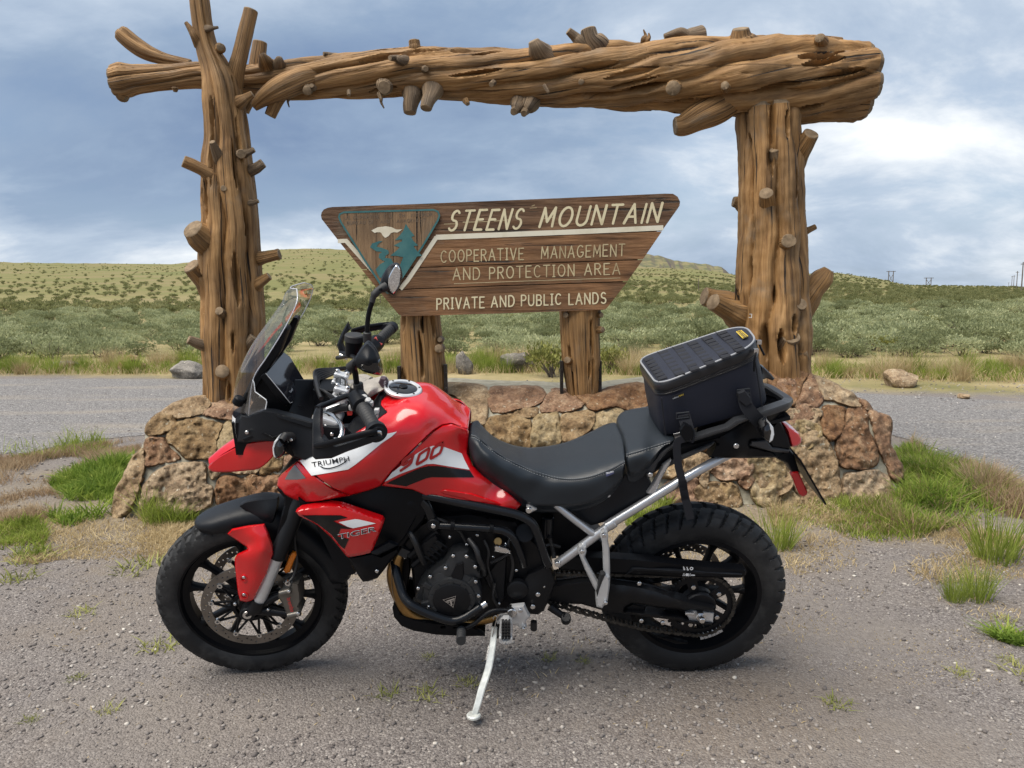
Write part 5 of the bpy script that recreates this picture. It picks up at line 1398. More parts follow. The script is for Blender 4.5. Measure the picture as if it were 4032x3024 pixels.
def decal(name, w, pts, field, mt, off=-.0016, parent=None, smooth=0, step=9):
    mb = MB(); q = [p[:2] for p in zp(w, pts)]
    if smooth: q = smooth_poly(q, smooth)
    panel(mb, q, field, 0, step, None, 0, off=off)
    return mb.obj(name, mt, parent or bike)
decal('white_decal', 'B', [(398, 915), (470, 890), (540, 868), (700, 815), (850, 745), (980, 712), (1120, 690), (1246, 662), (1200, 705), (1110, 765), (990, 865), (880, 952), (820, 992), (660, 1020), (500, 1046)], TANK, M_DECW, parent=tank)
decal('grey_decal', 'B', [(355, 950), (452, 1068), (380, 1080), (268, 1080), (300, 1020)], TANK, M_DECG, off=-.001, parent=nose)
decal('white_decal', 'B', [(1140, 1100), (1200, 1022), (1290, 952), (1420, 852), (1500, 804), (1560, 786), (1660, 797), (1810, 852), (1832, 905), (1878, 994), (1560, 942), (1500, 946), (1400, 985), (1270, 1032)], RPAN, M_DECW, parent=rp)
decal('black_decal', 'B', [(1152, 1115), (1240, 1072), (1330, 1030), (1450, 980), (1520, 962), (1600, 962), (1880, 1002), (1918, 1060), (1700, 1062), (1550, 1060), (1500, 1070), (1400, 1110), (1325, 1140), (1230, 1126)], RPAN, M_DECB, parent=rp)
decal_text('maker_lettering', 'TRIUMPH', 'B', (508, 972), (832, 918), (500, 930), TANK, M_DECB, tank, off=-.004, space=1.04, bold=.004)
mb = MB(); stroke_flat(mb, [q for q in spline([np.array(p) for p in zp('B', [(575, 962), (610, 980), (660, 982), (730, 962), (790, 930), (812, 905)])], 5)], [.6] + [2.2] * 24 + [.6], TANK, off=-.004, cap=False); mb.obj('maker_swoosh', M_DECB, tank)
# 900: outlined slanting numerals
def digits():
    mb = MB(); sx = np.array([118., -78.]); up = np.array([22., -92.])
    def q(o, u, v): return o + sx * u + up * v
    hw = 5.2
    def put(pts, closed=True):
        pp = [np.array(z1('B', *p)) for p in pts]
        stroke_flat(mb, spline(pp, 4, closed) if closed else pp, hw, RPAN, off=-.0032, closed=closed, cap=not closed)
    def ring(o, w=1.0):
        c = [(.12, .04), (.75, .0), (.95, .12), (1.0, .85), (.88, .98), (.25, 1.0), (.05, .9), (.0, .16)]
        put([q(o, u * w, v) for u, v in c])
    o0 = np.array([1416., 955.]); ring(o0, .78)
    o1 = np.array([1536., 905.]); ring(o1, .78)
    o9 = np.array([1276., 1004.])
    c = [(.02, .0), (.62, .02), (.76, .14), (.80, .86), (.68, .98), (.2, 1.0), (.03, .88), (.0, .5), (.12, .42), (.74, .42)]
    pp = [np.array(z1('B', *q(o9, u, v))) for u, v in c]
    stroke_flat(mb, pp, hw, RPAN, off=-.0032)
    return mb.obj('number_900', M_DECR, rp)
digits()
# fuel cap
capc = bk(*z1('B', 1300, 312), .0) + np.array([0, 0, .007])
n_cap = np.array([.16, -.10, .98]); n_cap /= np.linalg.norm(n_cap)
mb = MB(); ring_lathe(mb, capc - n_cap * .004, n_cap, (1, 0, 0), [(.044, .0), (.059, .0), (.060, .008), (.057, .011), (.046, .011), (.044, .008)], 48); fc = mb.obj('fuel_cap', M_CAST, bike)
mb = MB(); ring_lathe(mb, capc - n_cap * .004, n_cap, (1, 0, 0), [(.0, .0), (.0445, .0), (.0445, .009), (.036, .0125), (.0, .0125)], 40, closed=False); mb.obj('cap_lid', M_GLOSS, fc)
mb = MB(); cyl(mb, capc + n_cap * .0085, capc + n_cap * .013, .014, 20, bev=.002); mb.obj('cap_lock', M_BLK, fc)
for k in range(6):
    a = 2 * pi * k / 6 + .3; u = np.cross(n_cap, (0, 1, 0)); u /= np.linalg.norm(u); v = np.cross(n_cap, u)
    p = capc + (u * cos(a) + v * sin(a)) * .0515
    mb = MB(); cyl(mb, p + n_cap * .006, p + n_cap * .0085, .0032, 10); mb.obj('cap_screw', M_BLK, fc)
# matt black cover in front of the tank
slab('tank_front_cover', 'B', [(1110, 300, .01), (1160, 330, .0), (1104, 392, -.06), (1108, 432, -.085), (1165, 492, -.122), (1155, 505, -.13), (1075, 570, -.165), (1000, 610, -.17), (860, 700, -.18), (800, 640, -.14), (860, 560, -.11), (980, 480, -.07), (1040, 400, -.03)], -.08, .01, M_BLK, step=9)
slab('inner_fairing', 'B', [(560, 830), (700, 770), (860, 700), (1010, 610), (960, 560), (850, 610), (740, 620), (590, 610), (560, 640)], -.13, .02, M_MATTE)
bolt('fairing_screw', 'B', 680, 682, -.14, .0075)

# seats
SEAT = TPS(zp('G', [(345, 582, .05), (400, 566, .07), (430, 602, .075), (520, 692, .085), (650, 762, .095), (800, 798, .105), (950, 796, .115), (1150, 760, .125), (1350, 682, .135), (1500, 606, .140), (1590, 585, .140),
                    (340, 640, -.02), (440, 680, -.01), (600, 800, -.02), (800, 880, -.02), (1000, 900, -.015), (1200, 880, -.01), (1400, 820, -.005), (1600, 740, -.0),
                    (345, 690, -.085), (430, 722, -.095), (550, 822, -.110), (700, 920, -.125), (900, 1012, -.140), (1100, 1068, -.152), (1250, 1074, -.160), (1400, 1048, -.165), (1560, 990, -.168), (1690, 922, -.170),
                    (322, 760, -.105), (330, 852, -.115), (400, 982, -.135), (560, 1092, -.150), (720, 1212, -.162), (830, 1282, -.165), (1000, 1300, -.168), (1300, 1280, -.172), (1660, 1080, -.176), (900, 1150, -.162), (1200, 1180, -.172), (1500, 1110, -.176)]))
seat_poly = zp('G', [(338, 600), (352, 578), (400, 565), (432, 600), (520, 690), (650, 760), (800, 797), (950, 795), (1150, 760), (1350, 681), (1500, 604), (1585, 583), (1612, 600), (1642, 650), (1672, 750), (1688, 920),
                     (1672, 1000), (1650, 1080), (1500, 1220), (1300, 1300), (1050, 1312), (900, 1308), (830, 1280), (720, 1208), (560, 1090), (400, 978), (335, 850), (318, 760), (325, 690)])
mb = MB(); panel(mb, smooth_poly(seat_poly, 3), SEAT, .05, 9, 5, .010, tdir=(0, .5, -.7)); seat = mb.obj('rider_seat', M_SEAT, bike, sharp=60)
def stitch(name, w, pts, field, parent, off=-.0015):
    pp = spline([np.array(p) for p in zp(w, pts)], 8); mb = MB()
    for k, dy in ((0, 0), (1, 1)):
        pq = [p + np.array([0, 8.5 * dy]) for p in pp]
        pq = resample(pq, 5.0, False)
        for i in range(0, len(pq) - 1, 2):
            a, b = pq[i], pq[i + 1]; b = a + (b - a) * .82
            stroke_flat(mb, [a, b], .8, field, off=off, cap=False)
    o = mb.obj(name, M_THREAD, parent); o['kind'] = 'stuff'
    mb = MB()
    mid = [p + np.array([0, 4.2]) for p in pp]
    tube(mb, [bk(p[0], p[1], field(*p[:2]) - .0005) for p in mid], .0032, 8); mb.obj('seam_piping', M_SEAT, parent)
stitch('seat_stitching', 'G', [(345, 690), (380, 700), (430, 735), (550, 832), (700, 920), (900, 1008), (1100, 1062), (1250, 1070), (1400, 1045), (1560, 985), (1682, 918)], SEAT, seat)
PIL = TPS(zp('G', [(1615, 540, .13), (1650, 500, .14), (1720, 470, .145), (1870, 445, .14), (2010, 430, .135), (1640, 640, .03), (1800, 640, -.01), (2000, 600, .0), (1690, 740, -.07), (1900, 720, -.09), (1697, 862, -.155), (1850, 815, -.158), (2080, 742, -.15), (1705, 960, -.172), (1740, 1030, -.172), (1830, 1000, -.172), (2000, 830, -.165), (2110, 745, -.15)]))
mb = MB(); panel(mb, smooth_poly(zp('G', [(1614, 545), (1648, 500), (1720, 470), (1870, 445), (1990, 430), (2060, 560), (2110, 700), (2112, 745), (2010, 810), (1930, 900), (1835, 1000), (1760, 1032), (1715, 1010), (1698, 900), (1690, 780), (1665, 690), (1630, 620), (1614, 575)]), 3), PIL, .05, 9, 5, .012, tdir=(0, .4, -.8)); pil = mb.obj('passenger_seat', M_SEAT, bike, sharp=60)
stitch('seat_stitching', 'G', [(1697, 858), (1780, 835), (1880, 805), (2000, 765), (2085, 740)], PIL, pil)
decal('seat_tag', 'G', [(1516, 1018), (1585, 1005), (1588, 1028), (1520, 1055)], SEAT, mat('tag navy', (.03, .035, .09), .6), off=-.004, parent=seat)
decal_text('tag_lettering', 'TRIUMPH', 'G', (1519, 1036), (1584, 1018), (1518, 1020), SEAT, M_DECW, seat, off=-.0055)

# dark side cover between seat and frame tubes
slab('rear_side_cover', 'G', [(900, 1250, -.14), (1100, 1290, -.14), (1300, 1280, -.142), (1500, 1200, -.142), (1660, 1060, -.142), (1690, 1020, -.142), (1850, 995, -.142), (1900, 1080, -.142), (1930, 1150, -.142), (1870, 1240, -.14), (1700, 1340, -.138), (1500, 1450, -.135), (1390, 1480, -.132), (1230, 1390, -.13), (1080, 1310, -.13)], -.14, .05, M_MATTE, step=12, ctrl=[(1400, 1300, -.146), (1700, 1150, -.148)])
bolt('cover_lock', 'G', 1537, 1216, -.148, .0085, mt=M_CAST, h=.003)
slab('rear_inner_cover', 'E', [(0, 200), (300, 440), (420, 560), (460, 640), (0, 640), (-400, 640), (-420, 300), (-300, 180)], -.06, .12, M_BLK, step=16)

# ---------------- radiator shrouds with lettering
SHR = TPS(zp('C', [(1248, 250, -.205), (1290, 222, -.20), (1550, 183, -.215), (1640, 195, -.22), (2010, 320, -.235), (2016, 350, -.238), (1910, 610, -.225), (1710, 650, -.205), (1690, 640, -.204), (1440, 370, -.205), (1280, 290, -.206), (1700, 360, -.235), (1800, 450, -.238), (1500, 300, -.222), (1850, 300, -.232)]))
mb = MB(); panel(mb, zp('C', [(1247, 252), (1288, 224), (1400, 205), (1550, 183), (1640, 194), (1800, 248), (2003, 316), (2016, 345), (1990, 420), (1912, 608), (1820, 632), (1708, 651), (1690, 640), (1650, 590), (1560, 480), (1440, 372), (1360, 330), (1278, 290)]), SHR, .02, 8, 10, .010)
shr = mb.obj('radiator_shroud', M_RED, bike, sharp=40); mirror_y(shr, 'radiator_shroud')
decal('black_decal', 'C', [(1300, 287), (1400, 284), (1640, 285), (1700, 306), (1574, 336), (1650, 370), (1742, 406), (1640, 402), (1610, 470), (1712, 492), (1672, 580), (1640, 555), (1560, 455), (1440, 360), (1370, 325)], SHR, M_DECB, parent=shr)
decal('white_decal', 'C', [(1622, 345), (1765, 318), (1800, 322), (1948, 356), (1748, 398), (1700, 385)], SHR, M_DECW, parent=shr)
decal_text('model_lettering', 'TIGER', 'C', (1628, 496), (1952, 425), (1612, 452), SHR, M_DECW, shr, off=-.0032, shear=.15, space=1.0, bold=.022)
decal_text('model_lettering', 'TIGER', 'C', (1632, 491), (1946, 424), (1618, 456), SHR, M_DECB, shr, off=-.0045, shear=.15, space=1.0, bold=-.008)
# black ducting round the radiator
slab('radiator_duct', 'C', [(1270, 130), (1350, 170), (1560, 120), (1720, 110), (1900, 40), (2000, 30), (2330, 60), (2370, 130), (2330, 250), (2200, 480), (2130, 560), (1930, 620), (1700, 660), (1560, 500), (1440, 370), (1280, 280)], -.165, .06, M_BLK, step=14, ctrl=[(1900, 200, -.185), (2150, 350, -.18)], both=True)
slab('radiator_trim', 'C', [(1895, 600, -.225), (2060, 510, -.2), (2140, 545, -.19), (2060, 590, -.2), (1960, 632, -.22), (1915, 622, -.226)], -.21, .01, M_MATTE, step=8)
slab('lower_cowl', 'C', [(1700, 655), (1910, 612), (1990, 640), (2140, 560), (2150, 610), (2070, 690), (2020, 760), (1960, 832), (1900, 855), (1835, 866), (1800, 820), (1740, 720)], -.17, .05, M_BLK, step=10, rim=7, drop=.01, ctrl=[(1850, 740, -.185)], both=True)
bolt('cowl_screw', 'C', 1957, 767, -.18, .0075)
mb = MB()
box(mb, bk(*z1('C', 1560, 330), 0) + np.array([.04, 0, -.02]), (.05, .28, .22), np.array(Matrix.Rotation(radians(-18), 3, 'Y')))
mb.obj('radiator', M_BLK, bike)

# ---------------- front fairing, headlamp, beak
beak_half = TPS(zp('X', [(450, 1012, -.02), (470, 986, -.03), (520, 956, -.055), (590, 950, -.09), (594, 985, -.098), (560, 1015, -.075), (500, 1021, -.045), (540, 985, -.075)]))
mb = MB(); panel(mb, smooth_poly(zp('X', [(450, 1010), (458, 998), (480, 982), (510, 966), (530, 958), (592, 952), (594, 975), (585, 992), (560, 1012), (530, 1017), (490, 1020), (460, 1019)]), 3), beak_half, .003, 8, 4, .004)
bkk = mb.obj('front_beak', M_RED, bike); mirror_y(bkk, 'front_beak')
mb = MB()   # crown of the beak bridging the two sides
rows = [(452, 1004, .02), (480, 981, .032), (520, 957, .055), (560, 948, .075), (592, 945, .09)]
V = []; F = []
for i, (x, y, h) in enumerate(rows):
    a = bk(x * 1.82278, y * 1.82278, -h)
    for j in range(9):
        b = -1 + j / 4
        V.append(np.array([a[0] - .006 * (1 - b * b), h * b, a[2] + .016 * (1 - b * b)]))
for i in range(4):
    for j in range(8): F.append((i * 9 + j, i * 9 + j + 1, i * 9 + 10 + j, i * 9 + 9 + j))
mb.add(V, F); mb.obj('beak_crown', M_RED, bike)
FAIR = TPS(zp('A', [(735, 1640, -.07), (760, 1420, -.075), (800, 1395, -.09), (960, 1362, -.12), (1060, 1372, -.13), (1400, 1460, -.16), (1400, 1660, -.175), (1100, 1580, -.14), (900, 1560, -.12), (820, 1550, -.10)]))
mb = MB(); panel(mb, zp('A', [(735, 1640), (745, 1560), (755, 1440), (775, 1400), (830, 1410), (960, 1362), (1060, 1370), (1250, 1420), (1420, 1470), (1440, 1600), (1420, 1760), (1330, 1800), (1240, 1760), (1200, 1680), (1170, 1640), (1000, 1630), (840, 1640)]), FAIR, .02, 9, 6, .008)
fa = mb.obj('front_fairing', M_MATTE, bike); mirror_y(fa, 'front_fairing')
slab('fairing_inlay', 'A', [(1070, 1388, -.139), (1130, 1400, -.142), (1390, 1470, -.164), (1395, 1525, -.17), (1250, 1480, -.158), (1085, 1425, -.145)], -.15, .004, M_BLK, rim=3, drop=.002)
slab('fairing_lip', 'A', [(780, 1610, -.098), (900, 1560, -.118), (960, 1545, -.128), (1050, 1590, -.142), (1180, 1545, -.15), (1190, 1560, -.15), (1060, 1612, -.143), (950, 1580, -.128), (800, 1640, -.1)], -.12, .006, M_BLK, rim=3, drop=.003)
slab('fairing_lower', 'A', [(1090, 1640), (1130, 1700), (1240, 1780), (1400, 1820), (1440, 1700), (1420, 1640), (1240, 1580)], -.15, .1, M_BLK)
bolt('fairing_screw', 'A', 826, 1550, -.112, .0075)
mb = MB()   # headlamp: lens across the nose
V = []; F = []
for i, t in enumerate(np.linspace(0, 1, 9)):
    x0, y0 = 722 + 22 * t - 14 * sin(t * pi), 1430 + 200 * t
    a = bk(*z1('A', x0 + 6, y0), -.062)
    for j in range(9):
        b = -1 + j / 4
        V.append(np.array([a[0] - .028 * (1 - b * b), .066 * b, a[2]]))
for i in range(8):
    for j in range(8): F.append((i * 9 + j, i * 9 + j + 1, i * 9 + 10 + j, i * 9 + 9 + j))
mb.add(V, F); mb.obj('headlamp_lens', M_LENS, bike)
mb = MB(); a = bk(*z1('A', 850, 1540), 0.); box(mb, a + np.array([.03, 0, 0]), (.12, .13, .11)); mb.obj('headlamp_body', M_BLK, bike)

# windscreen: half sheet from the centre line to the left edge, mirrored
def screen():
    C_ = [(712, 1330), (722, 1180), (752, 1040), (800, 920), (880, 770), (985, 620), (1075, 495), (1135, 405), (1160, 335), (1205, 288)]
    E_ = [(838, 1395, .095), (850, 1270, .108), (868, 1130, .118), (905, 1030, .128), (985, 915, .132), (1075, 775, .132), (1155, 640, .126), (1222, 510, .112), (1262, 400, .092), (1258, 305, .045)]
    nR = 33; cc = spline([bk(*z1('A', x, y), 0.) for x, y in C_], 4); ee = spline([bk(*z1('A', x, y), -h) for x, y, h in E_], 4)
    mb = MB(); V = []; F = []; nj = 12
    for a, b in zip(cc, ee):
        for j in range(-nj, nj + 1):
            t = abs(j) / nj; s = -1 if j < 0 else 1
            q = a + (b - a) * np.array([t ** 2.0, t, t ** 1.8])
            V.append(np.array([q[0], (b[1] * t) * -s, q[2]]))
    k = 2 * nj + 1
    for i in range(len(cc) - 1):
        for j in range(k - 1): F.append((i * k + j, i * k + j + 1, (i + 1) * k + j + 1, (i + 1) * k + j))
    mb.add(V, F)
    o = mb.obj('windscreen', M_GLASS, bike)
    # bright polished rim
    mb = MB(); rimp = [np.array(V[i * k]) for i in range(len(cc))] + [np.array(V[(len(cc) - 1) * k + j]) for j in range(1, k)] + [np.array(V[i * k + k - 1]) for i in range(len(cc) - 2, -1, -1)]
    tube(mb, rimp, .0015, 8); mb.obj('screen_edge', mat('polished acrylic edge', (.62, .64, .70), .12, coat=.5, trans=.3), o)
    return o
scr = screen()
defl = slab('wind_deflector', 'A', [(872, 1095, -.135), (885, 1120, -.137), (895, 1200, -.14), (990, 1270, -.15), (996, 1290, -.15), (985, 1352, -.15), (830, 1412, -.135), (800, 1380, -.13), (835, 1220, -.133)], -.14, .004, M_GLASS, rim=None, drop=0)
mb = MB(); tube(mb, P('A', [(872, 1095, -.137), (885, 1120, -.139), (895, 1200, -.142), (990, 1270, -.152), (996, 1290, -.152), (985, 1352, -.152)]), .0016, 6); mb.obj('deflector_edge', M_LENS, defl)
# screen mount, dash tower
slab('screen_bracket', 'A', [(1142, 632), (1175, 636), (1187, 660), (1110, 860), (1040, 960), (960, 1090), (900, 1180), (850, 1250), (800, 1400), (765, 1390), (790, 1240), (850, 1110), (950, 960), (1050, 800)], -.075, .03, M_BLK, rim=5, drop=.006, both=True)
mb = MB(); cyl(mb, bk(*z1('A', 735, 1310), -.10), bk(*z1('A', 770, 1250), -.10), .017, 16, bev=.004); mb.obj('screen_clamp', M_BLK, bike)
# dash with glass
def quad_prism(name, c4, depth_dir, depth, mt, parent=None, bev=.004):
    bm = bmesh.new(); vs = [bm.verts.new(p) for p in c4] + [bm.verts.new(np.array(p) + np.array(depth_dir) * depth) for p in c4]
    n = len(c4); bm.faces.new(vs[:n]); bm.faces.new(vs[n:][::-1])
    for i in range(n): bm.faces.new((vs[i], vs[(i + 1) % n], vs[n + (i + 1) % n], vs[n + i]))
    bmesh.ops.recalc_face_normals(bm, faces=bm.faces)
    if bev: bmesh.ops.bevel(bm, geom=bm.edges[:], offset=bev, segments=2, affect='EDGES', profile=.6)
    m = bpy.data.meshes.new(name); bm.to_mesh(m); bm.free()
    m.polygons.foreach_set('use_smooth', [True] * len(m.polygons)); m.set_sharp_from_angle(angle=radians(35))
    return link(name, m, mt, parent or bike)
dq = P('A', [(985, 1040, -.095), (1130, 1215, -.095), (1198, 1300, -.088), (1216, 1292, -.07), (1306, 1130, .08), (1322, 1098, .09), (1195, 890, .09), (1142, 852, .08)])
dq = [np.array(p) for p in dq]
nd = np.cross(dq[2] - dq[0], dq[6] - dq[0]); nd /= np.linalg.norm(nd)
if nd[0] > 0: nd = -nd
dash = quad_prism('dashboard', dq, nd, .022, M_BLK, bev=.003)
ctr = sum(dq) / 8
quad_prism('dash_screen', [ctr + (p - ctr) * .97 - nd * .0015 for p in dq], nd, .001, M_SCREEN, dash, bev=0)
mb = MB(); tube(mb, [dq[0] - nd * .001, dq[1] - nd * .001, dq[2] - nd * .001, dq[3] - nd * .001], .0013, 6); mb.obj('dash_edge', M_CAST, dash)
def dash_logo():
    V, F = text_tris('Triumph', .1, .9)
    o_, ux, uy = P('A', [(1232, 1190, 0)], 0)[0], None, None
    e1 = (dq[5] - dq[2]); e1 /= np.linalg.norm(e1); e2 = np.cross(nd, e1); e2 = e2 if e2[2] > 0 else -e2
    base = ctr + (dq[3] - ctr) * .62
    mb = MB(); mb.add([base + e1 * (u * .030 - .005) + e2 * (v * .010) - nd * .0035 for u, v in V], F)
    mb.obj('dash_lettering', M_DECW, dash, smooth=False)
dash_logo()
slab('dash_tower', 'A', [(960, 1050), (1180, 1290), (1200, 1330), (1200, 1380), (1010, 1370), (990, 1280), (890, 1200), (890, 1130)], -.06, .12, M_BLK, step=12)
slab('dash_shelf', 'A', [(1240, 1100, 0.02), (1420, 1100, .05), (1420, 1300, .0), (1380, 1440, -.08), (1190, 1370, -.10), (1230, 1290, -.05)], 0, .01, M_BLK, step=12, rim=None, drop=0)
mb = MB(); tube(mb, P('A', [(1190, 1310, -.05), (1240, 1380, -.05), (1300, 1400, -.06)]), .008, 8); cyl(mb, *P('A', [(1270, 1360, -.06), (1300, 1352, -.02)]), .015, 14); mb.obj('accessory_plug', M_BLK, bike)

# front indicators
ind = slab('front_indicator', 'B', [(168, 860, -.2), (163, 800, -.2), (178, 750, -.2), (210, 722, -.2), (240, 738, -.205), (275, 790, -.205), (278, 820, -.205), (262, 860, -.205), (215, 898, -.2), (190, 895, -.2), (175, 885, -.2)], -.2, .05, M_GLOSS, rim=8, drop=.018, step=6, smooth=2, ctrl=[(220, 810, -.215)])
slab('indicator_lens', 'B', [(166, 860), (161, 800), (176, 750), (208, 722), (212, 735), (190, 770), (178, 810), (180, 850), (192, 892), (176, 885)], -.207, .04, M_LENS, ind, rim=2, drop=.004, step=5)
mb = MB(); tube(mb, P('B', [(240, 740, -.19), (270, 700, -.175), (330, 705, -.15), (420, 700, -.12)]), [.010, .012, .014, .015], 10); mb.obj('indicator_stem', M_RUB, ind)
mirror_y(ind, 'front_indicator')
slab('cowl_inner', 'B', [(210, 1060, -.06), (330, 900, -.09), (520, 790, -.1), (560, 860, -.12), (400, 920, -.13), (240, 1040, -.08)], -.1, .08, M_BLK)
bolt('fairing_screw', 'B', 325, 728, -.165, .0065)
# ================================================================== handlebar, controls, mirrors
clampL, clampR = bk(*z1('A', 1640, 1215), -.045), bk(*z1('A', 1640, 1090), .045)
endL = bk(*z1('A', 1953, 1545), -.455); endR = bk(*z1('A', 2090, 640), .455)
gL = bk(*z1('A', 1840, 1345), -.335); gR = bk(*z1('A', 1965, 760), .33)
bar = spline([endL, gL, bk(*z1('A', 1740, 1260), -.16), clampL, clampR, bk(*z1('A', 1740, 1000), .16), gR, endR], 6)
mb = MB(); tube(mb, bar, .0112, 14); mb.obj('handlebar', M_TUBE, bike)
for s, a, b in ((-1, gL, endL), (1, gR, endR)):
    d = (b - a) / np.linalg.norm(b - a); n = 9; mb = MB()
    pts = []; rr = []
    for i in range(n * 3 + 1):
        t = i / (n * 3); pts.append(a + (b - a) * t * .94); rr.append(.0175 + (.0012 if i % 3 else -.0008) + (.004 if i < 2 else 0))
    tube(mb, pts, rr, 18); g = mb.obj('grip', M_RUB, bike)
    mb = MB(); cyl(mb, b - d * .02, b + d * .012, .021, 20, bev=.004); mb.obj('bar_end', M_MATTE, bike)
    mb = MB(); cyl(mb, b + d * .011, b + d * .018, .011, 16, bev=.002); mb.obj('bar_end_bolt', M_STEEL, bike)
# clamps on silver risers, top yoke
for c, s in ((clampL, -1), (clampR, 1)):
    for nm, dz, sz in (('riser', -.028, (.050, .036, .045)), ('bar_clamp', .012, (.046, .036, .020))):
        mb = MB(); R = np.array(Matrix.Rotation(radians(18), 3, 'Y')); box(mb, c + R @ np.array([0, 0, dz]), sz, R)
        o = mb.obj(nm, M_CAST, bike, smooth=False)
        md = o.modifiers.new('b', 'BEVEL'); md.width = .006; md.segments = 3
    for dx in (-.016, .016):
        mb = MB(); R = np.array(Matrix.Rotation(radians(18), 3, 'Y')); p = c + R @ np.array([dx, 0, .022])
        cyl(mb, p, p + R @ np.array([0, 0, .008]), .0068, 12, bev=.0015); mb.obj('clamp_bolt', M_STEEL, bike)
cm = (clampL + clampR) / 2
mb = MB(); cyl(mb, clampL * .85 + clampR * .15, clampL * .15 + clampR * .85, .0175, 18); mb.obj('clamp_pad', M_COVER, bike)
V, F = text_tris('TIGER', 0, 1.0)
_e1 = (clampR - clampL) / np.linalg.norm(clampR - clampL)
mb = MB(); mb.add([clampL * .78 + clampR * .22 + _e1 * u * .04 + np.array([.0125 - v * .009, -.0, .013 + v * .006]) for u, v in V], F); mb.obj('clamp_lettering', M_DECW, bike, smooth=False)
mb = MB(); R = np.array(Matrix.Rotation(radians(22), 3, 'Y')); box(mb, cm + np.array([-.03, 0, -.075]), (.085, .235, .03), R)
o = mb.obj('top_yoke', M_CAST, bike, smooth=False); md = o.modifiers.new('b', 'BEVEL'); md.width = .010; md.segments = 3
mb = MB(); box(mb, cm + np.array([-.10, 0, -.26]), (.10, .22, .045), R); o = mb.obj('bottom_yoke', M_BMET, bike, smooth=False); md = o.modifiers.new('b', 'BEVEL'); md.width = .012; md.segments = 2
slab('steering_core', 'A', [(1400, 1180), (1600, 1180), (1720, 1300), (1800, 1480), (1700, 1600), (1500, 1650), (1400, 1560)], -.03, .10, M_BLK, step=14)
# cables bundled in front of the bar
for k in range(6):
    j = (k - 2.5) * 14
    mb = MB(); tube(mb, spline(P('A', [(1585 + j * .6, 1270 + j * .3, -.09), (1530 + j * .8, 1215 + j * .5, -.08), (1460 + j, 1195 + j, -.03), (1430 + j * .4, 1110, .02), (1455 + j, 1050 + j, .08), (1600 + j, 1010 + j * .3, .12)]), 6), .0042, 8); mb.obj('control_cable', M_HOSE, bike)
mb = MB(); tube(mb, spline(P('A', [(1470, 1260, -.1), (1440, 1180, -.05), (1425, 1090, .03), (1435, 1050, .10), (1560, 1010, .18), (1690, 995, .24)]), 6), .0075, 10); mb.obj('brake_hose', M_HOSE, bike)
# hand guards
def guard(side):
    if side < 0:
        rail = [(1958, 1545, -.472), (1880, 1560, -.478), (1700, 1605, -.470), (1520, 1655, -.45), (1425, 1672, -.43)]
        plate = [(1392, 1700, -.43), (1393, 1500, -.41), (1402, 1390, -.39), (1425, 1330, -.37), (1470, 1310, -.36), (1475, 1380, -.38), (1470, 1500, -.41), (1480, 1590, -.425), (1530, 1650, -.445), (1600, 1670, -.45), (1860, 1590, -.478), (1985, 1570, -.478), (2005, 1600, -.475), (1900, 1650, -.472), (1700, 1720, -.462), (1560, 1780, -.448), (1420, 1790, -.435), (1395, 1765, -.43)]
        arm = [(1430, 1345, -.37), (1560, 1290, -.30), (1680, 1240, -.22), (1770, 1225, -.16)]
        w = 'A'
    else:
        rail = [(2090, 640, .46), (2060, 612, .47), (1980, 620, .46), (1850, 640, .44), (1740, 670, .42)]
        plate = [(1700, 595, .43), (1715, 640, .43), (1728, 655, .43), (1680, 700, .42), (1655, 780, .41), (1690, 880, .40), (1660, 880, .40), (1625, 850, .40), (1608, 790, .405), (1640, 700, .42)]
        arm = [(1640, 860, .39), (1700, 870, .33), (1760, 900, .25), (1790, 930, .18)]
        w = 'A'
    slab('hand_guard', w, plate, -.43 if side < 0 else .42, .018, M_MATTE, rim=5, drop=.006, step=8)
    mb = MB(); tube(mb, spline(P(w, rail), 6), .0075, 10, squash=1.2); mb.obj('guard_rail', M_BLK, bike)
    mb = MB(); tube(mb, spline(P(w, arm), 6), .0078, 10); mb.obj('guard_arm', M_BLK, bike)
guard(-1); guard(1)
mb = MB(); ring_lathe(mb, endL + np.array([0, -.004, 0]), endL - gL, (1, 0, 0), [(.0, -.014), (.026, -.014), (.028, -.008), (.028, .006), (.0, .006)], 28, closed=False); mb.obj('guard_boss', M_MATTE, bike)
slab('guard_blade', 'A', [(2075, 600, .46), (2105, 612, .46), (2118, 650, .46), (2085, 690, .45), (1990, 660, .455), (1850, 685, .44), (1730, 700, .42), (1730, 660, .42), (1850, 625, .44), (1980, 605, .455)], .45, .014, M_MATTE, rim=4, drop=.004)
# left switchgear and clutch lever
dl = (endL - gL) / np.linalg.norm(endL - gL)
mb = MB(); tube(mb, [gL - dl * .075, gL - dl * .07, gL - dl * .035, gL - dl * .008, gL - dl * .004], [.018, .026, .030, .027, .02], 18); mb.obj('switch_cluster', M_BLK, bike)
for (x, y, yo, r) in ((1750, 1300, -.31, .010), (1765, 1275, -.31, .009), (1812, 1255, -.31, .010), (1845, 1250, -.315, .010), (1880, 1275, -.33, .009), (1735, 1325, -.31, .008), (1905, 1295, -.33, .007)):
    mb = MB(); c = bk(*z1('A', x, y), yo); ring_lathe(mb, c, (.2, -.5, .85), (1, 0, 0), [(.0, .006), (r * .8, .005), (r, .0), (r, -.012), (0, -.012)], 10, closed=False); mb.obj('switch_button', M_BTN, bike)
mb = MB(); box(mb, bk(*z1('A', 1718, 1368), -.30), (.012, .010, .022)); mb.obj('pass_switch', mat('red switch', (.5, .03, .02), .45), bike)
for (x, y) in ((1955, 1365), (1945, 1410)):
    mb = MB(); box(mb, bk(*z1('A', x, y), -.35), (.012, .018, .010)); mb.obj('switch_button', M_BTN, bike)
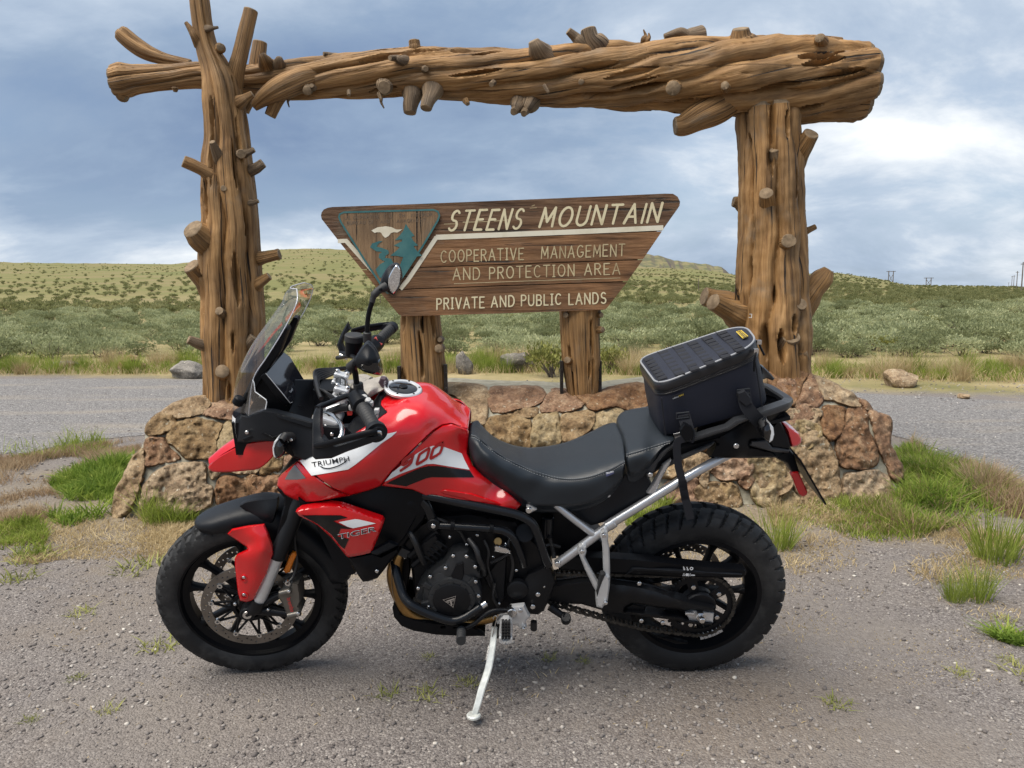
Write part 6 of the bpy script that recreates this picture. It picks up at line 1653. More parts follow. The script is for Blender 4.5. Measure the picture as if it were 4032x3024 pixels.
lev = spline(P('A', [(1500, 1375, -.26), (1560, 1395, -.30), (1620, 1450, -.34), (1650, 1510, -.38), (1648, 1570, -.405), (1620, 1615, -.42), (1580, 1618, -.425)]), 6)
mb = MB(); tube(mb, lev, [.0055 + .0015 * (i / len(lev)) for i in range(len(lev))], 12, squash=.75); mb.obj('clutch_lever', M_STEEL, bike)
mb = MB(); cyl(mb, *P('A', [(1515, 1365, -.26), (1650, 1330, -.25)]), .012, 14, bev=.003); mb.obj('lever_perch', M_CAST, bike)
mb = MB(); tube(mb, P('A', [(1540, 1380, -.27), (1640, 1345, -.29), (1720, 1330, -.30)]), .012, 12); mb.obj('lever_bracket', M_BMET, bike)
# right side: reservoir, switch, lever
c = bk(*z1('A', 1755, 800), .31)
up = np.array([.12, 0, .99]); up /= np.linalg.norm(up)
mb = MB(); tube(mb, [c - up * .036, c - up * .034, c + up * .018], [.026, .029, .031], 28); rs = mb.obj('brake_reservoir', M_BLK, bike)
mb = MB(); ring_lathe(mb, c + up * .018, up, (1, 0, 0), [(0, .024), (.030, .024), (.0335, .020), (.0335, .0), (0, 0)], 28, closed=False); mb.obj('reservoir_cap', M_RUB, rs)
dr = (endR - gR) / np.linalg.norm(endR - gR)
mb = MB(); tube(mb, [gR - dr * .08, gR - dr * .075, gR - dr * .04, gR - dr * .006, gR], [.018, .027, .030, .028, .02], 18); mb.obj('switch_cluster', M_BLK, bike)
mb = MB(); cc = bk(*z1('A', 1960, 765), .29); box(mb, cc, (.034, .014, .014), np.array(Matrix.Rotation(radians(50), 3, 'Y'))); mb.obj('stop_switch', mat('coral switch', (.62, .10, .08), .45), bike)
mb = MB(); tube(mb, spline(P('A', [(1760, 900, .27), (1700, 890, .31), (1650, 900, .36), (1610, 905, .40)]), 5), .0075, 10); mb.obj('brake_lever', M_BMET, bike)
mb = MB(); cyl(mb, *P('A', [(1640, 880, .37), (1690, 905, .35)]), .008, 10); mb.obj('lever_adjuster', M_STEEL, bike)
# mirrors
def mirror_head(name, outline, y0, glass, gy):
    q = [p[:2] for p in zp('A', outline)]
    mb = MB(); panel(mb, smooth_poly(q, 3), TPS([(*p, y0) for p in q] + [(sum(p[0] for p in q) / len(q), sum(p[1] for p in q) / len(q), y0 - .028)]), .02, 7, 6, .012)
    return mb.obj(name, M_MATTE, bike)
lm = mirror_head('mirror', [(1862, 772), (1895, 785), (1925, 815), (1960, 880), (1985, 960), (1997, 1010), (1990, 1055), (1920, 1048), (1850, 1028), (1800, 1000), (1768, 968), (1755, 935), (1770, 895), (1810, 830)], -.30, None, 0)
slab('mirror_lower_shell', 'A', [(1790, 965), (1900, 930), (1978, 935), (1995, 1010), (1988, 1052), (1920, 1045), (1850, 1024)], -.318, .02, M_GLOSS, lm, rim=8, drop=.012, step=7)
mb = MB(); tube(mb, spline(P('A', [(1800, 1215, -.25), (1780, 1130, -.255), (1768, 1040, -.26), (1755, 990, -.27), (1770, 950, -.285)]), 5), .0085, 10); mb.obj('mirror_stem', M_BLK, lm)
mb = MB(); cyl(mb, *P('A', [(1802, 1225, -.25), (1790, 1120, -.25)]), .0145, 14, bev=.003); mb.obj('stem_boot', M_RUB, lm)
mb = MB(); tube(mb, P('A', [(1720, 990, -.262), (1790, 935, -.275)]), .014, 10); mb.obj('mirror_knuckle', M_RUB, lm)
rm = mirror_head('mirror', [(1985, 285), (1985, 250), (2002, 190), (2050, 115), (2100, 86), (2140, 92), (2162, 140), (2172, 195), (2166, 250), (2140, 315), (2105, 358), (2070, 352), (2030, 325)], .30, None, 0)
slab('mirror_glass', 'A', [(2095, 130), (2125, 98), (2150, 120), (2163, 180), (2158, 245), (2135, 305), (2100, 345), (2075, 325), (2055, 270), (2060, 200)], .268, .004, M_MIRROR, rm, rim=3, drop=.002, smooth=3, step=6)
mb = MB(); tube(mb, spline(P('A', [(1872, 760, .25), (1872, 660, .25), (1876, 580, .255), (1892, 490, .258), (1915, 415, .26), (1930, 360, .265), (1965, 320, .27), (2030, 290, .28)]), 5), .0085, 10); mb.obj('mirror_stem', M_BLK, rm)
mb = MB(); tube(mb, spline(P('A', [(1912, 420, .26), (1932, 360, .265), (1970, 318, .275), (2040, 280, .29)]), 4), [.010] * 4 + [.013] * 6 + [.016] * 3, 12); mb.obj('mirror_knuckle', M_RUB, rm)
mb = MB(); cyl(mb, *P('A', [(1872, 775, .25), (1872, 680, .25)]), .0145, 14, bev=.003); mb.obj('stem_boot', M_RUB, rm)

# ================================================================== engine and frame
slab('engine_block', 'D', [(380, 500), (480, 430), (560, 360), (700, 280), (1000, 260), (1400, 330), (1500, 450), (1700, 640), (1720, 760), (1690, 1000), (1640, 1120), (1500, 1150), (1330, 1130), (1100, 1180), (1000, 1200), (760, 1160), (560, 1080), (520, 1000), (500, 880), (480, 700), (470, 640)], -.13, .28, M_BMET, step=20, rim=10, drop=.02)
slab('airbox', 'D', [(400, 60), (600, 120), (1000, 180), (1300, 240), (1480, 300), (1560, 420), (1560, 560), (1300, 420), (900, 390), (560, 420), (400, 460), (300, 300)], -.10, .2, M_BLK, step=20)
slab('upper_duct', 'D', [(180, 60), (300, 38), (420, 60), (560, 100), (590, 140), (640, 240), (600, 330), (520, 420), (420, 560), (300, 590), (200, 560), (330, 400), (360, 200)], -.155, .05, M_BLK, step=12, rim=8, drop=.012, ctrl=[(450, 200, -.175)])
# cylinder head fins and cover edges
for k, (a, b) in enumerate((((470, 640), (720, 420)), ((500, 720), (760, 500)))):
    mb = MB(); tube(mb, P('D', [(*a, -.135), (*b, -.135)]), .012, 8); mb.obj('cylinder_rib', M_BMET, bike)
slab('cylinder_head', 'D', [(520, 560), (700, 440), (780, 560), (620, 690), (560, 680)], -.155, .06, M_BMET, rim=8, drop=.01)
slab('ignition_cover', 'D', [(1120, 830, -.15), (1230, 690, -.15), (1320, 640, -.15), (1300, 1000, -.15), (1240, 1080, -.15), (1200, 1000, -.15)], -.15, .03, M_BMET)
cov = slab('engine_cover', 'D', [(516, 1010), (530, 950), (560, 880), (620, 800), (700, 730), (770, 690), (800, 640), (845, 598), (920, 580), (985, 592), (1010, 640), (1062, 690), (1075, 760), (1100, 780), (1100, 830), (1040, 850), (1030, 900), (1035, 1000), (1010, 1090), (960, 1140), (850, 1170), (740, 1140), (660, 1090), (600, 1060), (530, 1040)], -.185, .06, M_COVER, step=10, rim=9, drop=.016, ctrl=[(800, 800, -.20), (900, 720, -.198)])
slab('cover_recess', 'D', [(832, 810), (880, 710), (940, 700), (945, 800), (925, 862), (850, 842)], -.206, .006, M_BMET, cov, rim=3, drop=.004, step=7)
slab('cover_flange', 'D', [(1000, 760, -.185), (1090, 760, -.18), (1100, 830, -.18), (1010, 840, -.185)], -.185, .04, M_COVER, cov, rim=5, drop=.008, step=7)
c0 = bk(*z1('D', 838, 1008), -.205)
mb = MB(); ring_lathe(mb, c0, (0, 1, 0), (1, 0, 0), [(0, -.006), (.068, -.006), (.074, -.004), (.076, .004), (.092, .010), (.095, .016), (.095, .05), (0, .05)], 56, closed=False); mb.obj('alternator_housing', M_COVER, cov)
mb = MB(); ring_lathe(mb, c0, (0, 1, 0), (1, 0, 0), [(0, -.013), (.056, -.013), (.060, -.010), (.060, -.004), (0, -.004)], 48, closed=False); mb.obj('alternator_cap', M_BMET, cov)
for k in range(9):
    a = 2 * pi * k / 9 + .2
    mb = MB(); p = c0 + np.array([.063 * cos(a), -.006, .063 * sin(a)])
    box(mb, p, (.012, .008, .016), np.array(Matrix.Rotation(-a, 3, 'Y'))); mb.obj('cap_lug', M_COVER, cov)
for k in range(3):
    a = (radians(150), radians(195), radians(40))[k]
    mb = MB(); p = c0 + np.array([.087 * cos(a), .008, .087 * sin(a)])
    box(mb, p, (.030, .016, .020), np.array(Matrix.Rotation(-a, 3, 'Y'))); o = mb.obj('housing_rib', M_COVER, cov, smooth=False); md = o.modifiers.new('b', 'BEVEL'); md.width = .004; md.segments = 2
# triangular badge
bf = const(-.2205)
mb = MB(); tri = zp('D', [(763, 1022), (872, 990), (850, 1086)]); stroke_flat(mb, tri, 1.6, bf, closed=True); mb.obj('badge_border', M_STEEL, cov)
mb = MB()
stroke_flat(mb, zp('D', [(792, 1035), (862, 1012)]), 2.6, bf, cap=False); stroke_flat(mb, zp('D', [(828, 1030), (838, 1070)]), 3.4, bf, cap=False); stroke_flat(mb, zp('D', [(800, 1046), (818, 1040)]), 1.5, bf, cap=False); stroke_flat(mb, zp('D', [(842, 1034), (858, 1028)]), 1.5, bf, cap=False)
mb.obj('badge_letter', M_STEEL, cov)
for (x, y) in ((852, 628), (967, 632), (1042, 722), (785, 733), (652, 808), (548, 910), (1046, 852), (1070, 975), (998, 1085), (642, 1072)):
    bolt('cover_bolt', 'D', x, y, -.196, .0072, cov, h=.01)
for (x, y) in ((968, 537), (1197, 645), (1308, 530)):
    bolt('engine_bolt', 'D', x, y, -.15, .0058)
mb = MB(); tube(mb, spline(P('D', [(985, 490, -.165), (1050, 580, -.19), (1075, 660, -.2), (1110, 740, -.19), (1120, 800, -.17)]), 6), .0085, 10); mb.obj('wiring_loom', M_HOSE, bike)
# gear linkage sensor on the left, silver
mb = MB(); cyl(mb, bk(*z1('D', 1240, 512), -.16), bk(*z1('D', 1240, 512), -.135), .0135, 18, bev=.002); mb.obj('linkage_boss', M_GOLD, bike)
slab('gear_linkage_arm', 'D', [(1205, 560), (1225, 545), (1320, 570), (1350, 595), (1348, 618), (1310, 620), (1208, 600)], -.175, .012, M_STEEL, rim=4, drop=.003, step=6)
mb = MB(); tube(mb, P('D', [(1330, 620, -.17), (1300, 640, -.17), (1180, 700, -.168)]), .005, 8); mb.obj('linkage_rod', M_BMET, bike)
mb = MB(); cyl(mb, bk(*z1('D', 1474, 440), -.150), bk(*z1('D', 1474, 440), -.11), .031, 28, bev=.003); mb.obj('frame_plug', M_BLK, bike)
# hoses and wiring beside the engine
for pts, r_ in (([(470, 430, -.15), (520, 520, -.17), (560, 620, -.165), (600, 700, -.15)], .010), ([(600, 300, -.14), (760, 330, -.155), (900, 420, -.15), (960, 520, -.15)], .005), ([(1120, 500, -.15), (1160, 600, -.16), (1150, 720, -.16), (1190, 860, -.155), (1230, 1000, -.15)], .0045), ([(1350, 470, -.14), (1330, 560, -.15), (1370, 700, -.155), (1350, 860, -.15)], .006),
               ([(1580, 620, -.12), (1640, 560, -.12), (1700, 540, -.11), (1780, 560, -.10)], .0055), ([(1690, 480, -.11), (1720, 600, -.11), (1730, 660, -.12)], .007), ([(520, 1010, -.17), (580, 1110, -.15), (700, 1150, -.14)], .008), ([(1240, 1080, -.16), (1200, 1000, -.165), (1210, 880, -.165)], .005)):
    mb = MB(); tube(mb, spline(P('D', pts), 6), r_, 8); mb.obj('engine_hose', M_HOSE, bike)
for k in range(5):
    mb = MB(); tube(mb, P('D', [(600 + k * 26, 640 - k * 34, -.158), (690 + k * 26, 700 - k * 34, -.15)]), .0035, 6); mb.obj('cylinder_fin', M_BMET, bike)
for (x, y) in ((820, 470), (1060, 455), (1420, 620), (1400, 760), (1250, 1050), (1640, 900), (700, 320), (450, 300)): bolt('engine_bolt', 'D', x, y, -.152, .006)
# frame tubes
frm = None
def ftube(name, w, pts, r, mt, n=6, both=False):
    mb = MB(); tube(mb, spline(P(w, pts), n), r, 14); o = mb.obj(name, mt, bike)
    if both: mirror_y(o)
    return o
ftube('frame_tube', 'D', [(560, 105, -.15), (700, 130, -.158), (900, 172, -.165), (1150, 222, -.168), (1320, 256, -.17), (1440, 292, -.172), (1530, 350, -.172), (1580, 440, -.172), (1620, 560, -.17), (1660, 680, -.168), (1680, 720, -.165)], .0145, M_TUBE, both=True)
ftube('frame_tube', 'D', [(690, 372, -.155), (800, 378, -.16), (1000, 390, -.162), (1220, 406, -.164), (1310, 428, -.165), (1380, 490, -.165), (1420, 580, -.163), (1450, 660, -.16), (1465, 720, -.15)], .013, M_TUBE, both=True)
ftube('frame_tube', 'D', [(560, 140, -.15), (620, 210, -.15), (660, 300, -.15)], .016, M_TUBE, both=True)
for (x, y) in ((845, 372), (1185, 395)):
    mb = MB(); c = bk(*z1('D', x, y), -.163); ring_lathe(mb, c, (1, 0, -.1), (0, 1, 0), [(.0135, -.006), (.0165, -.006), (.0165, .006), (.0135, .006)], 18); mb.obj('cable_clip', M_BLK, bike)
mb = MB(); c = bk(*z1('D', 677, 375), -.17); cyl(mb, c, c + np.array([0, .03, 0]), .021, 24, bev=.003); mb.obj('frame_boss', M_BMET, bike); bolt('engine_mount_bolt', 'D', 677, 375, -.171, .0095)
mb = MB(); cyl(mb, bk(*z1('D', 1675, 290), -.08), bk(*z1('D', 1665, 470), -.08), .0215, 22, bev=.003); mb.obj('shock_reservoir', M_TUBE, bike)
bolt('frame_bolt', 'D', 1510, 238, -.172, .0125); slab('frame_lug', 'D', [(1488, 215), (1520, 200), (1580, 235), (1530, 262), (1490, 258)], -.165, .02, M_CAST, rim=3, drop=.003, step=6)
slab('pivot_plate', 'D', [(1440, 870), (1500, 790), (1690, 710), (1720, 780), (1750, 870), (1700, 1000), (1640, 1110), (1590, 1150), (1480, 1140), (1340, 1090), (1330, 900), (1400, 880)], -.15, .04, M_BMET, step=11, rim=7, drop=.012, ctrl=[(1550, 950, -.165)], both=True)
for (x, y, r) in ((1588, 970, .0095), (1542, 1077, .0105)): bolt('pivot_bolt', 'D', x, y, -.163, r)
mb = MB(); c = bk(*z1('D', 1410, 940), -.165); ring_lathe(mb, c, (0, 1, 0), (1, 0, 0), [(0, -.004), (.028, -.004), (.034, 0), (.034, .02), (0, .02)], 30, closed=False); mb.obj('sprocket_cover', M_BMET, bike)
# lower engine guard bar and header pipes, sump guard
ftube('engine_guard_bar', 'D', [(340, 690, -.12), (360, 800, -.15), (400, 940, -.18), (440, 1020, -.2), (520, 1085, -.215), (700, 1165, -.22), (840, 1202, -.22), (950, 1172, -.215), (1060, 1100, -.205), (1080, 1086, -.2)], .0145, M_TUBE)
mb = MB(); cyl(mb, *P('D', [(1075, 1090, -.2), (1142, 1045, -.19)]), .0125, 18, bev=.002); mb.obj('bar_sleeve', M_STEEL, bike)
for k, pts in enumerate(([(400, 560, -.10), (370, 660, -.12), (360, 800, -.12), (370, 960, -.11), (420, 1090, -.10), (520, 1165, -.09), (700, 1200, -.08), (1000, 1210, -.08), (1240, 1160, -.08)],
                         [(420, 600, -.03), (330, 720, -.02), (320, 850, -.01), (370, 1000, .0), (450, 1110, .01), (700, 1190, .02)],
                         [(430, 620, .06), (370, 760, .07), (380, 960, .08), (470, 1100, .08), (700, 1170, .08)])):
    ftube('exhaust_header', 'D', pts, .0185, M_GOLD)
mb = MB(); c = P('D', [(430, 580, -.115)])[0]; box(mb, c, (.03, .05, .03), np.array(Matrix.Rotation(radians(30), 3, 'Y'))); mb.obj('header_flange', M_COVER, bike); bolt('header_nut', 'D', 432, 648, -.13, .006)
slab('radiator_hose_core', 'D', [(300, 640), (470, 640), (480, 760), (440, 980), (380, 940), (320, 800)], -.09, .05, M_BLK, step=14)
def sump():
    side = [(332, 1048), (345, 1040), (400, 1150), (520, 1195), (700, 1225), (1000, 1245), (1120, 1316), (1128, 1336), (960, 1338), (700, 1325), (500, 1290), (400, 1248), (335, 1170), (322, 1100)]
    holes = [[(735, 1255), (760, 1246), (788, 1252), (780, 1270), (745, 1274)], [(845, 1262), (865, 1256), (888, 1262), (880, 1272), (850, 1274)]]
    o = slab('sump_guard', 'D', side, -.115, .012, M_BLK, step=10, rim=4, drop=.004, holes=holes); mirror_y(o, 'sump_guard')
    mb = MB(); low = P('D', [(322, 1100, -.115), (335, 1170, -.115), (400, 1248, -.115), (500, 1290, -.115), (700, 1325, -.115), (960, 1338, -.115), (1128, 1336, -.115)])
    V = []; F = []
    for p in low: V += [p, np.array([p[0], .115, p[2]]), p + np.array([0, 0, .004]), np.array([p[0], .115, p[2] + .004])]
    for i in range(len(low) - 1):
        a, b = i * 4, i * 4 + 4
        F += [(a, a + 1, b + 1, b), (a + 2, b + 2, b + 3, a + 3), (a, b, b + 2, a + 2), (a + 1, a + 3, b + 3, b + 1)]
    mb.add(V, F); mb.obj('sump_pan', M_BLK, bike)
sump()
# foot peg, hanger, shift lever, side stand
han = slab('peg_hanger', 'D', [(1330, 1100), (1352, 1080), (1470, 1066), (1485, 1100), (1500, 1132), (1522, 1168), (1490, 1200), (1478, 1232), (1492, 1258), (1470, 1278), (1430, 1275), (1420, 1250), (1378, 1240), (1330, 1240), (1232, 1232), (1228, 1208), (1262, 1165), (1330, 1158)], -.20, .014, M_CAST, rim=5, drop=.005, step=7, ctrl=[(1420, 1160, -.206)])
for (x, y, r) in ((1436, 1112, .009), (1460, 1272, .008)): bolt('hanger_bolt', 'D', x, y, -.206, r, han)
mb = MB(); c = bk(*z1('D', 1362, 1142), -.212); cyl(mb, c, c + np.array([0, .03, 0]), .0155, 22, bev=.002); mb.obj('shift_pivot', M_STEEL, han)
peg = slab('foot_peg', 'D', [(1256, 1260), (1262, 1218), (1290, 1190), (1335, 1190), (1362, 1218), (1368, 1260), (1366, 1340), (1355, 1380), (1325, 1402), (1285, 1402), (1258, 1380), (1248, 1330)], -.265, .02, M_CAST, rim=4, drop=.004, step=6)
pegf = TPS(zp('D', [(1250, 1200, -.262), (1370, 1200, -.262), (1250, 1400, -.275), (1370, 1400, -.275), (1310, 1300, -.272)]))
mb = MB()
for r_ in range(6):
    for c_ in range(3):
        x0 = 1270 + c_ * 27; y0 = 1212 + r_ * 26
        q = zp('D', [(x0 + 1, y0 + 2), (x0 + 24, y0), (x0 + 25, y0 + 22), (x0 + 2, y0 + 24)])
        panel(mb, q, const(-.277), .014, 5, 2, .003)
o = mb.obj('peg_rubber', M_RUB, peg); o['kind'] = 'stuff'
mb = MB()
for k in range(8):
    a = pi * k / 7; p = bk(*z1('D', 1308 - 50 * cos(a), 1360 + 28 * sin(a)), -.272); box(mb, p, (.006, .012, .010), np.array(Matrix.Rotation(a, 3, 'Y')))
o = mb.obj('peg_teeth', M_CAST, peg); o['kind'] = 'stuff'
mb = MB(); cyl(mb, bk(*z1('D', 1312, 1400), -.27), bk(*z1('D', 1312, 1435), -.27), .0055, 10, bev=.001); mb.obj('peg_feeler', M_STEEL, peg)
ftube('shift_lever', 'D', [(1355, 1118, -.20), (1280, 1110, -.20), (1190, 1118, -.205), (1110, 1165, -.21), (1040, 1225, -.215), (965, 1265, -.215)], .0072, M_BMET)
pp = P('D', [(922, 1285, -.215), (918, 1380, -.285)])
mb = MB(); n = 24; pts = [pp[0] + (pp[1] - pp[0]) * i / n for i in range(n + 1)]; tube(mb, pts, [.0135 + (.0018 if i % 4 < 2 else -.001) for i in range(n + 1)], 16); mb.obj('shift_pad', M_RUB, bike)
# side stand
sp = [(1235, 330, -.195), (1228, 430, -.205), (1205, 600, -.238), (1165, 800, -.275), (1100, 1000, -.315), (1050, 1180, -.345), (1018, 1275, -.358)]
pts = spline(P('H', sp), 5)
mb = MB(); V = []; F = []
for i, p in enumerate(pts):
    t = i / (len(pts) - 1); wd = .0092 + .002 * sin(t * 3); dp = .007
    d = pts[min(i + 1, len(pts) - 1)] - pts[max(i - 1, 0)]; d /= np.linalg.norm(d); sx = np.array([1., 0, 0]) - d * d[0]; sx /= np.linalg.norm(sx); sy = np.cross(d, sx)
    for x, y in ((-1, -.6), (-.7, -1), (.7, -1), (1, -.6), (1, .6), (.7, 1), (-.7, 1), (-1, .6)): V.append(p + sx * wd * x + sy * dp * y)
for i in range(len(pts) - 1):
    for j in range(8): F.append((i * 8 + j, i * 8 + (j + 1) % 8, i * 8 + 8 + (j + 1) % 8, i * 8 + 8 + j))
F += [tuple(range(8))[::-1], tuple(range(len(pts) * 8 - 8, len(pts) * 8))]
mb.add(V, F); stand = mb.obj('side_stand', M_STAND, bike)
fp = bk(*z1('H', 1010, 1300), -.362)
wz = np.array([0, sin(_l), cos(_l)])
mb = MB(); cyl(mb, fp - wz * .004, fp + wz * .008, .0225, 20, bev=.003); mb.obj('stand_foot', M_STAND, stand)
slab('stand_bracket', 'H', [(1205, 400), (1210, 330), (1240, 290), (1290, 310), (1300, 440), (1270, 455), (1210, 410)], -.19, .02, M_BMET, stand, rim=4, drop=.004, step=6)
a, b = P('H', [(1182, 520, -.215), (1150, 690, -.245)]); ax_ = (b - a); Ls = np.linalg.norm(ax_); ax_ /= Ls
u = np.cross(ax_, (0, 1, 0)); u /= np.linalg.norm(u); v = np.cross(ax_, u)
mb = MB(); tube(mb, [a + ax_ * Ls * i / 160 + (u * cos(i * .95) + v * sin(i * .95)) * .0068 for i in range(161)], .0016, 5); mb.obj('stand_spring', M_STEEL, stand)
mb = MB(); tube(mb, spline(P('H', [(1182, 525, -.215), (1215, 420, -.21), (1255, 260, -.205), (1262, 220, -.205), (1245, 205, -.205), (1225, 215, -.205), (1220, 240, -.205)]), 5), .0017, 6); mb.obj('spring_wire', M_STEEL, stand)

# ---------------- swing arm, chain guard, subframe
slab('swing_arm', 'E', [(-100, 900, -.10), (200, 860, -.115), (440, 865, -.13), (560, 880, -.135), (700, 900, -.138), (860, 940, -.14), (1060, 1010, -.14), (1200, 1050, -.14), (1360, 1082, -.14), (1368, 1130, -.14), (1280, 1120, -.14), (1140, 1108, -.14), (1090, 1118, -.14), (1020, 1105, -.14), (640, 1052, -.138), (580, 1085, -.135), (560, 1125, -.135), (600, 1112, -.135), (860, 1142, -.138), (1060, 1165, -.14), (1110, 1195, -.14), (1342, 1222, -.14), (1330, 1244, -.14), (1100, 1226, -.138), (1010, 1196, -.138), (730, 1168, -.135), (540, 1135, -.13), (440, 1130, -.12), (200, 1060, -.11), (-100, 1050, -.10)], -.13, .035, M_BMET, step=11, rim=7, drop=.012, ctrl=[(560, 970, -.152), (800, 980, -.158), (1000, 1050, -.155)])
slab('swing_arm_web', 'E', [(580, 1085, -.12), (640, 1055, -.12), (760, 1075, -.12), (740, 1135, -.12), (600, 1115, -.12)], -.12, .02, M_BMET, step=9)
o = slab('swing_arm', 'E', [(-100, 800), (440, 820), (860, 900), (1360, 1040), (1340, 1180), (1000, 1120), (440, 1030), (-100, 980)], .115, .03, M_BMET, step=16)
slab('chain_adjuster', 'E', [(1104, 1135), (1140, 1122), (1180, 1112), (1352, 1134), (1342, 1221), (1140, 1200)], -.128, .02, M_CAST, rim=3, drop=.003, step=7)
mb = MB(); c = bk(*z1('E', 1232, 1160), -.14); cyl(mb, c + np.array([0, .02, 0]), c - np.array([0, .010, 0]), .0165, 6, bev=.002); cyl(mb, c - np.array([0, .01, 0]), c - np.array([0, .030, 0]), .010, 16, bev=.002); mb.obj('axle_nut', M_STEEL, bike)
mb = MB(); cyl(mb, *P('E', [(1100, 1138, -.14), (1175, 1140, -.14)]), .006, 8); mb.obj('adjuster_bolt', M_STEEL, bike)
cg = slab('chain_guard', 'E', [(100, 640, -.12), (300, 640, -.125), (460, 648, -.13), (650, 660, -.132), (1000, 696, -.132), (1300, 725, -.132), (1620, 752, -.132), (1636, 770, -.132), (1630, 805, -.132), (1588, 830, -.13), (1100, 826, -.13), (860, 815, -.13), (600, 800, -.13), (450, 792, -.128), (0, 760, -.12), (0, 640, -.12)], -.13, .03, M_BLK, step=11, rim=6, drop=.008, ctrl=[(800, 740, -.140), (1300, 780, -.138)])
slab('guard_rib', 'E', [(590, 800, -.136), (640, 748, -.142), (700, 744, -.143), (1600, 795, -.137), (1590, 808, -.136), (1000, 790, -.141), (660, 768, -.141)], -.14, .008, M_MATTE, cg, step=8, rim=3, drop=.003)
decal('guard_sticker', 'E', [(1072, 724), (1165, 732), (1184, 768), (1082, 762)], const(-.1435), M_DECB, off=0, parent=cg)
decal('guard_sticker', 'E', [(1076, 784), (1190, 792), (1190, 822), (1076, 816)], const(-.1415), M_DECB, off=0, parent=cg)
mb = MB()
for (x, y) in ((1090, 748), (1120, 751)):
    stroke_flat(mb, zp('E', [(x - 3, y - 12), (x + 4, y + 8)]), 2.0, const(-.1445)); stroke_flat(mb, zp('E', [(x + 3, y + 8), (x + 5, y + 9)]), 3.4, const(-.1446))
stroke_flat(mb, [np.array(z1('E', 1157 + 12 * cos(a), 749 + 11 * sin(a))) for a in np.linspace(0, 2 * pi, 10)[:-1]], 1.7, const(-.1445), closed=True)
for x in (1090, 1145): stroke_flat(mb, zp('E', [(x - 9, 812), (x, 790), (x + 9, 812)]), 1.2, const(-.1425), closed=True)
stroke_flat(mb, [np.array(z1('E', 1117 + 8 * cos(a), 803 + 8 * sin(a))) for a in np.linspace(0, 2 * pi, 9)[:-1]], 2.2, const(-.1425), closed=True)
stroke_flat(mb, zp('E', [(1130, 790), (1130, 818)]), .8, const(-.1425), cap=False); stroke_flat(mb, zp('E', [(1160, 806), (1182, 808)]), 2.2, const(-.1425))
mb.obj('sticker_symbols', M_DECW, cg)
slab('chain_guide', 'E', [(690, 838, -.10), (830, 862, -.10), (1060, 828, -.10), (1040, 846, -.1), (830, 880, -.1), (700, 860, -.1)], -.1, .02, M_BLK, step=8)
slab('lower_guard', 'E', [(770, 1290, -.09), (860, 1330, -.09), (1000, 1360, -.09), (1125, 1395, -.09), (1120, 1406, -.09), (1020, 1405, -.09), (860, 1350, -.09), (800, 1320, -.09)], -.09, .012, M_BLK, step=8)
for (x, y) in ((700, 875), (905, 1218), (718, 1200)): bolt('swing_arm_bolt', 'E', x, y, -.14, .009)
# stand bobbin
mb = MB(); tube(mb, P('D', [(1690, 1080, -.12), (1790, 1150, -.13), (1830, 1165, -.14)]), [.014, .012, .014], 10); cyl(mb, *P('D', [(1832, 1172, -.15), (1832, 1200, -.13)]), .017, 14, bev=.003); mb.obj('linkage_arm', M_BMET, bike)
mb = MB(); cyl(mb, *P('D', [(1552, 1210, -.13), (1552, 1280, -.13)]), .011, 10); mb.obj('drain_hose', M_HOSE, bike)
# silver subframe
ftube('subframe_tube', 'D', [(1755, 708, -.150), (1900, 605, -.152), (2080, 470, -.155), (2212, 372, -.155)], .0150, M_ALU, 3)
ftube('subframe_tube', 'E', [(420, 375, -.155), (700, 205, -.155), (1050, -10, -.152), (1240, -120, -.135), (1420, -215, -.10), (1560, -290, -.07)], .0150, M_ALU, 4, both=True)
ftube('subframe_brace', 'D', [(1740, 190, -.15), (1900, 320, -.155), (2080, 455, -.155)], .0115, M_ALU, 3, both=True)
mb = MB(); cyl(mb, *P('E', [(425, 380, -.155), (490, 338, -.155)]), .0175, 18, bev=.003); mb.obj('tube_collar', M_ALU, bike)
bolt('subframe_bolt', 'D', 1760, 706, -.172, .0115)
slab('subframe_strut', 'F', [(545, 1640, -.16), (600, 1560, -.16), (690, 1400, -.16), (760, 1350, -.16), (740, 1400, -.16), (680, 1500, -.16), (640, 1600, -.16), (610, 1660, -.16)], -.16, .016, M_ALU, rim=4, drop=.005, step=7)
def peg_arm(name, w, pts, y, thick, mt):
    return slab(name, w, pts, y, thick, mt, rim=5, drop=.005, step=7)
ph = peg_arm('rear_peg_hanger', 'E', [(362, 470), (370, 430), (395, 408), (425, 428), (432, 470), (428, 520), (440, 560), (446, 700), (447, 850), (440, 900), (385, 860), (390, 780), (384, 600), (378, 520)], -.185, .014, M_CAST)
peg_arm('rear_peg_hanger', 'E', [(162, 590), (175, 552), (205, 542), (238, 562), (242, 600), (226, 650), (260, 720), (345, 870), (352, 930), (330, 960), (300, 905), (230, 760), (186, 650)], -.185, .014, M_CAST)
for (x, y, r) in ((393, 458, .009), (202, 598, .009), (412, 880, .0065), (388, 945, .006)): bolt('hanger_bolt', 'E', x, y, -.192, r)
rpg = slab('rear_foot_peg', 'E', [(372, 830), (400, 800), (440, 822), (446, 880), (425, 1040), (420, 1065), (395, 1070), (378, 1096), (330, 1082), (325, 1000), (345, 920)], -.20, .03, M_CAST, rim=5, drop=.006, step=7)
slab('peg_pad', 'E', [(366, 800), (392, 792), (410, 800), (380, 870), (350, 950), (335, 1000), (330, 960), (345, 900)], -.202, .02, M_RUB, rpg, rim=3, drop=.004, step=6)
bolt('peg_pivot', 'E', 408, 1045, -.205, .008)
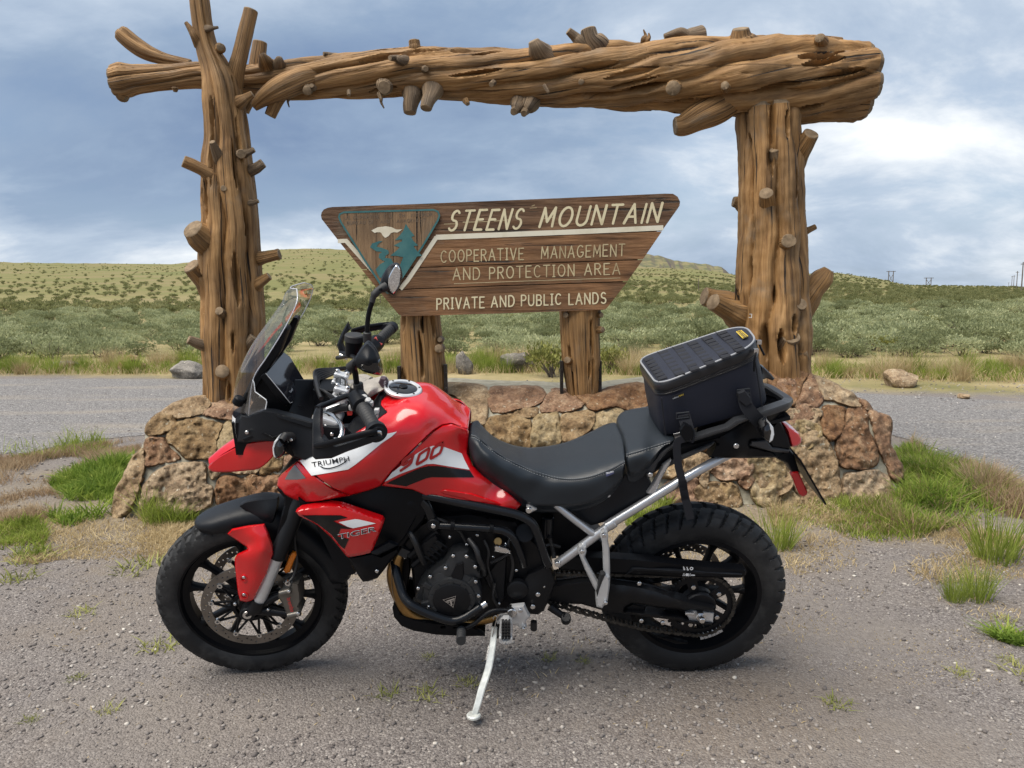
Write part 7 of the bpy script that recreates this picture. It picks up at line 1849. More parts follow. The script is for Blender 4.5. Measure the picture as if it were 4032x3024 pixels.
# ---------------- tail
slab('tail_cowl', 'F', [(850, 1235, -.14), (1000, 1190, -.135), (1160, 1150, -.13), (1320, 1070, -.12), (1430, 990, -.11), (1520, 1010, -.10), (1600, 1160, -.09), (1560, 1180, -.095), (1450, 1180, -.11), (1440, 1232, -.115), (1640, 1280, -.09), (1690, 1330, -.08), (1400, 1336, -.11), (1090, 1332, -.12), (1110, 1280, -.125), (1150, 1200, -.13), (860, 1330, -.13), (700, 1400, -.13), (560, 1500, -.14), (530, 1500, -.14), (600, 1360, -.14), (720, 1240, -.14)], -.12, .04, M_BLK, step=12, rim=6, drop=.01, ctrl=[(1250, 1200, -.14), (1350, 1280, -.135)], both=True)
bolt('cowl_bolt', 'F', 1322, 1226, -.142, .0105); bolt('cowl_bolt', 'F', 575, 1478, -.162, .0095)
slab('cowl_rail', 'F', [(530, 1470, -.155), (570, 1400, -.156), (650, 1300, -.158), (740, 1230, -.158), (790, 1205, -.158), (800, 1228, -.158), (720, 1290, -.157), (640, 1380, -.157), (610, 1450, -.157), (570, 1510, -.156), (545, 1510, -.155)], -.155, .02, M_RAIL, rim=5, drop=.007, step=8)
slab('cowl_rail', 'F', [(690, 1395, -.15), (850, 1320, -.15), (1140, 1195, -.145), (1100, 1240, -.145), (860, 1350, -.15), (720, 1420, -.15)], -.15, .02, M_RAIL, rim=4, drop=.006, step=8)
rack = slab('grab_rail', 'F', [(930, 1195, -.158), (945, 1150, -.16), (1100, 1100, -.16), (1240, 1060, -.16), (1320, 1000, -.158), (1425, 975, -.155), (1440, 1000, -.155), (1350, 1040, -.158), (1260, 1095, -.16), (1100, 1145, -.16), (960, 1190, -.158)], -.16, .022, M_RAIL, rim=6, drop=.008, step=8, both=True)
mb = MB()   # rear carrier plate: an open loop behind the bag
lo = P('F', [(1440, 985, -.135), (1600, 935, -.13), (1760, 880, -.09), (1798, 860, -.05), (1805, 830, .0)])
rail = [p for p in lo] + [np.array([p[0], -p[1], p[2]]) for p in lo[-2::-1]]
rp_ = spline(rail, 6)
V = []; F = []
for i, p in enumerate(rp_):
    d = rp_[min(i + 1, len(rp_) - 1)] - rp_[max(i - 1, 0)]; d /= np.linalg.norm(d); s = np.cross(d, (0, 0, 1)); s /= np.linalg.norm(s)
    for x, z in ((-.004, .0), (-.001, .008), (.026, .010), (.030, .004), (.028, -.010), (.0, -.014)): V.append(p - s * x + np.array([0, 0, z]))
for i in range(len(rp_) - 1):
    for j in range(6): F.append((i * 6 + j, i * 6 + (j + 1) % 6, i * 6 + 6 + (j + 1) % 6, i * 6 + 6 + j))
mb.add(V, F); mb.obj('rear_carrier', M_RAIL, bike)
mb = MB(); a = bk(*z1('F', 1560, 900), .0); box(mb, a + np.array([-.02, 0, -.02]), (.16, .17, .012), np.array(Matrix.Rotation(radians(-14), 3, 'Y'))); mb.obj('carrier_plate', M_MATTE, bike)
slab('carrier_skirt', 'F', [(1500, 950, -.12), (1650, 930, -.115), (1790, 890, -.06), (1770, 920, -.06), (1650, 1000, -.09), (1600, 1020, -.1)], -.11, .04, M_BLK, step=9, both=True)
slab('tail_side', 'F', [(1440, 1180, -.112), (1570, 1158, -.10), (1690, 1000, -.07), (1720, 1030, -.065), (1780, 1140, -.055), (1800, 1240, -.055), (1790, 1262, -.055), (1640, 1240, -.09), (1600, 1180, -.095), (1490, 1190, -.112), (1450, 1225, -.114)], -.09, .05, M_BLK, step=9, rim=5, drop=.008, both=True)
slab('tail_trim', 'F', [(1442, 1228, -.118), (1460, 1190, -.118), (1590, 1180, -.105), (1640, 1245, -.098), (1790, 1265, -.062), (1780, 1290, -.062), (1640, 1280, -.098)], -.1, .012, M_RAIL, step=8, rim=4, drop=.006)
tl = slab('tail_lamp', 'F', [(1700, 1005, -.05), (1740, 1015, -.05), (1800, 1065, -.045), (1870, 1120, -.035), (1893, 1160, -.03), (1890, 1205, -.03), (1860, 1230, -.04), (1808, 1240, -.05), (1790, 1170, -.055), (1765, 1090, -.058)], -.05, .10, M_TAIL, step=7, rim=5, drop=.010)
sig = slab('rear_indicator', 'F', [(1545, 1110, -.2), (1560, 1060, -.2), (1590, 1030, -.2), (1612, 1022, -.2), (1650, 1070, -.2), (1654, 1130, -.2), (1640, 1180, -.2), (1615, 1202, -.2), (1580, 1180, -.2), (1552, 1150, -.2)], -.2, .04, M_GLOSS, rim=7, drop=.014, step=6, ctrl=[(1590, 1110, -.212)])
slab('indicator_lens', 'F', [(1614, 1024), (1648, 1070), (1656, 1130), (1642, 1180), (1616, 1200), (1622, 1110)], -.206, .03, M_LENS, sig, rim=2, drop=.003, step=5)
mb = MB(); tube(mb, P('F', [(1575, 1080, -.19), (1555, 1020, -.15), (1545, 985, -.11)]), [.010, .014, .016], 10); mb.obj('indicator_stem', M_RUB, sig)
slab('plate_bracket', 'F', [(1660, 1330, -.05), (1790, 1260, -.05), (1820, 1290, -.045), (1870, 1440, -.04), (1880, 1460, -.04), (1815, 1470, -.045), (1770, 1380, -.05), (1700, 1350, -.055)], -.05, .10, M_BLK, step=9, rim=4, drop=.006)
slab('rear_reflector', 'T', [(185, 600, -.052), (200, 575, -.052), (245, 572, -.05), (262, 600, -.05), (326, 745, -.05), (322, 770, -.05), (290, 786, -.05), (262, 775, -.052), (245, 750, -.052)], -.05, .02, M_REFL, step=6, rim=3, drop=.003)
mb = MB()   # plate seen edge-on, carried across the tail
a, b = P('T', [(180, 372, -.0), (394, 742, -.0)]); d = (b - a); d /= np.linalg.norm(d); t = np.cross(d, (0, 1, 0))
Rm_ = np.column_stack([d, (0, 1, 0), t]); box(mb, (a + b) / 2, (np.linalg.norm(b - a), .18, .006), Rm_); mb.obj('number_plate', M_BLK, bike)
# ================================================================== tail bag strapped to the carrier
M_BAG = mat('navy black ballistic nylon', (.010, .0125, .0235), .58, bump=.22, bscale=900, rvar=.08, vscale=8, spec=.4)
M_VINYL = mat('black vinyl', (.012, .0125, .015), .30, bump=.08, bscale=500)
M_WEB = mat('black webbing', (.0085, .0095, .014), .85, bump=.25, bscale=1200)
M_PIPE = mat('pale reflective piping', (.24, .25, .27), .5)
M_YEL = mat('yellow badge', (.70, .50, .06), .4)
bag = thing('tail_bag', 'black zipped tail bag strapped on the motorcycle behind its seat', 'bag', loc=(0, BIKE_Y, 0), rot=(radians(LEAN), 0, 0))
NF, NR, FRr, FFr = P('F', [(640, 702, -.150), (1530, 338, -.128), (1390, 160, .125), (466, 466, .150)])
bNF, bNR, bFR, bFF = P('F', [(690, 1155, -.135), (1615, 890, -.115), (1560, 790, .115), (560, 990, .135)])
def ring_at(t, grow=0.0, n=12, rad=.2, rad_r=.38):
    """rounded outline between the lid (t=0) and the base (t=1)"""
    c = [np.array(a) * (1 - t) + np.array(b) * t for a, b in ((NF, bNF), (NR, bNR), (FRr, bFR), (FFr, bFF))]
    m = sum(c) / 4; c = [m + (p - m) * (1 + grow) for p in c]
    out = []
    for i in range(4):
        p0, p1, p2 = c[i - 1], c[i], c[(i + 1) % 4]
        r = rad_r if i in (1, 2) else rad
        ra = r if (i in (1, 2)) else r
        la = .30 * r if False else 1
        # along the short side use a larger share than along the long side
        e1, e2 = p0 - p1, p2 - p1
        L1, L2 = np.linalg.norm(e1), np.linalg.norm(e2); R_ = r * min(L1, L2)
        a, b = p1 + e1 / L1 * R_, p1 + e2 / L2 * R_
        for k in range(n):
            s = k / (n - 1); out.append(a * (1 - s) ** 2 + p1 * 2 * s * (1 - s) + b * s * s)
    return out
def loft(rings, name, mt, parent, cap0=True, cap1=True, sharp=50):
    mb = MB(); V = [p for r in rings for p in r]; n = len(rings[0]); F = []
    for i in range(len(rings) - 1):
        for j in range(n): F.append((i * n + j, i * n + (j + 1) % n, (i + 1) * n + (j + 1) % n, (i + 1) * n + j))
    U = None
    mb.add(V, F)
    if cap0: mb.add(rings[0] + [sum(rings[0]) / n], [(n, (j + 1) % n, j) for j in range(n)])
    if cap1: mb.add(rings[-1] + [sum(rings[-1]) / n], [(n, j, (j + 1) % n) for j in range(n)])
    return mb.obj(name, mt, parent, sharp=sharp)
def bulge(r, dz):
    return [p + np.array([0, 0, dz]) for p in r]
nl = np.cross(NR - NF, FFr - NF); nl /= np.linalg.norm(nl); nl = nl if nl[2] > 0 else -nl
lid_r = [ring_at(0.0, -.02), ring_at(.012, .004), ring_at(.05, .022), ring_at(.10, .034), ring_at(.15, .028), ring_at(.185, -.004)]
lid = loft(lid_r, 'bag_lid', M_VINYL, bag, False, False)
def lid_top():
    mb = MB(); base = ring_at(0.0, -.02); n = len(base); m = sum(base) / n; V = []; F = []; K = 7
    for i in range(K):
        s = 1 - i / K
        for p in base: V.append(m + (p - m) * s + nl * .007 * (1 - s ** 6))
    V.append(m + nl * .007)
    for i in range(K - 1):
        for j in range(n): F.append((i * n + j, i * n + (j + 1) % n, (i + 1) * n + (j + 1) % n, (i + 1) * n + j))
    for j in range(n): F.append(((K - 1) * n + j, (K - 1) * n + (j + 1) % n, K * n))
    mb.add(V, F); return mb.obj('lid_panel', M_BAG, bag)
lid_top()
mb = MB(); r = ring_at(.004, -.004); tube(mb, r + [r[0], r[1]], .0030, 8, caps=False); mb.obj('piping', M_PIPE, bag)
loft([ring_at(.185, -.012), ring_at(.20, -.018), ring_at(.215, -.012)], 'zip_tape', M_WEB, bag, False, False)
mb = MB(); r = ring_at(.20, -.008); tube(mb, r + [r[0], r[1]], .0036, 8, caps=False); mb.obj('zip_coil', M_VINYL, bag)
for t_ in (.182, .222):
    mb = MB(); r = ring_at(t_, .001); tube(mb, r + [r[0], r[1]], .0028, 8, caps=False); mb.obj('zip_welt', M_VINYL, bag)
loft([ring_at(.215, -.012), ring_at(.26, -.002), ring_at(.45, .008), ring_at(.7, .004), ring_at(.93, .0), ring_at(1.0, -.04)], 'bag_body', M_BAG, bag, False, True)
def lid_px(zx, zy, h=0.0):                # where a pixel's ray meets the lid
    px, py = z1('F', zx, zy); a, b = bk(px, py, -.3), bk(px, py, .3); d = b - a
    m0 = (NF + NR + FRr + FFr) / 4 + nl * .0065; t = ((m0 - a) @ nl) / (d @ nl)
    return a + d * t + nl * h
ROWS = [((505, 462), (660, 678)), ((632, 400), (815, 640)), ((760, 358), (945, 600)), ((885, 322), (1085, 548)), ((1010, 280), (1222, 488)), ((1138, 232), (1345, 430))]
for k, (fa, ne) in enumerate(ROWS):
    fa, ne = np.array(fa, float), np.array(ne, float); fa, ne = fa + (ne - fa) * .05, fa + (ne - fa) * .93; wv = np.array([78., -24.])
    mb = MB(); tube(mb, [lid_px(*(fa + (ne - fa) * t), .0012) for t in np.linspace(0, 1, 8)], .0014, 6); mb.obj('sewn_seam', M_WEB, bag)
    for j in range(7):
        p0, p1 = fa + (ne - fa) * (j / 7 + .015), fa + (ne - fa) * ((j + 1) / 7 - .012); V = []
        for h_, i_ in ((-.004, 0), (.0012, 3)):
            for q, sg, sw in ((p0, 1, .06), (p0, 1, 1), (p1, -1, 1), (p1, -1, .06)): V.append(lid_px(*(q + wv * sw + (ne - fa) * .002 * i_ * sg), h_))
        V += [lid_px(*((p0 + p1) / 2 + wv * sw), .0022) for sw in (.06, 1)]
        mb = MB(); mb.add(V, [(0, 1, 5, 4), (1, 2, 6, 9, 5), (2, 3, 7, 6), (3, 0, 4, 8, 7), (4, 5, 9, 8), (8, 9, 6, 7)]); mb.obj('webbing_loop', M_WEB, bag, smooth=False)
bq = [(1330, 248), (1372, 236), (1432, 288), (1388, 305)]
o = quad_prism('badge', [lid_px(*q, .0005) for q in bq], nl, .004, M_VINYL, bag, bev=.001)
mb = MB(); q = [lid_px(*p, .0052) for p in bq]; tube(mb, q + [q[0]], .0012, 6); mb.obj('badge_frame', M_YEL, o)
mb = MB()
for ln, tx in ((0, 'NELSON'), (1, 'RIGG')):
    V, F = text_tris(tx, 0, 1); A = np.array(bq[0], float); ex = np.array(bq[3], float) - A; ey = np.array(bq[1], float) - A
    mb.add([lid_px(*(A + ex * (.1 + .8 * u) + ey * (.56 - .42 * ln + .3 * v)), .0054) for u, v in V], F)
mb.obj('badge_lettering', M_YEL, o, smooth=False)
# fabric tag on the side
def side_pt(u, t, h=0.0):
    a = NF * (1 - t) + bNF * t; b = NR * (1 - t) + bNR * t; n = np.cross(NR - NF, bNF - NF); n /= np.linalg.norm(n); n = n if n[1] < 0 else -n
    return a + (b - a) * u + n * (.0025 + h)
qa = [side_pt(u, t, .006) for u, t in ((.115, .265), (.235, .262), (.235, .335), (.115, .338))]
o = quad_prism('side_tag', qa, (0, -1, 0), .0015, M_WEB, bag, bev=0)
for tx, c0_, c1_, mt in (('ultra', .04, .50, M_DECW), ('MAX', .52, .94, M_YEL)):
    V, F = text_tris(tx, .2, .95); mb = MB(); A, B, D = qa[3], qa[2], qa[0]
    mb.add([A + (B - A) * (c0_ + (c1_ - c0_) * u) + (D - A) * (.25 + .42 * v) + np.array([0, -.0028, 0]) for u, v in V], F); mb.obj('tag_lettering', mt, o, smooth=False)
# piping seams down the body corners
for u_ in (.02, .93):
    mb = MB(); tube(mb, [side_pt(u_, t, .001) for t in np.linspace(.24, .96, 10)], .002, 6); mb.obj('body_seam', M_WEB, bag)
# straps and hardware
def strap(name, w, pts, hw, mt=M_WEB, parent=None, th=.0025):
    pp = spline(P(w, pts), 5); mb = MB(); V = []; F = []
    for i, p in enumerate(pp):
        d = pp[min(i + 1, len(pp) - 1)] - pp[max(i - 1, 0)]; d /= np.linalg.norm(d)
        s = np.cross(d, (0, 1, 0)); s /= np.linalg.norm(s)
        for a, b in ((-1, 0), (1, 0), (1, 1), (-1, 1)): V.append(p + s * hw * a + np.array([0, th * b, 0]))
    for i in range(len(pp) - 1):
        for j in range(4): F.append((i * 4 + j, i * 4 + (j + 1) % 4, i * 4 + 4 + (j + 1) % 4, i * 4 + 4 + j))
    F += [(0, 1, 2, 3), tuple(len(pp) * 4 - 4 + k for k in (3, 2, 1, 0))]
    mb.add(V, F); return mb.obj(name, mt, parent or bag)
strap('strap', 'F', [(870, 960, -.150), (885, 1020, -.162), (905, 1090, -.170), (915, 1150, -.172), (900, 1190, -.172)], .0185)
strap('strap', 'F', [(905, 1085, -.175), (880, 1160, -.178), (820, 1190, -.178), (808, 1260, -.178), (825, 1420, -.178), (860, 1560, -.178), (880, 1700, -.178)], .0115)
strap('strap', 'E', [(1078, -10, -.178), (1095, 100, -.178), (1120, 200, -.178), (1140, 290, -.178), (1150, 320, -.178)], .0125)
strap('strap', 'F', [(1395, 760, -.135), (1400, 830, -.148), (1425, 900, -.155), (1490, 980, -.155), (1540, 1040, -.14), (1560, 1090, -.13)], .0195)
for (x, y, yo) in ((858, 968, -.158), (1385, 765, -.142)):
    mb = MB(); c = bk(*z1('F', x, y), yo); pts = [c + np.array([a, 0, b]) for a, b in ((-.019, .008), (.018, .012), (.019, -.004), (-.018, -.009), (-.019, .008), (.018, .012))]
    tube(mb, pts, .0026, 8); mb.obj('strap_ring', M_COVER, bag)
slab('strap_buckle', 'F', [(835, 1090), (875, 1030), (935, 1060), (955, 1100), (945, 1180), (880, 1200), (845, 1150)], -.180, .012, M_BLK, bag, rim=4, drop=.005, step=7)
slab('strap_buckle', 'F', [(1340, 770), (1400, 745), (1445, 800), (1460, 860), (1410, 890), (1350, 840)], -.160, .012, M_WEB, bag, rim=4, drop=.005, step=7)
# zip pulls and rear handle
for pts in ([(1500, 395, -.115), (1490, 440, -.128), (1482, 500, -.132), (1480, 580, -.132)], [(1520, 330, -.06), (1545, 390, -.07), (1570, 440, -.075)]):
    mb = MB(); tube(mb, spline(P('F', pts), 4), .0032, 8); mb.obj('zip_pull', M_BLK, bag)
for (x, y, yo) in ((1495, 400, -.118), (1522, 325, -.06)):
    mb = MB(); box(mb, bk(*z1('F', x, y), yo), (.014, .012, .012)); mb.obj('zip_slider', M_STEEL, bag, smooth=False)
slab('rear_handle', 'F', [(1540, 530, -.02), (1570, 545, -.02), (1625, 600, -.01), (1660, 645, -.0), (1640, 660, -.0), (1590, 640, -.02), (1550, 655, -.04), (1535, 690, -.05), (1530, 650, -.05), (1545, 600, -.03)], -.02, .025, M_VINYL, bag, rim=4, drop=.005, step=7)
# fold-over gloves left behind the bar clamps
M_GLOVE = mat('pale grey glove leather', (.30, .275, .245), .75, bump=.3, bscale=120, var=.12, vscale=25)
gl = thing('glove', 'pale grey riding glove tucked between the handlebar clamps and the red tank', 'glove', loc=(0, BIKE_Y, 0), rot=(radians(LEAN), 0, 0))
mb = MB(); q = [(1720, 1160, .02), (1780, 1105, .05), (1850, 1085, .08), (1935, 1095, .08), (2010, 1075, .06), (2050, 1110, .04), (2045, 1160, .01), (2000, 1195, -.02), (1940, 1225, -.04), (1880, 1255, -.05), (1840, 1230, -.05), (1790, 1190, -.02)]
fld = TPS(zp('A', q + [(1880, 1150, -.01), (1960, 1140, -.005), (1900, 1200, -.05), (1830, 1160, -.01)]))
panel(mb, smooth_poly([p[:2] for p in zp('A', q)], 3), lambda x, y: fld(x, y) + .008 * sin(x * .11 + y * .05), .02, 6, 4, .01); mb.obj('glove_cuff', M_GLOVE, gl)
for k, pts in enumerate(([(1850, 1130, .06), (1800, 1110, .07), (1760, 1120, .06)], [(1900, 1105, .085), (1840, 1082, .10), (1780, 1090, .10)], [(1850, 1180, .03), (1790, 1160, .04), (1740, 1165, .03)], [(1870, 1215, -.02), (1820, 1205, -.01), (1780, 1210, -.015)])):
    mb = MB(); tube(mb, spline(P('A', pts), 4), [.014] * 7 + [.012, .006], 12); mb.obj('glove_finger', M_GLOVE, gl)
o = slab('glove_tab', 'A', [(1968, 1120), (1985, 1080), (2030, 1085), (2050, 1130), (2045, 1165), (2000, 1168)], -.012, .02, mat('plum tab', (.055, .035, .045), .6), gl, rim=4, drop=.006, step=6)
decal_text('tab_lettering', 'ASF', 'A', (2014, 1160), (2018, 1100), (2030, 1162), const(-.013), M_DECW, o)
# ================================================================== vegetation, boulders, poles, loose stones
def fast_mesh(name, V, F, mt, smooth=True, uv=None):
    """numpy triangles -> mesh"""
    m = bpy.data.meshes.new(name); V = np.asarray(V, np.float32); F = np.asarray(F, np.int32)
    m.vertices.add(len(V)); m.vertices.foreach_set('co', V.ravel())
    m.loops.add(F.size); m.loops.foreach_set('vertex_index', F.ravel())
    m.polygons.add(len(F)); k = F.shape[1]; m.polygons.foreach_set('loop_start', np.arange(len(F), dtype=np.int32) * k)
    m.update(); m.validate()
    if smooth: m.polygons.foreach_set('use_smooth', [True] * len(m.polygons))
    return m

def leaf_mat(name, dark, light, rand=.35, trans=.25, hue=0.0, nscale=3.0, c3=None):
    m = bpy.data.materials.new(name); m.use_nodes = True
    nt = m.node_tree; N = nt.nodes; L = nt.links; b = N['Principled BSDF']; b.inputs['Roughness'].default_value = .75; b.inputs['Specular IOR Level'].default_value = .25
    oi = N.new('ShaderNodeObjectInfo'); ge = N.new('ShaderNodeNewGeometry'); tc = N.new('ShaderNodeTexCoord')
    n = N.new('ShaderNodeTexNoise'); n.inputs['Scale'].default_value = nscale; n.inputs['Detail'].default_value = 4; L.new(ge.outputs['Position'], n.inputs[0])
    ad = N.new('ShaderNodeMath'); ad.operation = 'ADD'; L.new(n.outputs['Fac'], ad.inputs[0])
    mu = N.new('ShaderNodeMath'); mu.operation = 'MULTIPLY_ADD'; mu.inputs[1].default_value = rand; mu.inputs[2].default_value = -rand / 2; L.new(oi.outputs['Random'], mu.inputs[0]); L.new(mu.outputs[0], ad.inputs[1])
    isl = N.new('ShaderNodeMath'); isl.operation = 'MULTIPLY_ADD'; isl.inputs[1].default_value = .30; isl.inputs[2].default_value = -.15; L.new(ge.outputs['Random Per Island'], isl.inputs[0])
    ad2 = N.new('ShaderNodeMath'); ad2.operation = 'ADD'; L.new(ad.outputs[0], ad2.inputs[0]); L.new(isl.outputs[0], ad2.inputs[1])
    r = N.new('ShaderNodeValToRGB'); L.new(ad2.outputs[0], r.inputs[0])
    for i, (p, c) in enumerate([(.30, dark), (.62, light)] + ([(.80, c3)] if c3 else [])):
        e = r.color_ramp.elements[i] if i < 2 else r.color_ramp.elements.new(p); e.position = p; e.color = (*c, 1)
    L.new(r.outputs[0], b.inputs['Base Color'])
    tl = N.new('ShaderNodeBsdfTranslucent'); L.new(r.outputs[0], tl.inputs[0])
    mx = N.new('ShaderNodeMixShader'); mx.inputs[0].default_value = trans
    L.new(b.outputs[0], mx.inputs[1]); L.new(tl.outputs[0], mx.inputs[2]); L.new(mx.outputs[0], N['Material Output'].inputs[0])
    return m
M_SAGE = leaf_mat('sagebrush leaf', (.185, .205, .098), (.33, .36, .195), .55, .45, nscale=1.6, c3=(.45, .47, .275))
M_SAGE2 = leaf_mat('yellow green brush leaf', (.13, .14, .035), (.27, .27, .075), .3, .25)
M_STEM = mat('grey brush stems', (.11, .09, .072), .9, var=.3, vscale=12)
M_GRN = leaf_mat('fresh grass', (.15, .20, .030), (.31, .37, .070), .3, .45, nscale=7, c3=(.46, .46, .16))
M_DRY = leaf_mat('dry straw', (.36, .27, .14), (.56, .45, .26), .3, .4, nscale=3.0, c3=(.66, .56, .37))
M_DRYP = leaf_mat('pinkish dry brome', (.221, .135, .078), (.344, .246, .148), .3, .35, nscale=2.0, c3=(.410, .320, .205))
M_WEED = leaf_mat('pale weed', (.20, .22, .055), (.36, .36, .12), .3, .3)
M_DEEP = leaf_mat('deep green herb', (.08, .145, .018), (.205, .29, .045), .3, .4, nscale=8, c3=(.35, .40, .09))

def blades(rs, pts, h, w, lean=.5, curve=.35, hv=.35):
    """grass blades: three-segment tapered strips rooted at pts"""
    n = len(pts); pts = np.asarray(pts, float)
    a = rs.uniform(0, 2 * pi, n); d = np.stack([np.cos(a), np.sin(a), np.zeros(n)], 1)
    s = np.stack([-np.sin(a), np.cos(a), np.zeros(n)], 1)
    # turn blade faces about
    b = rs.uniform(0, pi, n); s = np.stack([np.cos(b), np.sin(b), np.zeros(n)], 1)
    H = (np.asarray(h) if hasattr(h, '__len__') else np.full(n, h)) * rs.uniform(1 - hv, 1 + hv, n)
    ln = rs.uniform(0.1, 1, n) * lean
    V = []
    for t, wf in ((0, 1.), (.5, .85), (1., .08)):
        off = d * (H * ln * (t + curve * t * t))[:, None] + np.array([0, 0, 1.]) * (H * t * (1 - .35 * ln * t))[:, None]
        for sg in (-1, 1): V.append(pts + off + s * (sg * wf * w / 2))
    V = np.stack(V, 1).reshape(-1, 3); base = np.arange(n)[:, None] * 6
    F = np.concatenate([base + np.array(q)[None] for q in ((0, 1, 3, 2), (2, 3, 5, 4))], 0)
    return V, F

RS = np.random.RandomState(11)
# ---------------- sagebrush
def bush_mesh(name, seed, n=520, leaf=.038, squash=.72):
    rs = np.random.RandomState(seed)
    nb = 9
    cen = np.stack([rs.uniform(-.30, .30, nb), rs.uniform(-.30, .30, nb), rs.uniform(.14, .56, nb)], 1); rad = rs.uniform(.18, .29, nb)
    k = rs.randint(0, nb, n); v = rs.normal(size=(n, 3)); v /= np.linalg.norm(v, axis=1)[:, None]; v[:, 2] = np.abs(v[:, 2]) * .9 - .15
    c = cen[k] + v * (rad[k] * rs.uniform(.72, 1.12, n))[:, None]; c[:, 2] = np.maximum(c[:, 2] * squash, .04)
    # each spray: a pair of narrow crossed leaves pointing up and out
    d = v * .8 + np.array([0, 0, .9]) + rs.normal(size=(n, 3)) * .35; d /= np.linalg.norm(d, axis=1)[:, None]
    s = np.cross(d, rs.normal(size=(n, 3))); s /= np.linalg.norm(s, axis=1)[:, None]
    L_ = leaf * rs.uniform(.8, 2.0, n); Wd = leaf * rs.uniform(.45, .9, n)
    V = np.stack([c - s * Wd[:, None] * .5, c + d * L_[:, None] * .55 - s * Wd[:, None] * .6, c + d * L_[:, None] * 1.3, c + d * L_[:, None] * .55 + s * Wd[:, None] * .6, c + s * Wd[:, None] * .5], 1)
    nrm = np.cross(d, s)
    V[:, 1] += nrm * (Wd * .25)[:, None]; V[:, 3] += nrm * (Wd * .25)[:, None]
    V = V.reshape(-1, 3); b = np.arange(n)[:, None] * 5
    T = np.concatenate([b + np.array(q)[None] for q in ((0, 1, 4), (1, 3, 4), (1, 2, 3))], 0)
    nl_ = len(T)
    # woody stems
    SV = []; SF = []; o = len(V)
    for i in range(16):
        e = cen[i % nb] * np.array([1, 1, squash]) + rs.normal(size=3) * .05; e[2] = max(e[2], .1)
        p0 = np.array([rs.uniform(-.05, .05), rs.uniform(-.05, .05), -.02]); m1 = (p0 + e) / 2 + rs.normal(size=3) * .04
        for a_, b_, r0, r1 in ((p0, m1, .014, .010), (m1, e, .010, .004)):
            q = len(SV) + o
            for pp, rr in ((a_, r0), (b_, r1)):
                for ang in (0, 2.1, 4.2): SV.append(pp + rr * np.array([cos(ang), sin(ang), 0]))
            for j in range(3): SF += [(q + j, q + (j + 1) % 3, q + 3 + (j + 1) % 3), (q + j, q + 3 + (j + 1) % 3, q + 3 + j)]
    V = np.concatenate([V, np.array(SV)], 0); T = np.concatenate([T, np.array(SF)], 0)
    m = fast_mesh(name, V, T, None, False)
    mi = np.zeros(len(m.polygons), np.int32); mi[nl_:] = 1; m.polygons.foreach_set('material_index', mi)
    return m
BUSH = [bush_mesh('sagebrush', 100 + i, 900, .031, (.72, .62, .8, .68)[i % 4]) for i in range(5)]
for m in BUSH: m.materials.append(M_SAGE); m.materials.append(M_STEM)
YB = bush_mesh('rabbitbrush', 300, 620, .034, .8); YB.materials.append(M_SAGE2); YB.materials.append(M_STEM)
def edge_y(x): return 12.9 - .27 * x * (1 if x > 0 else .35)      # far edge of the road verge
def sage_points():
    pts = []; rs = np.random.RandomState(5)
    for lo, hi, sp, dens in ((12.5, 30, .88, .88), (30, 60, 1.15, .85), (60, 130, 1.6, .75), (130, 260, 2.7, .55), (260, 455, 4.6, .5)):
        lim = 1.5 if hi <= 130 else .95; xs = np.arange(-hi * lim, hi * lim, sp); ys = np.arange(lo, hi, sp)
        X, Y = np.meshgrid(xs, ys); X = (X + rs.uniform(-.5, .5, X.shape) * sp).ravel(); Y = (Y + rs.uniform(-.5, .5, Y.shape) * sp).ravel()
        for x, y in zip(X, Y):
            if abs(x) > y * lim or not (lo <= y < hi): continue
            if y < edge_y(x) + rs.uniform(1.4, 3.2): continue
            left = 1 / (1 + math.exp((x / y - .18) * 9))           # the slope to the left is sparser grassland
            p = dens * (1 - left * min(.66, max(0, (y - 40) / 110)))
            if noise.noise(Vector((x * .13, y * .13, 2))) < -.28: p *= .35
            if rs.random_sample() < p: pts.append((x, y, rs.uniform(.55, 1.2) * (1.0 if y < 26 else 1.05) * (1 - .25 * left * (y > 60)), rs.uniform(0, 6.28)))
    return pts
def zone(x, y):
    k = 2016 + FPX * x / y
    return ('left of the left post' if k < 800 else 'between the left post and the sign' if k < 1560 else 'seen beneath the sign' if k < 2300 else 'between the sign and the right post' if k < 2880 else 'right of the right post' if k < 3560 else 'near the right edge')
SP = sorted(sage_points(), key=lambda p: p[1] / p[2])
inview = [p for p in SP if abs(p[0]) < p[1] * .70]
near = set(map(id, inview[:300]))
for i, p in enumerate(inview[:300]):
    o = bpy.data.objects.new('sagebrush_shrub', BUSH[i % 5]); COL.objects.link(o)
    o.location = (p[0], p[1], tz(p[0], p[1]) - .02); o.rotation_euler = (0, 0, p[3]); s = p[2]; o.scale = (s * RNG.uniform(.95, 1.3), s * RNG.uniform(.95, 1.3), s * RNG.uniform(.8, 1.1))
    tag(o, ('front row' if p[1] < 17.5 else 'second row') + ' grey green sagebrush on the plain, ' + zone(p[0], p[1]), 'sagebrush', 'sagebrush nearest the road')
rest = [p for p in SP if id(p) not in near]
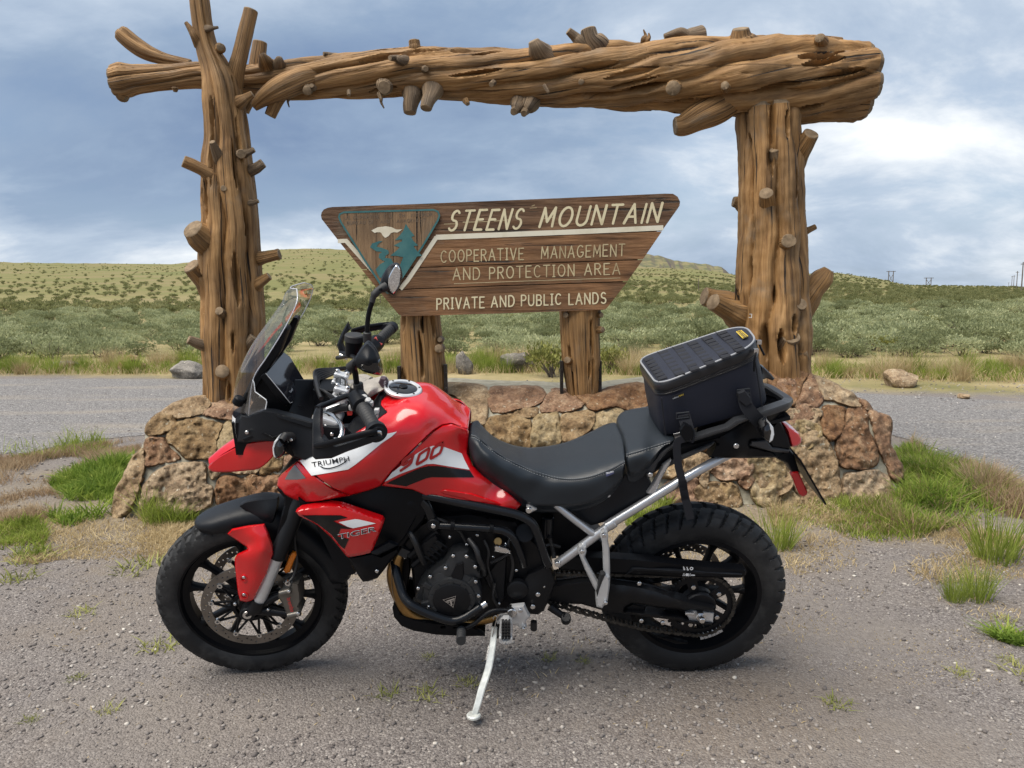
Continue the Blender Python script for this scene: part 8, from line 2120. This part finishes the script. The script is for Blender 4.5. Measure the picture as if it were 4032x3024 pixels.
def scatter(name, P_, protos, label_kind='stuff'):
    """one stuff object: points carrying scale, turn and kind, instanced with geometry nodes"""
    m = bpy.data.meshes.new(name); m.vertices.add(len(P_))
    m.vertices.foreach_set('co', np.array([(p[0], p[1], tz(p[0], p[1]) - .02) for p in P_], np.float32).ravel())
    for nm, ty, val in (('sc', 'FLOAT', [p[2] for p in P_]), ('rz', 'FLOAT', [p[3] for p in P_]), ('kd', 'INT', [i % len(protos) for i in range(len(P_))])):
        a = m.attributes.new(nm, ty, 'POINT'); a.data.foreach_set('value', val)
    o = bpy.data.objects.new(name, m); COL.objects.link(o); o['kind'] = 'stuff'
    ng = bpy.data.node_groups.new(name, 'GeometryNodeTree'); ng.interface.new_socket('Geometry', in_out='INPUT', socket_type='NodeSocketGeometry'); ng.interface.new_socket('Geometry', in_out='OUTPUT', socket_type='NodeSocketGeometry')
    N = ng.nodes; L = ng.links; gi = N.new('NodeGroupInput'); go = N.new('NodeGroupOutput'); j = N.new('GeometryNodeJoinGeometry')
    def attr(nm, ty):
        a = N.new('GeometryNodeInputNamedAttribute'); a.data_type = ty; a.inputs[0].default_value = nm; return a.outputs[0]
    sc = attr('sc', 'FLOAT'); rz = attr('rz', 'FLOAT'); kd = attr('kd', 'INT')
    cx = N.new('ShaderNodeCombineXYZ'); L.new(rz, cx.inputs[2])
    for k, pm in enumerate(protos):
        inf = N.new('GeometryNodeObjectInfo'); inf.inputs[0].default_value = pm; inf.inputs['As Instance'].default_value = True
        c = N.new('FunctionNodeCompare'); c.data_type = 'INT'; c.operation = 'EQUAL'; L.new(kd, c.inputs[2]); c.inputs[3].default_value = k
        ip = N.new('GeometryNodeInstanceOnPoints'); L.new(gi.outputs[0], ip.inputs['Points']); L.new(c.outputs[0], ip.inputs['Selection']); L.new(inf.outputs['Geometry'], ip.inputs['Instance']); L.new(cx.outputs[0], ip.inputs['Rotation']); L.new(sc, ip.inputs['Scale'])
        L.new(ip.outputs[0], j.inputs[0])
    L.new(j.outputs[0], go.inputs[0])
    md = o.modifiers.new('scatter', 'NODES'); md.node_group = ng
    return o
def proto(mesh, name):                     # unlinked prototype used only as an instance source
    return bpy.data.objects.new(name, mesh)
FARB = [bush_mesh('far_brush', 500 + i, 190, .075, .66) for i in range(3)]
M_SAGEF = leaf_mat('distant sagebrush leaf', (.175, .185, .075), (.27, .275, .125), .4, .6, nscale=.3, c3=(.33, .32, .16))
for m in FARB: m.materials.append(M_SAGEF); m.materials.append(M_STEM)
scatter('sagebrush_plain', [p for p in rest if p[1] < 45], [proto(m, 'sage_source') for m in BUSH])
far_pts = [p for p in rest if p[1] >= 45]
scatter('distant_sagebrush', far_pts, [proto(m, 'far_sage_source') for m in FARB])
RBX = [('R', 1440, 830, .9, 'yellow green rabbitbrush among grey sagebrush right of the frame'), ('N', 1345, 1085, 1.25, 'tall green rabbitbrush beside the right sign post'), ('N', 1650, 1060, 1.0, 'yellow green brush just right of the right sign post'), ('R', 1020, 1040, .8, 'low yellow green brush between two sagebrushes right of the frame'), ('Q', 500, 900, .7, 'small yellow green brush far left beyond the road')]
for w, x, y, s, lb in RBX:
    g_ = on_ground(*z1(w, x, y)); o = bpy.data.objects.new('rabbitbrush_shrub', YB); COL.objects.link(o); o.location = (g_[0], g_[1], tz(g_[0], g_[1])); o.scale = (s * .8, s * .8, s * .85); o.rotation_euler = (0, 0, x); tag(o, lb, 'bush', 'rabbitbrush')

# ---------------- tufts: meshes shared between copies
def tuft_mesh(name, seed, n, r, h, w, lean, mt, extra=None):
    rs = np.random.RandomState(seed); a = rs.uniform(0, 6.28, n); q = r * np.sqrt(rs.uniform(0, 1, n))
    V, F = blades(rs, np.stack([q * np.cos(a), q * np.sin(a), np.zeros(n)], 1), h, w, lean)
    # lean outwards from the centre
    V = V.reshape(n, 6, 3); out = np.stack([np.cos(a), np.sin(a)], 1) * (q / r * .35 * h)[:, None]
    V[:, 2:4, :2] += out[:, None] * .45; V[:, 4:, :2] += out[:, None]
    m = fast_mesh(name, V.reshape(-1, 3), F, None, True); m.materials.append(mt); return m
T_GRN = [tuft_mesh('green_tuft', 20 + i, 170, .12, .33, .006, .40, M_GRN) for i in range(3)]
T_DRY = [tuft_mesh('dry_tuft', 40 + i, 240, .14, .44, .0055, .5, M_DRY) for i in range(3)]
T_DEEP = tuft_mesh('herb_tuft', 60, 260, .12, .16, .016, .9, M_DEEP)
T_WEED = tuft_mesh('weed', 70, 44, .05, .028, .0042, 1.5, M_WEED)
def put(mesh, name, loc, s, label, cat, group=None, rz=None):
    o = bpy.data.objects.new(name, mesh); COL.objects.link(o); o.location = loc; o.scale = (s, s, s) if not hasattr(s, '__len__') else s
    o.rotation_euler = (0, 0, RNG.uniform(0, 6.28) if rz is None else rz); tag(o, label, cat, group); return o
# the verge along the far side of the road: bunch grass standing in a ragged row
for i in range(150):
    x = RNG.uniform(-12, 9.2); d = abs(RNG.gauss(0, .8)); y = edge_y(x) - .45 + d * 1.3 + (0 if x < 0 else .0)
    dry = RNG.random() < (.30 if x < 0 else .45)
    if dry: put(T_DRY[i % 3], 'dry_grass_tuft', (x, y, 0), RNG.uniform(.45, .9), 'straw coloured bunch grass on the far verge, ' + zone(x, y), 'grass tuft', 'dry grass tufts on the far verge')
    else: put(T_GRN[i % 3], 'grass_tuft', (x, y, 0), RNG.uniform(.55, 1.05), 'fresh green bunch grass on the far verge, ' + zone(x, y), 'grass tuft', 'green grass tufts on the far verge')
for w, x, y, me, s, nm, lb in (('T', 60, 1230, T_GRN[0], .62, 'grass_tuft', 'small green grass tuft directly right of the rear tyre'), ('T', 1960, 1340, T_GRN[1], .8, 'grass_tuft', 'tall spreading green grass tuft at the right edge of the weeds'), ('V', 1800, 190, T_GRN[2], .48, 'grass_tuft', 'dense bright green grass tuft on gravel at lower right'), ('V', 1610, 200, T_GRN[0], .34, 'grass_tuft', 'small bright tuft left of the dense green tuft at lower right'),
                        ('V', 2100, 545, T_DEEP, (.55, .4, .28), 'herb_rosette', 'flat blue green rosette weed near the right edge'), ('V', 2015, 370, T_WEED, .9, 'weed', 'pale yellow weed above the flat green rosette at right'), ('V', 2180, 830, T_WEED, 1.3, 'weed', 'yellow green weed cut by the right edge of the picture'),
                        ('U', 720, 320, T_WEED, 1.1, 'weed', 'small yellow green weed left of the front wheel on open gravel'), ('U', 1430, 590, T_WEED, 1.5, 'weed', 'yellow green weed against the left side of the front tyre'), ('U', 660, 885, T_WEED, .6, 'weed', 'tiny pale sprig on gravel at lower left'), ('U', 250, 1250, T_WEED, .55, 'weed', 'tiny dry sprig near the lower left corner'), ('U', 960, 1150, T_WEED, .7, 'weed', 'faded weed below the front tyre at left'),
                        ('S', 1200, 1420, T_WEED, 2.2, 'weed', 'loose green weed patch just left of the front tyre'), ('S', 300, 1330, T_WEED, 2.2, 'weed', 'green weed patch at the left on the gravel edge'), ('S', 170, 1500, T_WEED, 1.6, 'weed', 'flat pale weed far left on the gravel'),
                        ('H', 70, 1050, T_WEED, .9, 'weed', 'thin weed on gravel between front wheel and side stand'), ('H', 520, 1080, T_WEED, 1.0, 'weed', 'branching pale weed left of the side stand foot'), ('H', 930, 950, T_WEED, .8, 'weed', 'thin weed just left of the side stand leg'), ('H', 1830, 670, T_WEED, .6, 'weed', 'small green weed right of the side stand'), ('H', 510, 660, T_WEED, .5, 'weed', 'tiny weed under the front of the sump guard'),
                        ('D', 1980, 1560, T_WEED, .5, 'weed', 'tiny yellow green weed on gravel in front of the rear tyre'), ('P', 3960, 2600, T_WEED, .6, 'weed', 'tiny sprig at the right margin of the gravel'), ('V', 590, 1110, T_WEED, .9, 'weed', 'flattened straw coloured sprig below the rear tyre at right'), ('V', 1640, 830, T_WEED, .8, 'weed', 'thin upright seed stalks on the gravel at right')):
    g_ = on_ground(*z1(w, x, y)); put(me, nm, (g_[0], g_[1], 0), s, lb, 'weed' if nm != 'grass_tuft' else 'grass tuft')

# ---------------- ground cover masses
def patch_pts(w, poly, n, rs):
    q = [p[:2] for p in zp(w, poly)]; xs = [p[0] for p in q]; ys = [p[1] for p in q]; out = []
    G_ = [on_ground(*p) for p in q]; gp = [(p[0], p[1]) for p in G_]; x0, x1 = min(p[0] for p in gp), max(p[0] for p in gp); y0, y1 = min(p[1] for p in gp), max(p[1] for p in gp)
    while len(out) < n:
        x, y = rs.uniform(x0, x1), rs.uniform(y0, y1)
        if poly_inside(x, y, gp) and rs.random_sample() < .48 + 1.2 * noise.noise(Vector((x * 2.6, y * 2.6, 1.5))): out.append((x, y, 0))
    return np.array(out)
def cover(name, specs, mt):
    rs = np.random.RandomState(len(name)); Vs = []; Fs = []; o = 0
    for w, poly, n, h, wd, lean in specs:
        q_ = patch_pts(w, poly, n, rs); hh_ = h * np.array([max(.3, .85 + 1.3 * noise.noise(Vector((p[0] * 3.1, p[1] * 3.1, 4.5)))) for p in q_]); V, F = blades(rs, q_, hh_, wd, lean); Vs.append(V); Fs.append(F + o); o += len(V)
    m = fast_mesh(name, np.concatenate(Vs), np.concatenate(Fs), None, True); m.materials.append(mt)
    ob = bpy.data.objects.new(name, m); COL.objects.link(ob); ob['kind'] = 'stuff'; return ob
cover('green_ground_cover', [('S', [(1130, 470), (1180, 400), (1000, 560), (640, 600), (420, 680), (560, 780), (430, 990), (560, 1070), (800, 1000), (990, 960), (1010, 760)], 4600, .10, .010, 1.1),
                             ('T', [(1060, 430), (1200, 350), (1420, 470), (1640, 560), (1660, 680), (1900, 840), (2000, 950), (1700, 1050), (1400, 1080), (1150, 1000), (1100, 820), (1140, 650)], 4400, .11, .010, 1.1)], M_DEEP)
cover('green_grass', [('T', [(150, 880), (420, 840), (900, 850), (1150, 800), (1400, 900), (1500, 1100), (1200, 1180), (800, 1190), (600, 1120), (300, 1020)], 3600, .10, .005, .9), ('T', [(1100, 560), (1250, 330), (1500, 520), (1800, 680), (2150, 820), (2100, 940), (1600, 900), (1200, 900)], 2200, .13, .005, .8),
                      ('S', [(1200, 980), (1500, 960), (1850, 860), (1880, 960), (1600, 1040), (1250, 1060)], 900, .13, .005, .7), ('S', [(0, 1060), (330, 1000), (420, 1120), (380, 1300), (180, 1330), (0, 1260)], 1300, .07, .006, 1.0), ('S', [(0, 400), (300, 330), (900, 290), (980, 400), (500, 500), (100, 480)], 700, .10, .006, .9),
                      ('E', [(560, 280), (860, 190), (1000, 210), (700, 330), (600, 420)], 700, .12, .005, .8)], M_GRN)
cover('dry_brome', [('S', [(0, 460), (350, 380), (900, 330), (1180, 300), (1230, 380), (900, 520), (560, 600), (420, 700), (560, 800), (420, 1000), (0, 1060)], 9500, .06, .0042, 1.0), ('T', [(1660, 560), (2200, 760), (2300, 1000), (1960, 960), (1700, 700)], 3600, .13, .005, .8), ('T', [(1060, 430), (1250, 300), (1700, 600), (2100, 900), (1700, 1100), (1200, 1150), (600, 1120), (300, 1000), (900, 850), (1140, 760)], 3200, .11, .0045, .9)], M_DRYP)
cover('straw', [('S', [(0, 1040), (430, 980), (900, 1010), (1300, 980), (1880, 880), (2000, 960), (1650, 1080), (1500, 1300), (1300, 1360), (600, 1330), (300, 1380), (0, 1360)], 6500, .034, .0042, 1.3), ('T', [(100, 1000), (700, 1120), (1200, 1150), (1700, 1090), (2250, 1150), (2250, 1500), (1500, 1560), (800, 1420), (200, 1480), (100, 1250)], 3600, .032, .004, 1.2),
                ('C', [(300, 560), (900, 520), (1500, 800), (1300, 1100), (500, 1300), (320, 900)], 1100, .022, .004, 1.4), ('E', [(400, 420), (700, 300), (1000, 230), (1500, 250), (1900, 400), (2100, 700), (1700, 900), (1100, 700), (500, 600)], 1600, .04, .004, 1.2),
                ('T', [(0, 900), (180, 860), (500, 850), (700, 1000), (300, 1100), (0, 1050)], 1500, .10, .0045, 1.0), ('V', [(0, 50), (1400, 0), (2200, 300), (2000, 1000), (1000, 900), (200, 700)], 900, .016, .0035, 1.4), ('X', [(200, 1180), (2100, 1180), (2200, 1650), (0, 1650)], 900, .013, .0035, 1.4)], M_DRY)
def verge():
    rs = np.random.RandomState(3); n = 10000; x = rs.uniform(-14, 10.5, n); y = np.array([edge_y(v) for v in x]) - .7 + np.abs(rs.normal(size=n)) * 1.1
    h = .14
    V, F = blades(rs, np.stack([x, y, np.zeros(n)], 1), h, .008, .8); m = fast_mesh('dry_verge_grass', V, F, None, True); m.materials.append(M_DRY); o = bpy.data.objects.new('dry_verge_grass', m); COL.objects.link(o); o['kind'] = 'stuff'
    n = 13000; x = rs.uniform(-14, 10.5, n); y = np.array([edge_y(v) for v in x]) - .5 + np.abs(rs.normal(size=n)) * 1.3
    V, F = blades(rs, np.stack([x, y, np.zeros(n)], 1), .16, .009, .8); m = fast_mesh('green_verge_grass', V, F, None, True); m.materials.append(M_GRN); o = bpy.data.objects.new('green_verge_grass', m); COL.objects.link(o); o['kind'] = 'stuff'
verge()

# ---------------- boulders along the verge
M_BOULD = stone_mat('grey basalt boulder', (.10, .095, .09), (.19, .178, .165), (.30, .28, .255), 4.)
def boulder(w, x0, x1, yb, h, label, kind=0, sd=1):
    a, b = on_ground(*z1(w, x0, yb)), on_ground(*z1(w, x1, yb)); c = (a + b) / 2; wd = np.linalg.norm(b - a); hh = h * ZO[w][2] * c[1] / FPX
    bm = bmesh.new(); bmesh.ops.create_icosphere(bm, subdivisions=4, radius=1.0)
    for v in bm.verts:
        q = v.co.copy(); t = 1 + .30 * noise.noise(q * 1.1 + Vector((sd, 0, 0))) + .08 * noise.noise(q * 4 + Vector((sd, 3, 0)))
        for k in range(7):                 # planar facets of broken rock
            n_ = Vector((noise.noise(Vector((k, sd, .3))), noise.noise(Vector((k, sd, 5.3))), noise.noise(Vector((k, sd, 9.3))) + .15)).normalized(); dd = q.dot(n_)
            if dd > .72: q -= n_ * (dd - .72) * .9
        v.co = Vector((q.x * t * wd / 2, q.y * t * wd * .38, q.z * t * hh * .62 + hh * .38))
    m = bpy.data.meshes.new('boulder'); bm.to_mesh(m); bm.free(); m.polygons.foreach_set('use_smooth', [True] * len(m.polygons)); m.set_sharp_from_angle(angle=radians(40))
    o = link('boulder', m, M_STONE[kind] if kind >= 0 else M_BOULD); o.location = (c[0], c[1] + wd * .3, 0); o.rotation_euler = (0, 0, sd * .3); tag(o, label, 'boulder', 'boulders along the verge')
for a in (('Q', 350, 660, 1240, 90, 'pale flat boulder half hidden in grass at far left', -1, 2), ('Q', 940, 1240, 1250, 140, 'low brown boulder behind dry grass left of the big grey one', 0, 5), ('Q', 1380, 1800, 1310, 150, 'large grey angular boulder left of the left post', -1, 8), ('A', 1380, 1580, 1010, 110, 'brown boulder seen between windscreen and mirror', 0, 11), ('A', 2010, 2200, 1020, 130, 'brown boulder just left of the left sign post', 0, 14),
          ('N', 800, 930, 1070, 130, 'grey pitted boulder just right of the left sign post', -1, 17), ('N', 1050, 1255, 1060, 110, 'flat topped grey slab between the two sign posts', -1, 20), ('R', 1030, 1400, 1340, 150, 'brown boulder in grass right of the plinth', 0, 23), ('R', 1660, 1790, 1440, 45, 'small brown rock at the verge near the right edge', 0, 26)): boulder(*a)

# ---------------- poles on the plain
M_POLE = mat('weathered pole wood', (.12, .10, .085), .85, var=.25, vscale=3)
def hframe(w, x0, x1, yt, yb, D, label):
    a, b = at_y(*z1(w, x0, yt), D), at_y(*z1(w, x1, yt), D); zb = at_y(*z1(w, x0, yb), D)[2] - 6; t = thing('pylon', label, 'pylon', (a[0], D, zb), group='wooden power line pylons'); mbp = lambda: MB()
    H_ = a[2] - zb; wd = b[0] - a[0]
    for k, xx in enumerate((.25, .75) if wd < 20 else (0.02, .5, .98)):
        mb = MB(); cyl(mb, (wd * xx, 0, 0), (wd * xx, 0, H_), .42, 8); mb.obj('pole', M_POLE, t)
    mb = MB(); box(mb, (wd / 2, 0, H_ - .5), (wd, .4, .55)); mb.obj('cross_arm', M_POLE, t)
    zz = [(.25, .75)] if wd < 20 else [(.02, .5), (.5, .98)]
    for p, q in zz:
        for (u, v) in ((p, q), (q, p)):
            mb = MB(); cyl(mb, (wd * u, 0, H_ * .42), (wd * v, 0, H_ * .86), .22, 6); mb.obj('brace', M_POLE, t)
hframe('R', 1052, 1130, 358, 480, 760, 'two legged wooden power pylon on the skyline right of the frame')
hframe('R', 1368, 1450, 414, 484, 820, 'wide three legged wooden pylon farther right on the skyline')
hframe('R', 575, 606, 360, 470, 900, 'partly hidden pylon behind the slanting branch of the right post')
for w, x, yt, yb, D, r, lb in (('R', 2206, 282, 560, 150, .13, 'nearest tall utility pole at the right edge of the picture'), ('R', 2158, 358, 530, 210, .12, 'second utility pole from the right edge'), ('R', 2130, 394, 518, 290, .12, 'third utility pole from the right edge'), ('R', 2113, 400, 512, 330, .12, 'fourth utility pole from the right edge'), ('R', 2084, 455, 508, 430, .12, 'smallest most distant utility pole near the right edge'),
                               ('N', 360, 578, 730, 52, .03, 'thin rusty marker post behind the lower left of the sign'), ('N', 410, 640, 726, 52, .03, 'shorter thin rusty post next to the marker post behind the sign'), ('N', 2144, 548, 680, 90, .05, 'thin pole on the slope between sign and right post')):
    top = at_y(*z1(w, x, yt), D); bot = at_y(*z1(w, x, yb), D); zb = min(bot[2], tz(top[0], D)) - .3
    t = thing('utility_pole', lb, 'pole', (top[0], D, zb), group='poles on the plain'); mb = MB(); cyl(mb, (0, 0, 0), (0, 0, top[2] - zb), r, 8, r * .7); mb.obj('pole_shaft', M_POLE, t)
    if w == 'R':
        mb = MB(); box(mb, (0, 0, (top[2] - zb) * .94), (.9, .12, .12), None); mb.obj('cross_arm', M_POLE, t)

# ---------------- loose gravel
def pebbles(name, n, seed, smin, smax, cols, region):
    rs = np.random.RandomState(seed)
    bm = bmesh.new(); bmesh.ops.create_icosphere(bm, subdivisions=1, radius=1.0); bv = np.array([v.co[:] for v in bm.verts]); bf = np.array([[v.index for v in f.verts] for f in bm.faces]); bm.free()
    X = []; 
    while len(X) < n:
        y = region[0] + (region[1] - region[0]) * rs.uniform(0, 1, n) ** 1.0; x = rs.uniform(-.82, .82, n) * y
        keep = np.array([noise.noise(Vector((a * 1.3, b * 1.3, seed))) for a, b in zip(x, y)]) + rs.uniform(-.5, .5, n) > -.1
        X += list(zip(x[keep], y[keep]))
    X = np.array(X[:n]); s = smin + (smax - smin) * rs.uniform(0, 1, n) ** 3.2
    j = 1 + rs.uniform(-.32, .32, (n, len(bv), 1)); sc = np.stack([s * rs.uniform(.8, 1.4, n), s * rs.uniform(.7, 1.1, n), s * rs.uniform(.45, .8, n)], 1)
    P_ = bv[None] * j * sc[:, None]; a = rs.uniform(0, 6.28, n); ca, sa = np.cos(a)[:, None], np.sin(a)[:, None]
    Q = np.stack([P_[..., 0] * ca - P_[..., 1] * sa + X[:, :1], P_[..., 0] * sa + P_[..., 1] * ca + X[:, 1:], P_[..., 2] + s[:, None] * .2], 2)
    F = (bf[None] + (np.arange(n) * len(bv))[:, None, None]).reshape(-1, 3)
    m = fast_mesh(name, Q.reshape(-1, 3), F, None, False); m.materials.append(cols); o = bpy.data.objects.new(name, m); COL.objects.link(o); o['kind'] = 'stuff'
def pebble_mat():
    m = bpy.data.materials.new('mixed gravel stones'); m.use_nodes = True; nt = m.node_tree; N = nt.nodes; L = nt.links; b = N['Principled BSDF']; b.inputs['Roughness'].default_value = .85
    ge = N.new('ShaderNodeNewGeometry'); r = N.new('ShaderNodeValToRGB'); L.new(ge.outputs['Random Per Island'], r.inputs[0])
    for i, (p, c) in enumerate([(0, (.075, .064, .061)), (.35, (.135, .120, .112)), (.65, (.20, .18, .168)), (.86, (.27, .245, .225)), (.96, (.36, .33, .30)), (1, (.50, .47, .42))]):
        e = r.color_ramp.elements[i] if i < 2 else r.color_ramp.elements.new(p); e.position = p; e.color = (*c, 1)
    L.new(r.outputs[0], b.inputs['Base Color']); return m
MPB = pebble_mat()
pebbles('gravel', 20000, 21, .0022, .0095, MPB, (1.8, 4.8))
pebbles('gravel', 9000, 22, .005, .016, MPB, (4.6, 11.5))
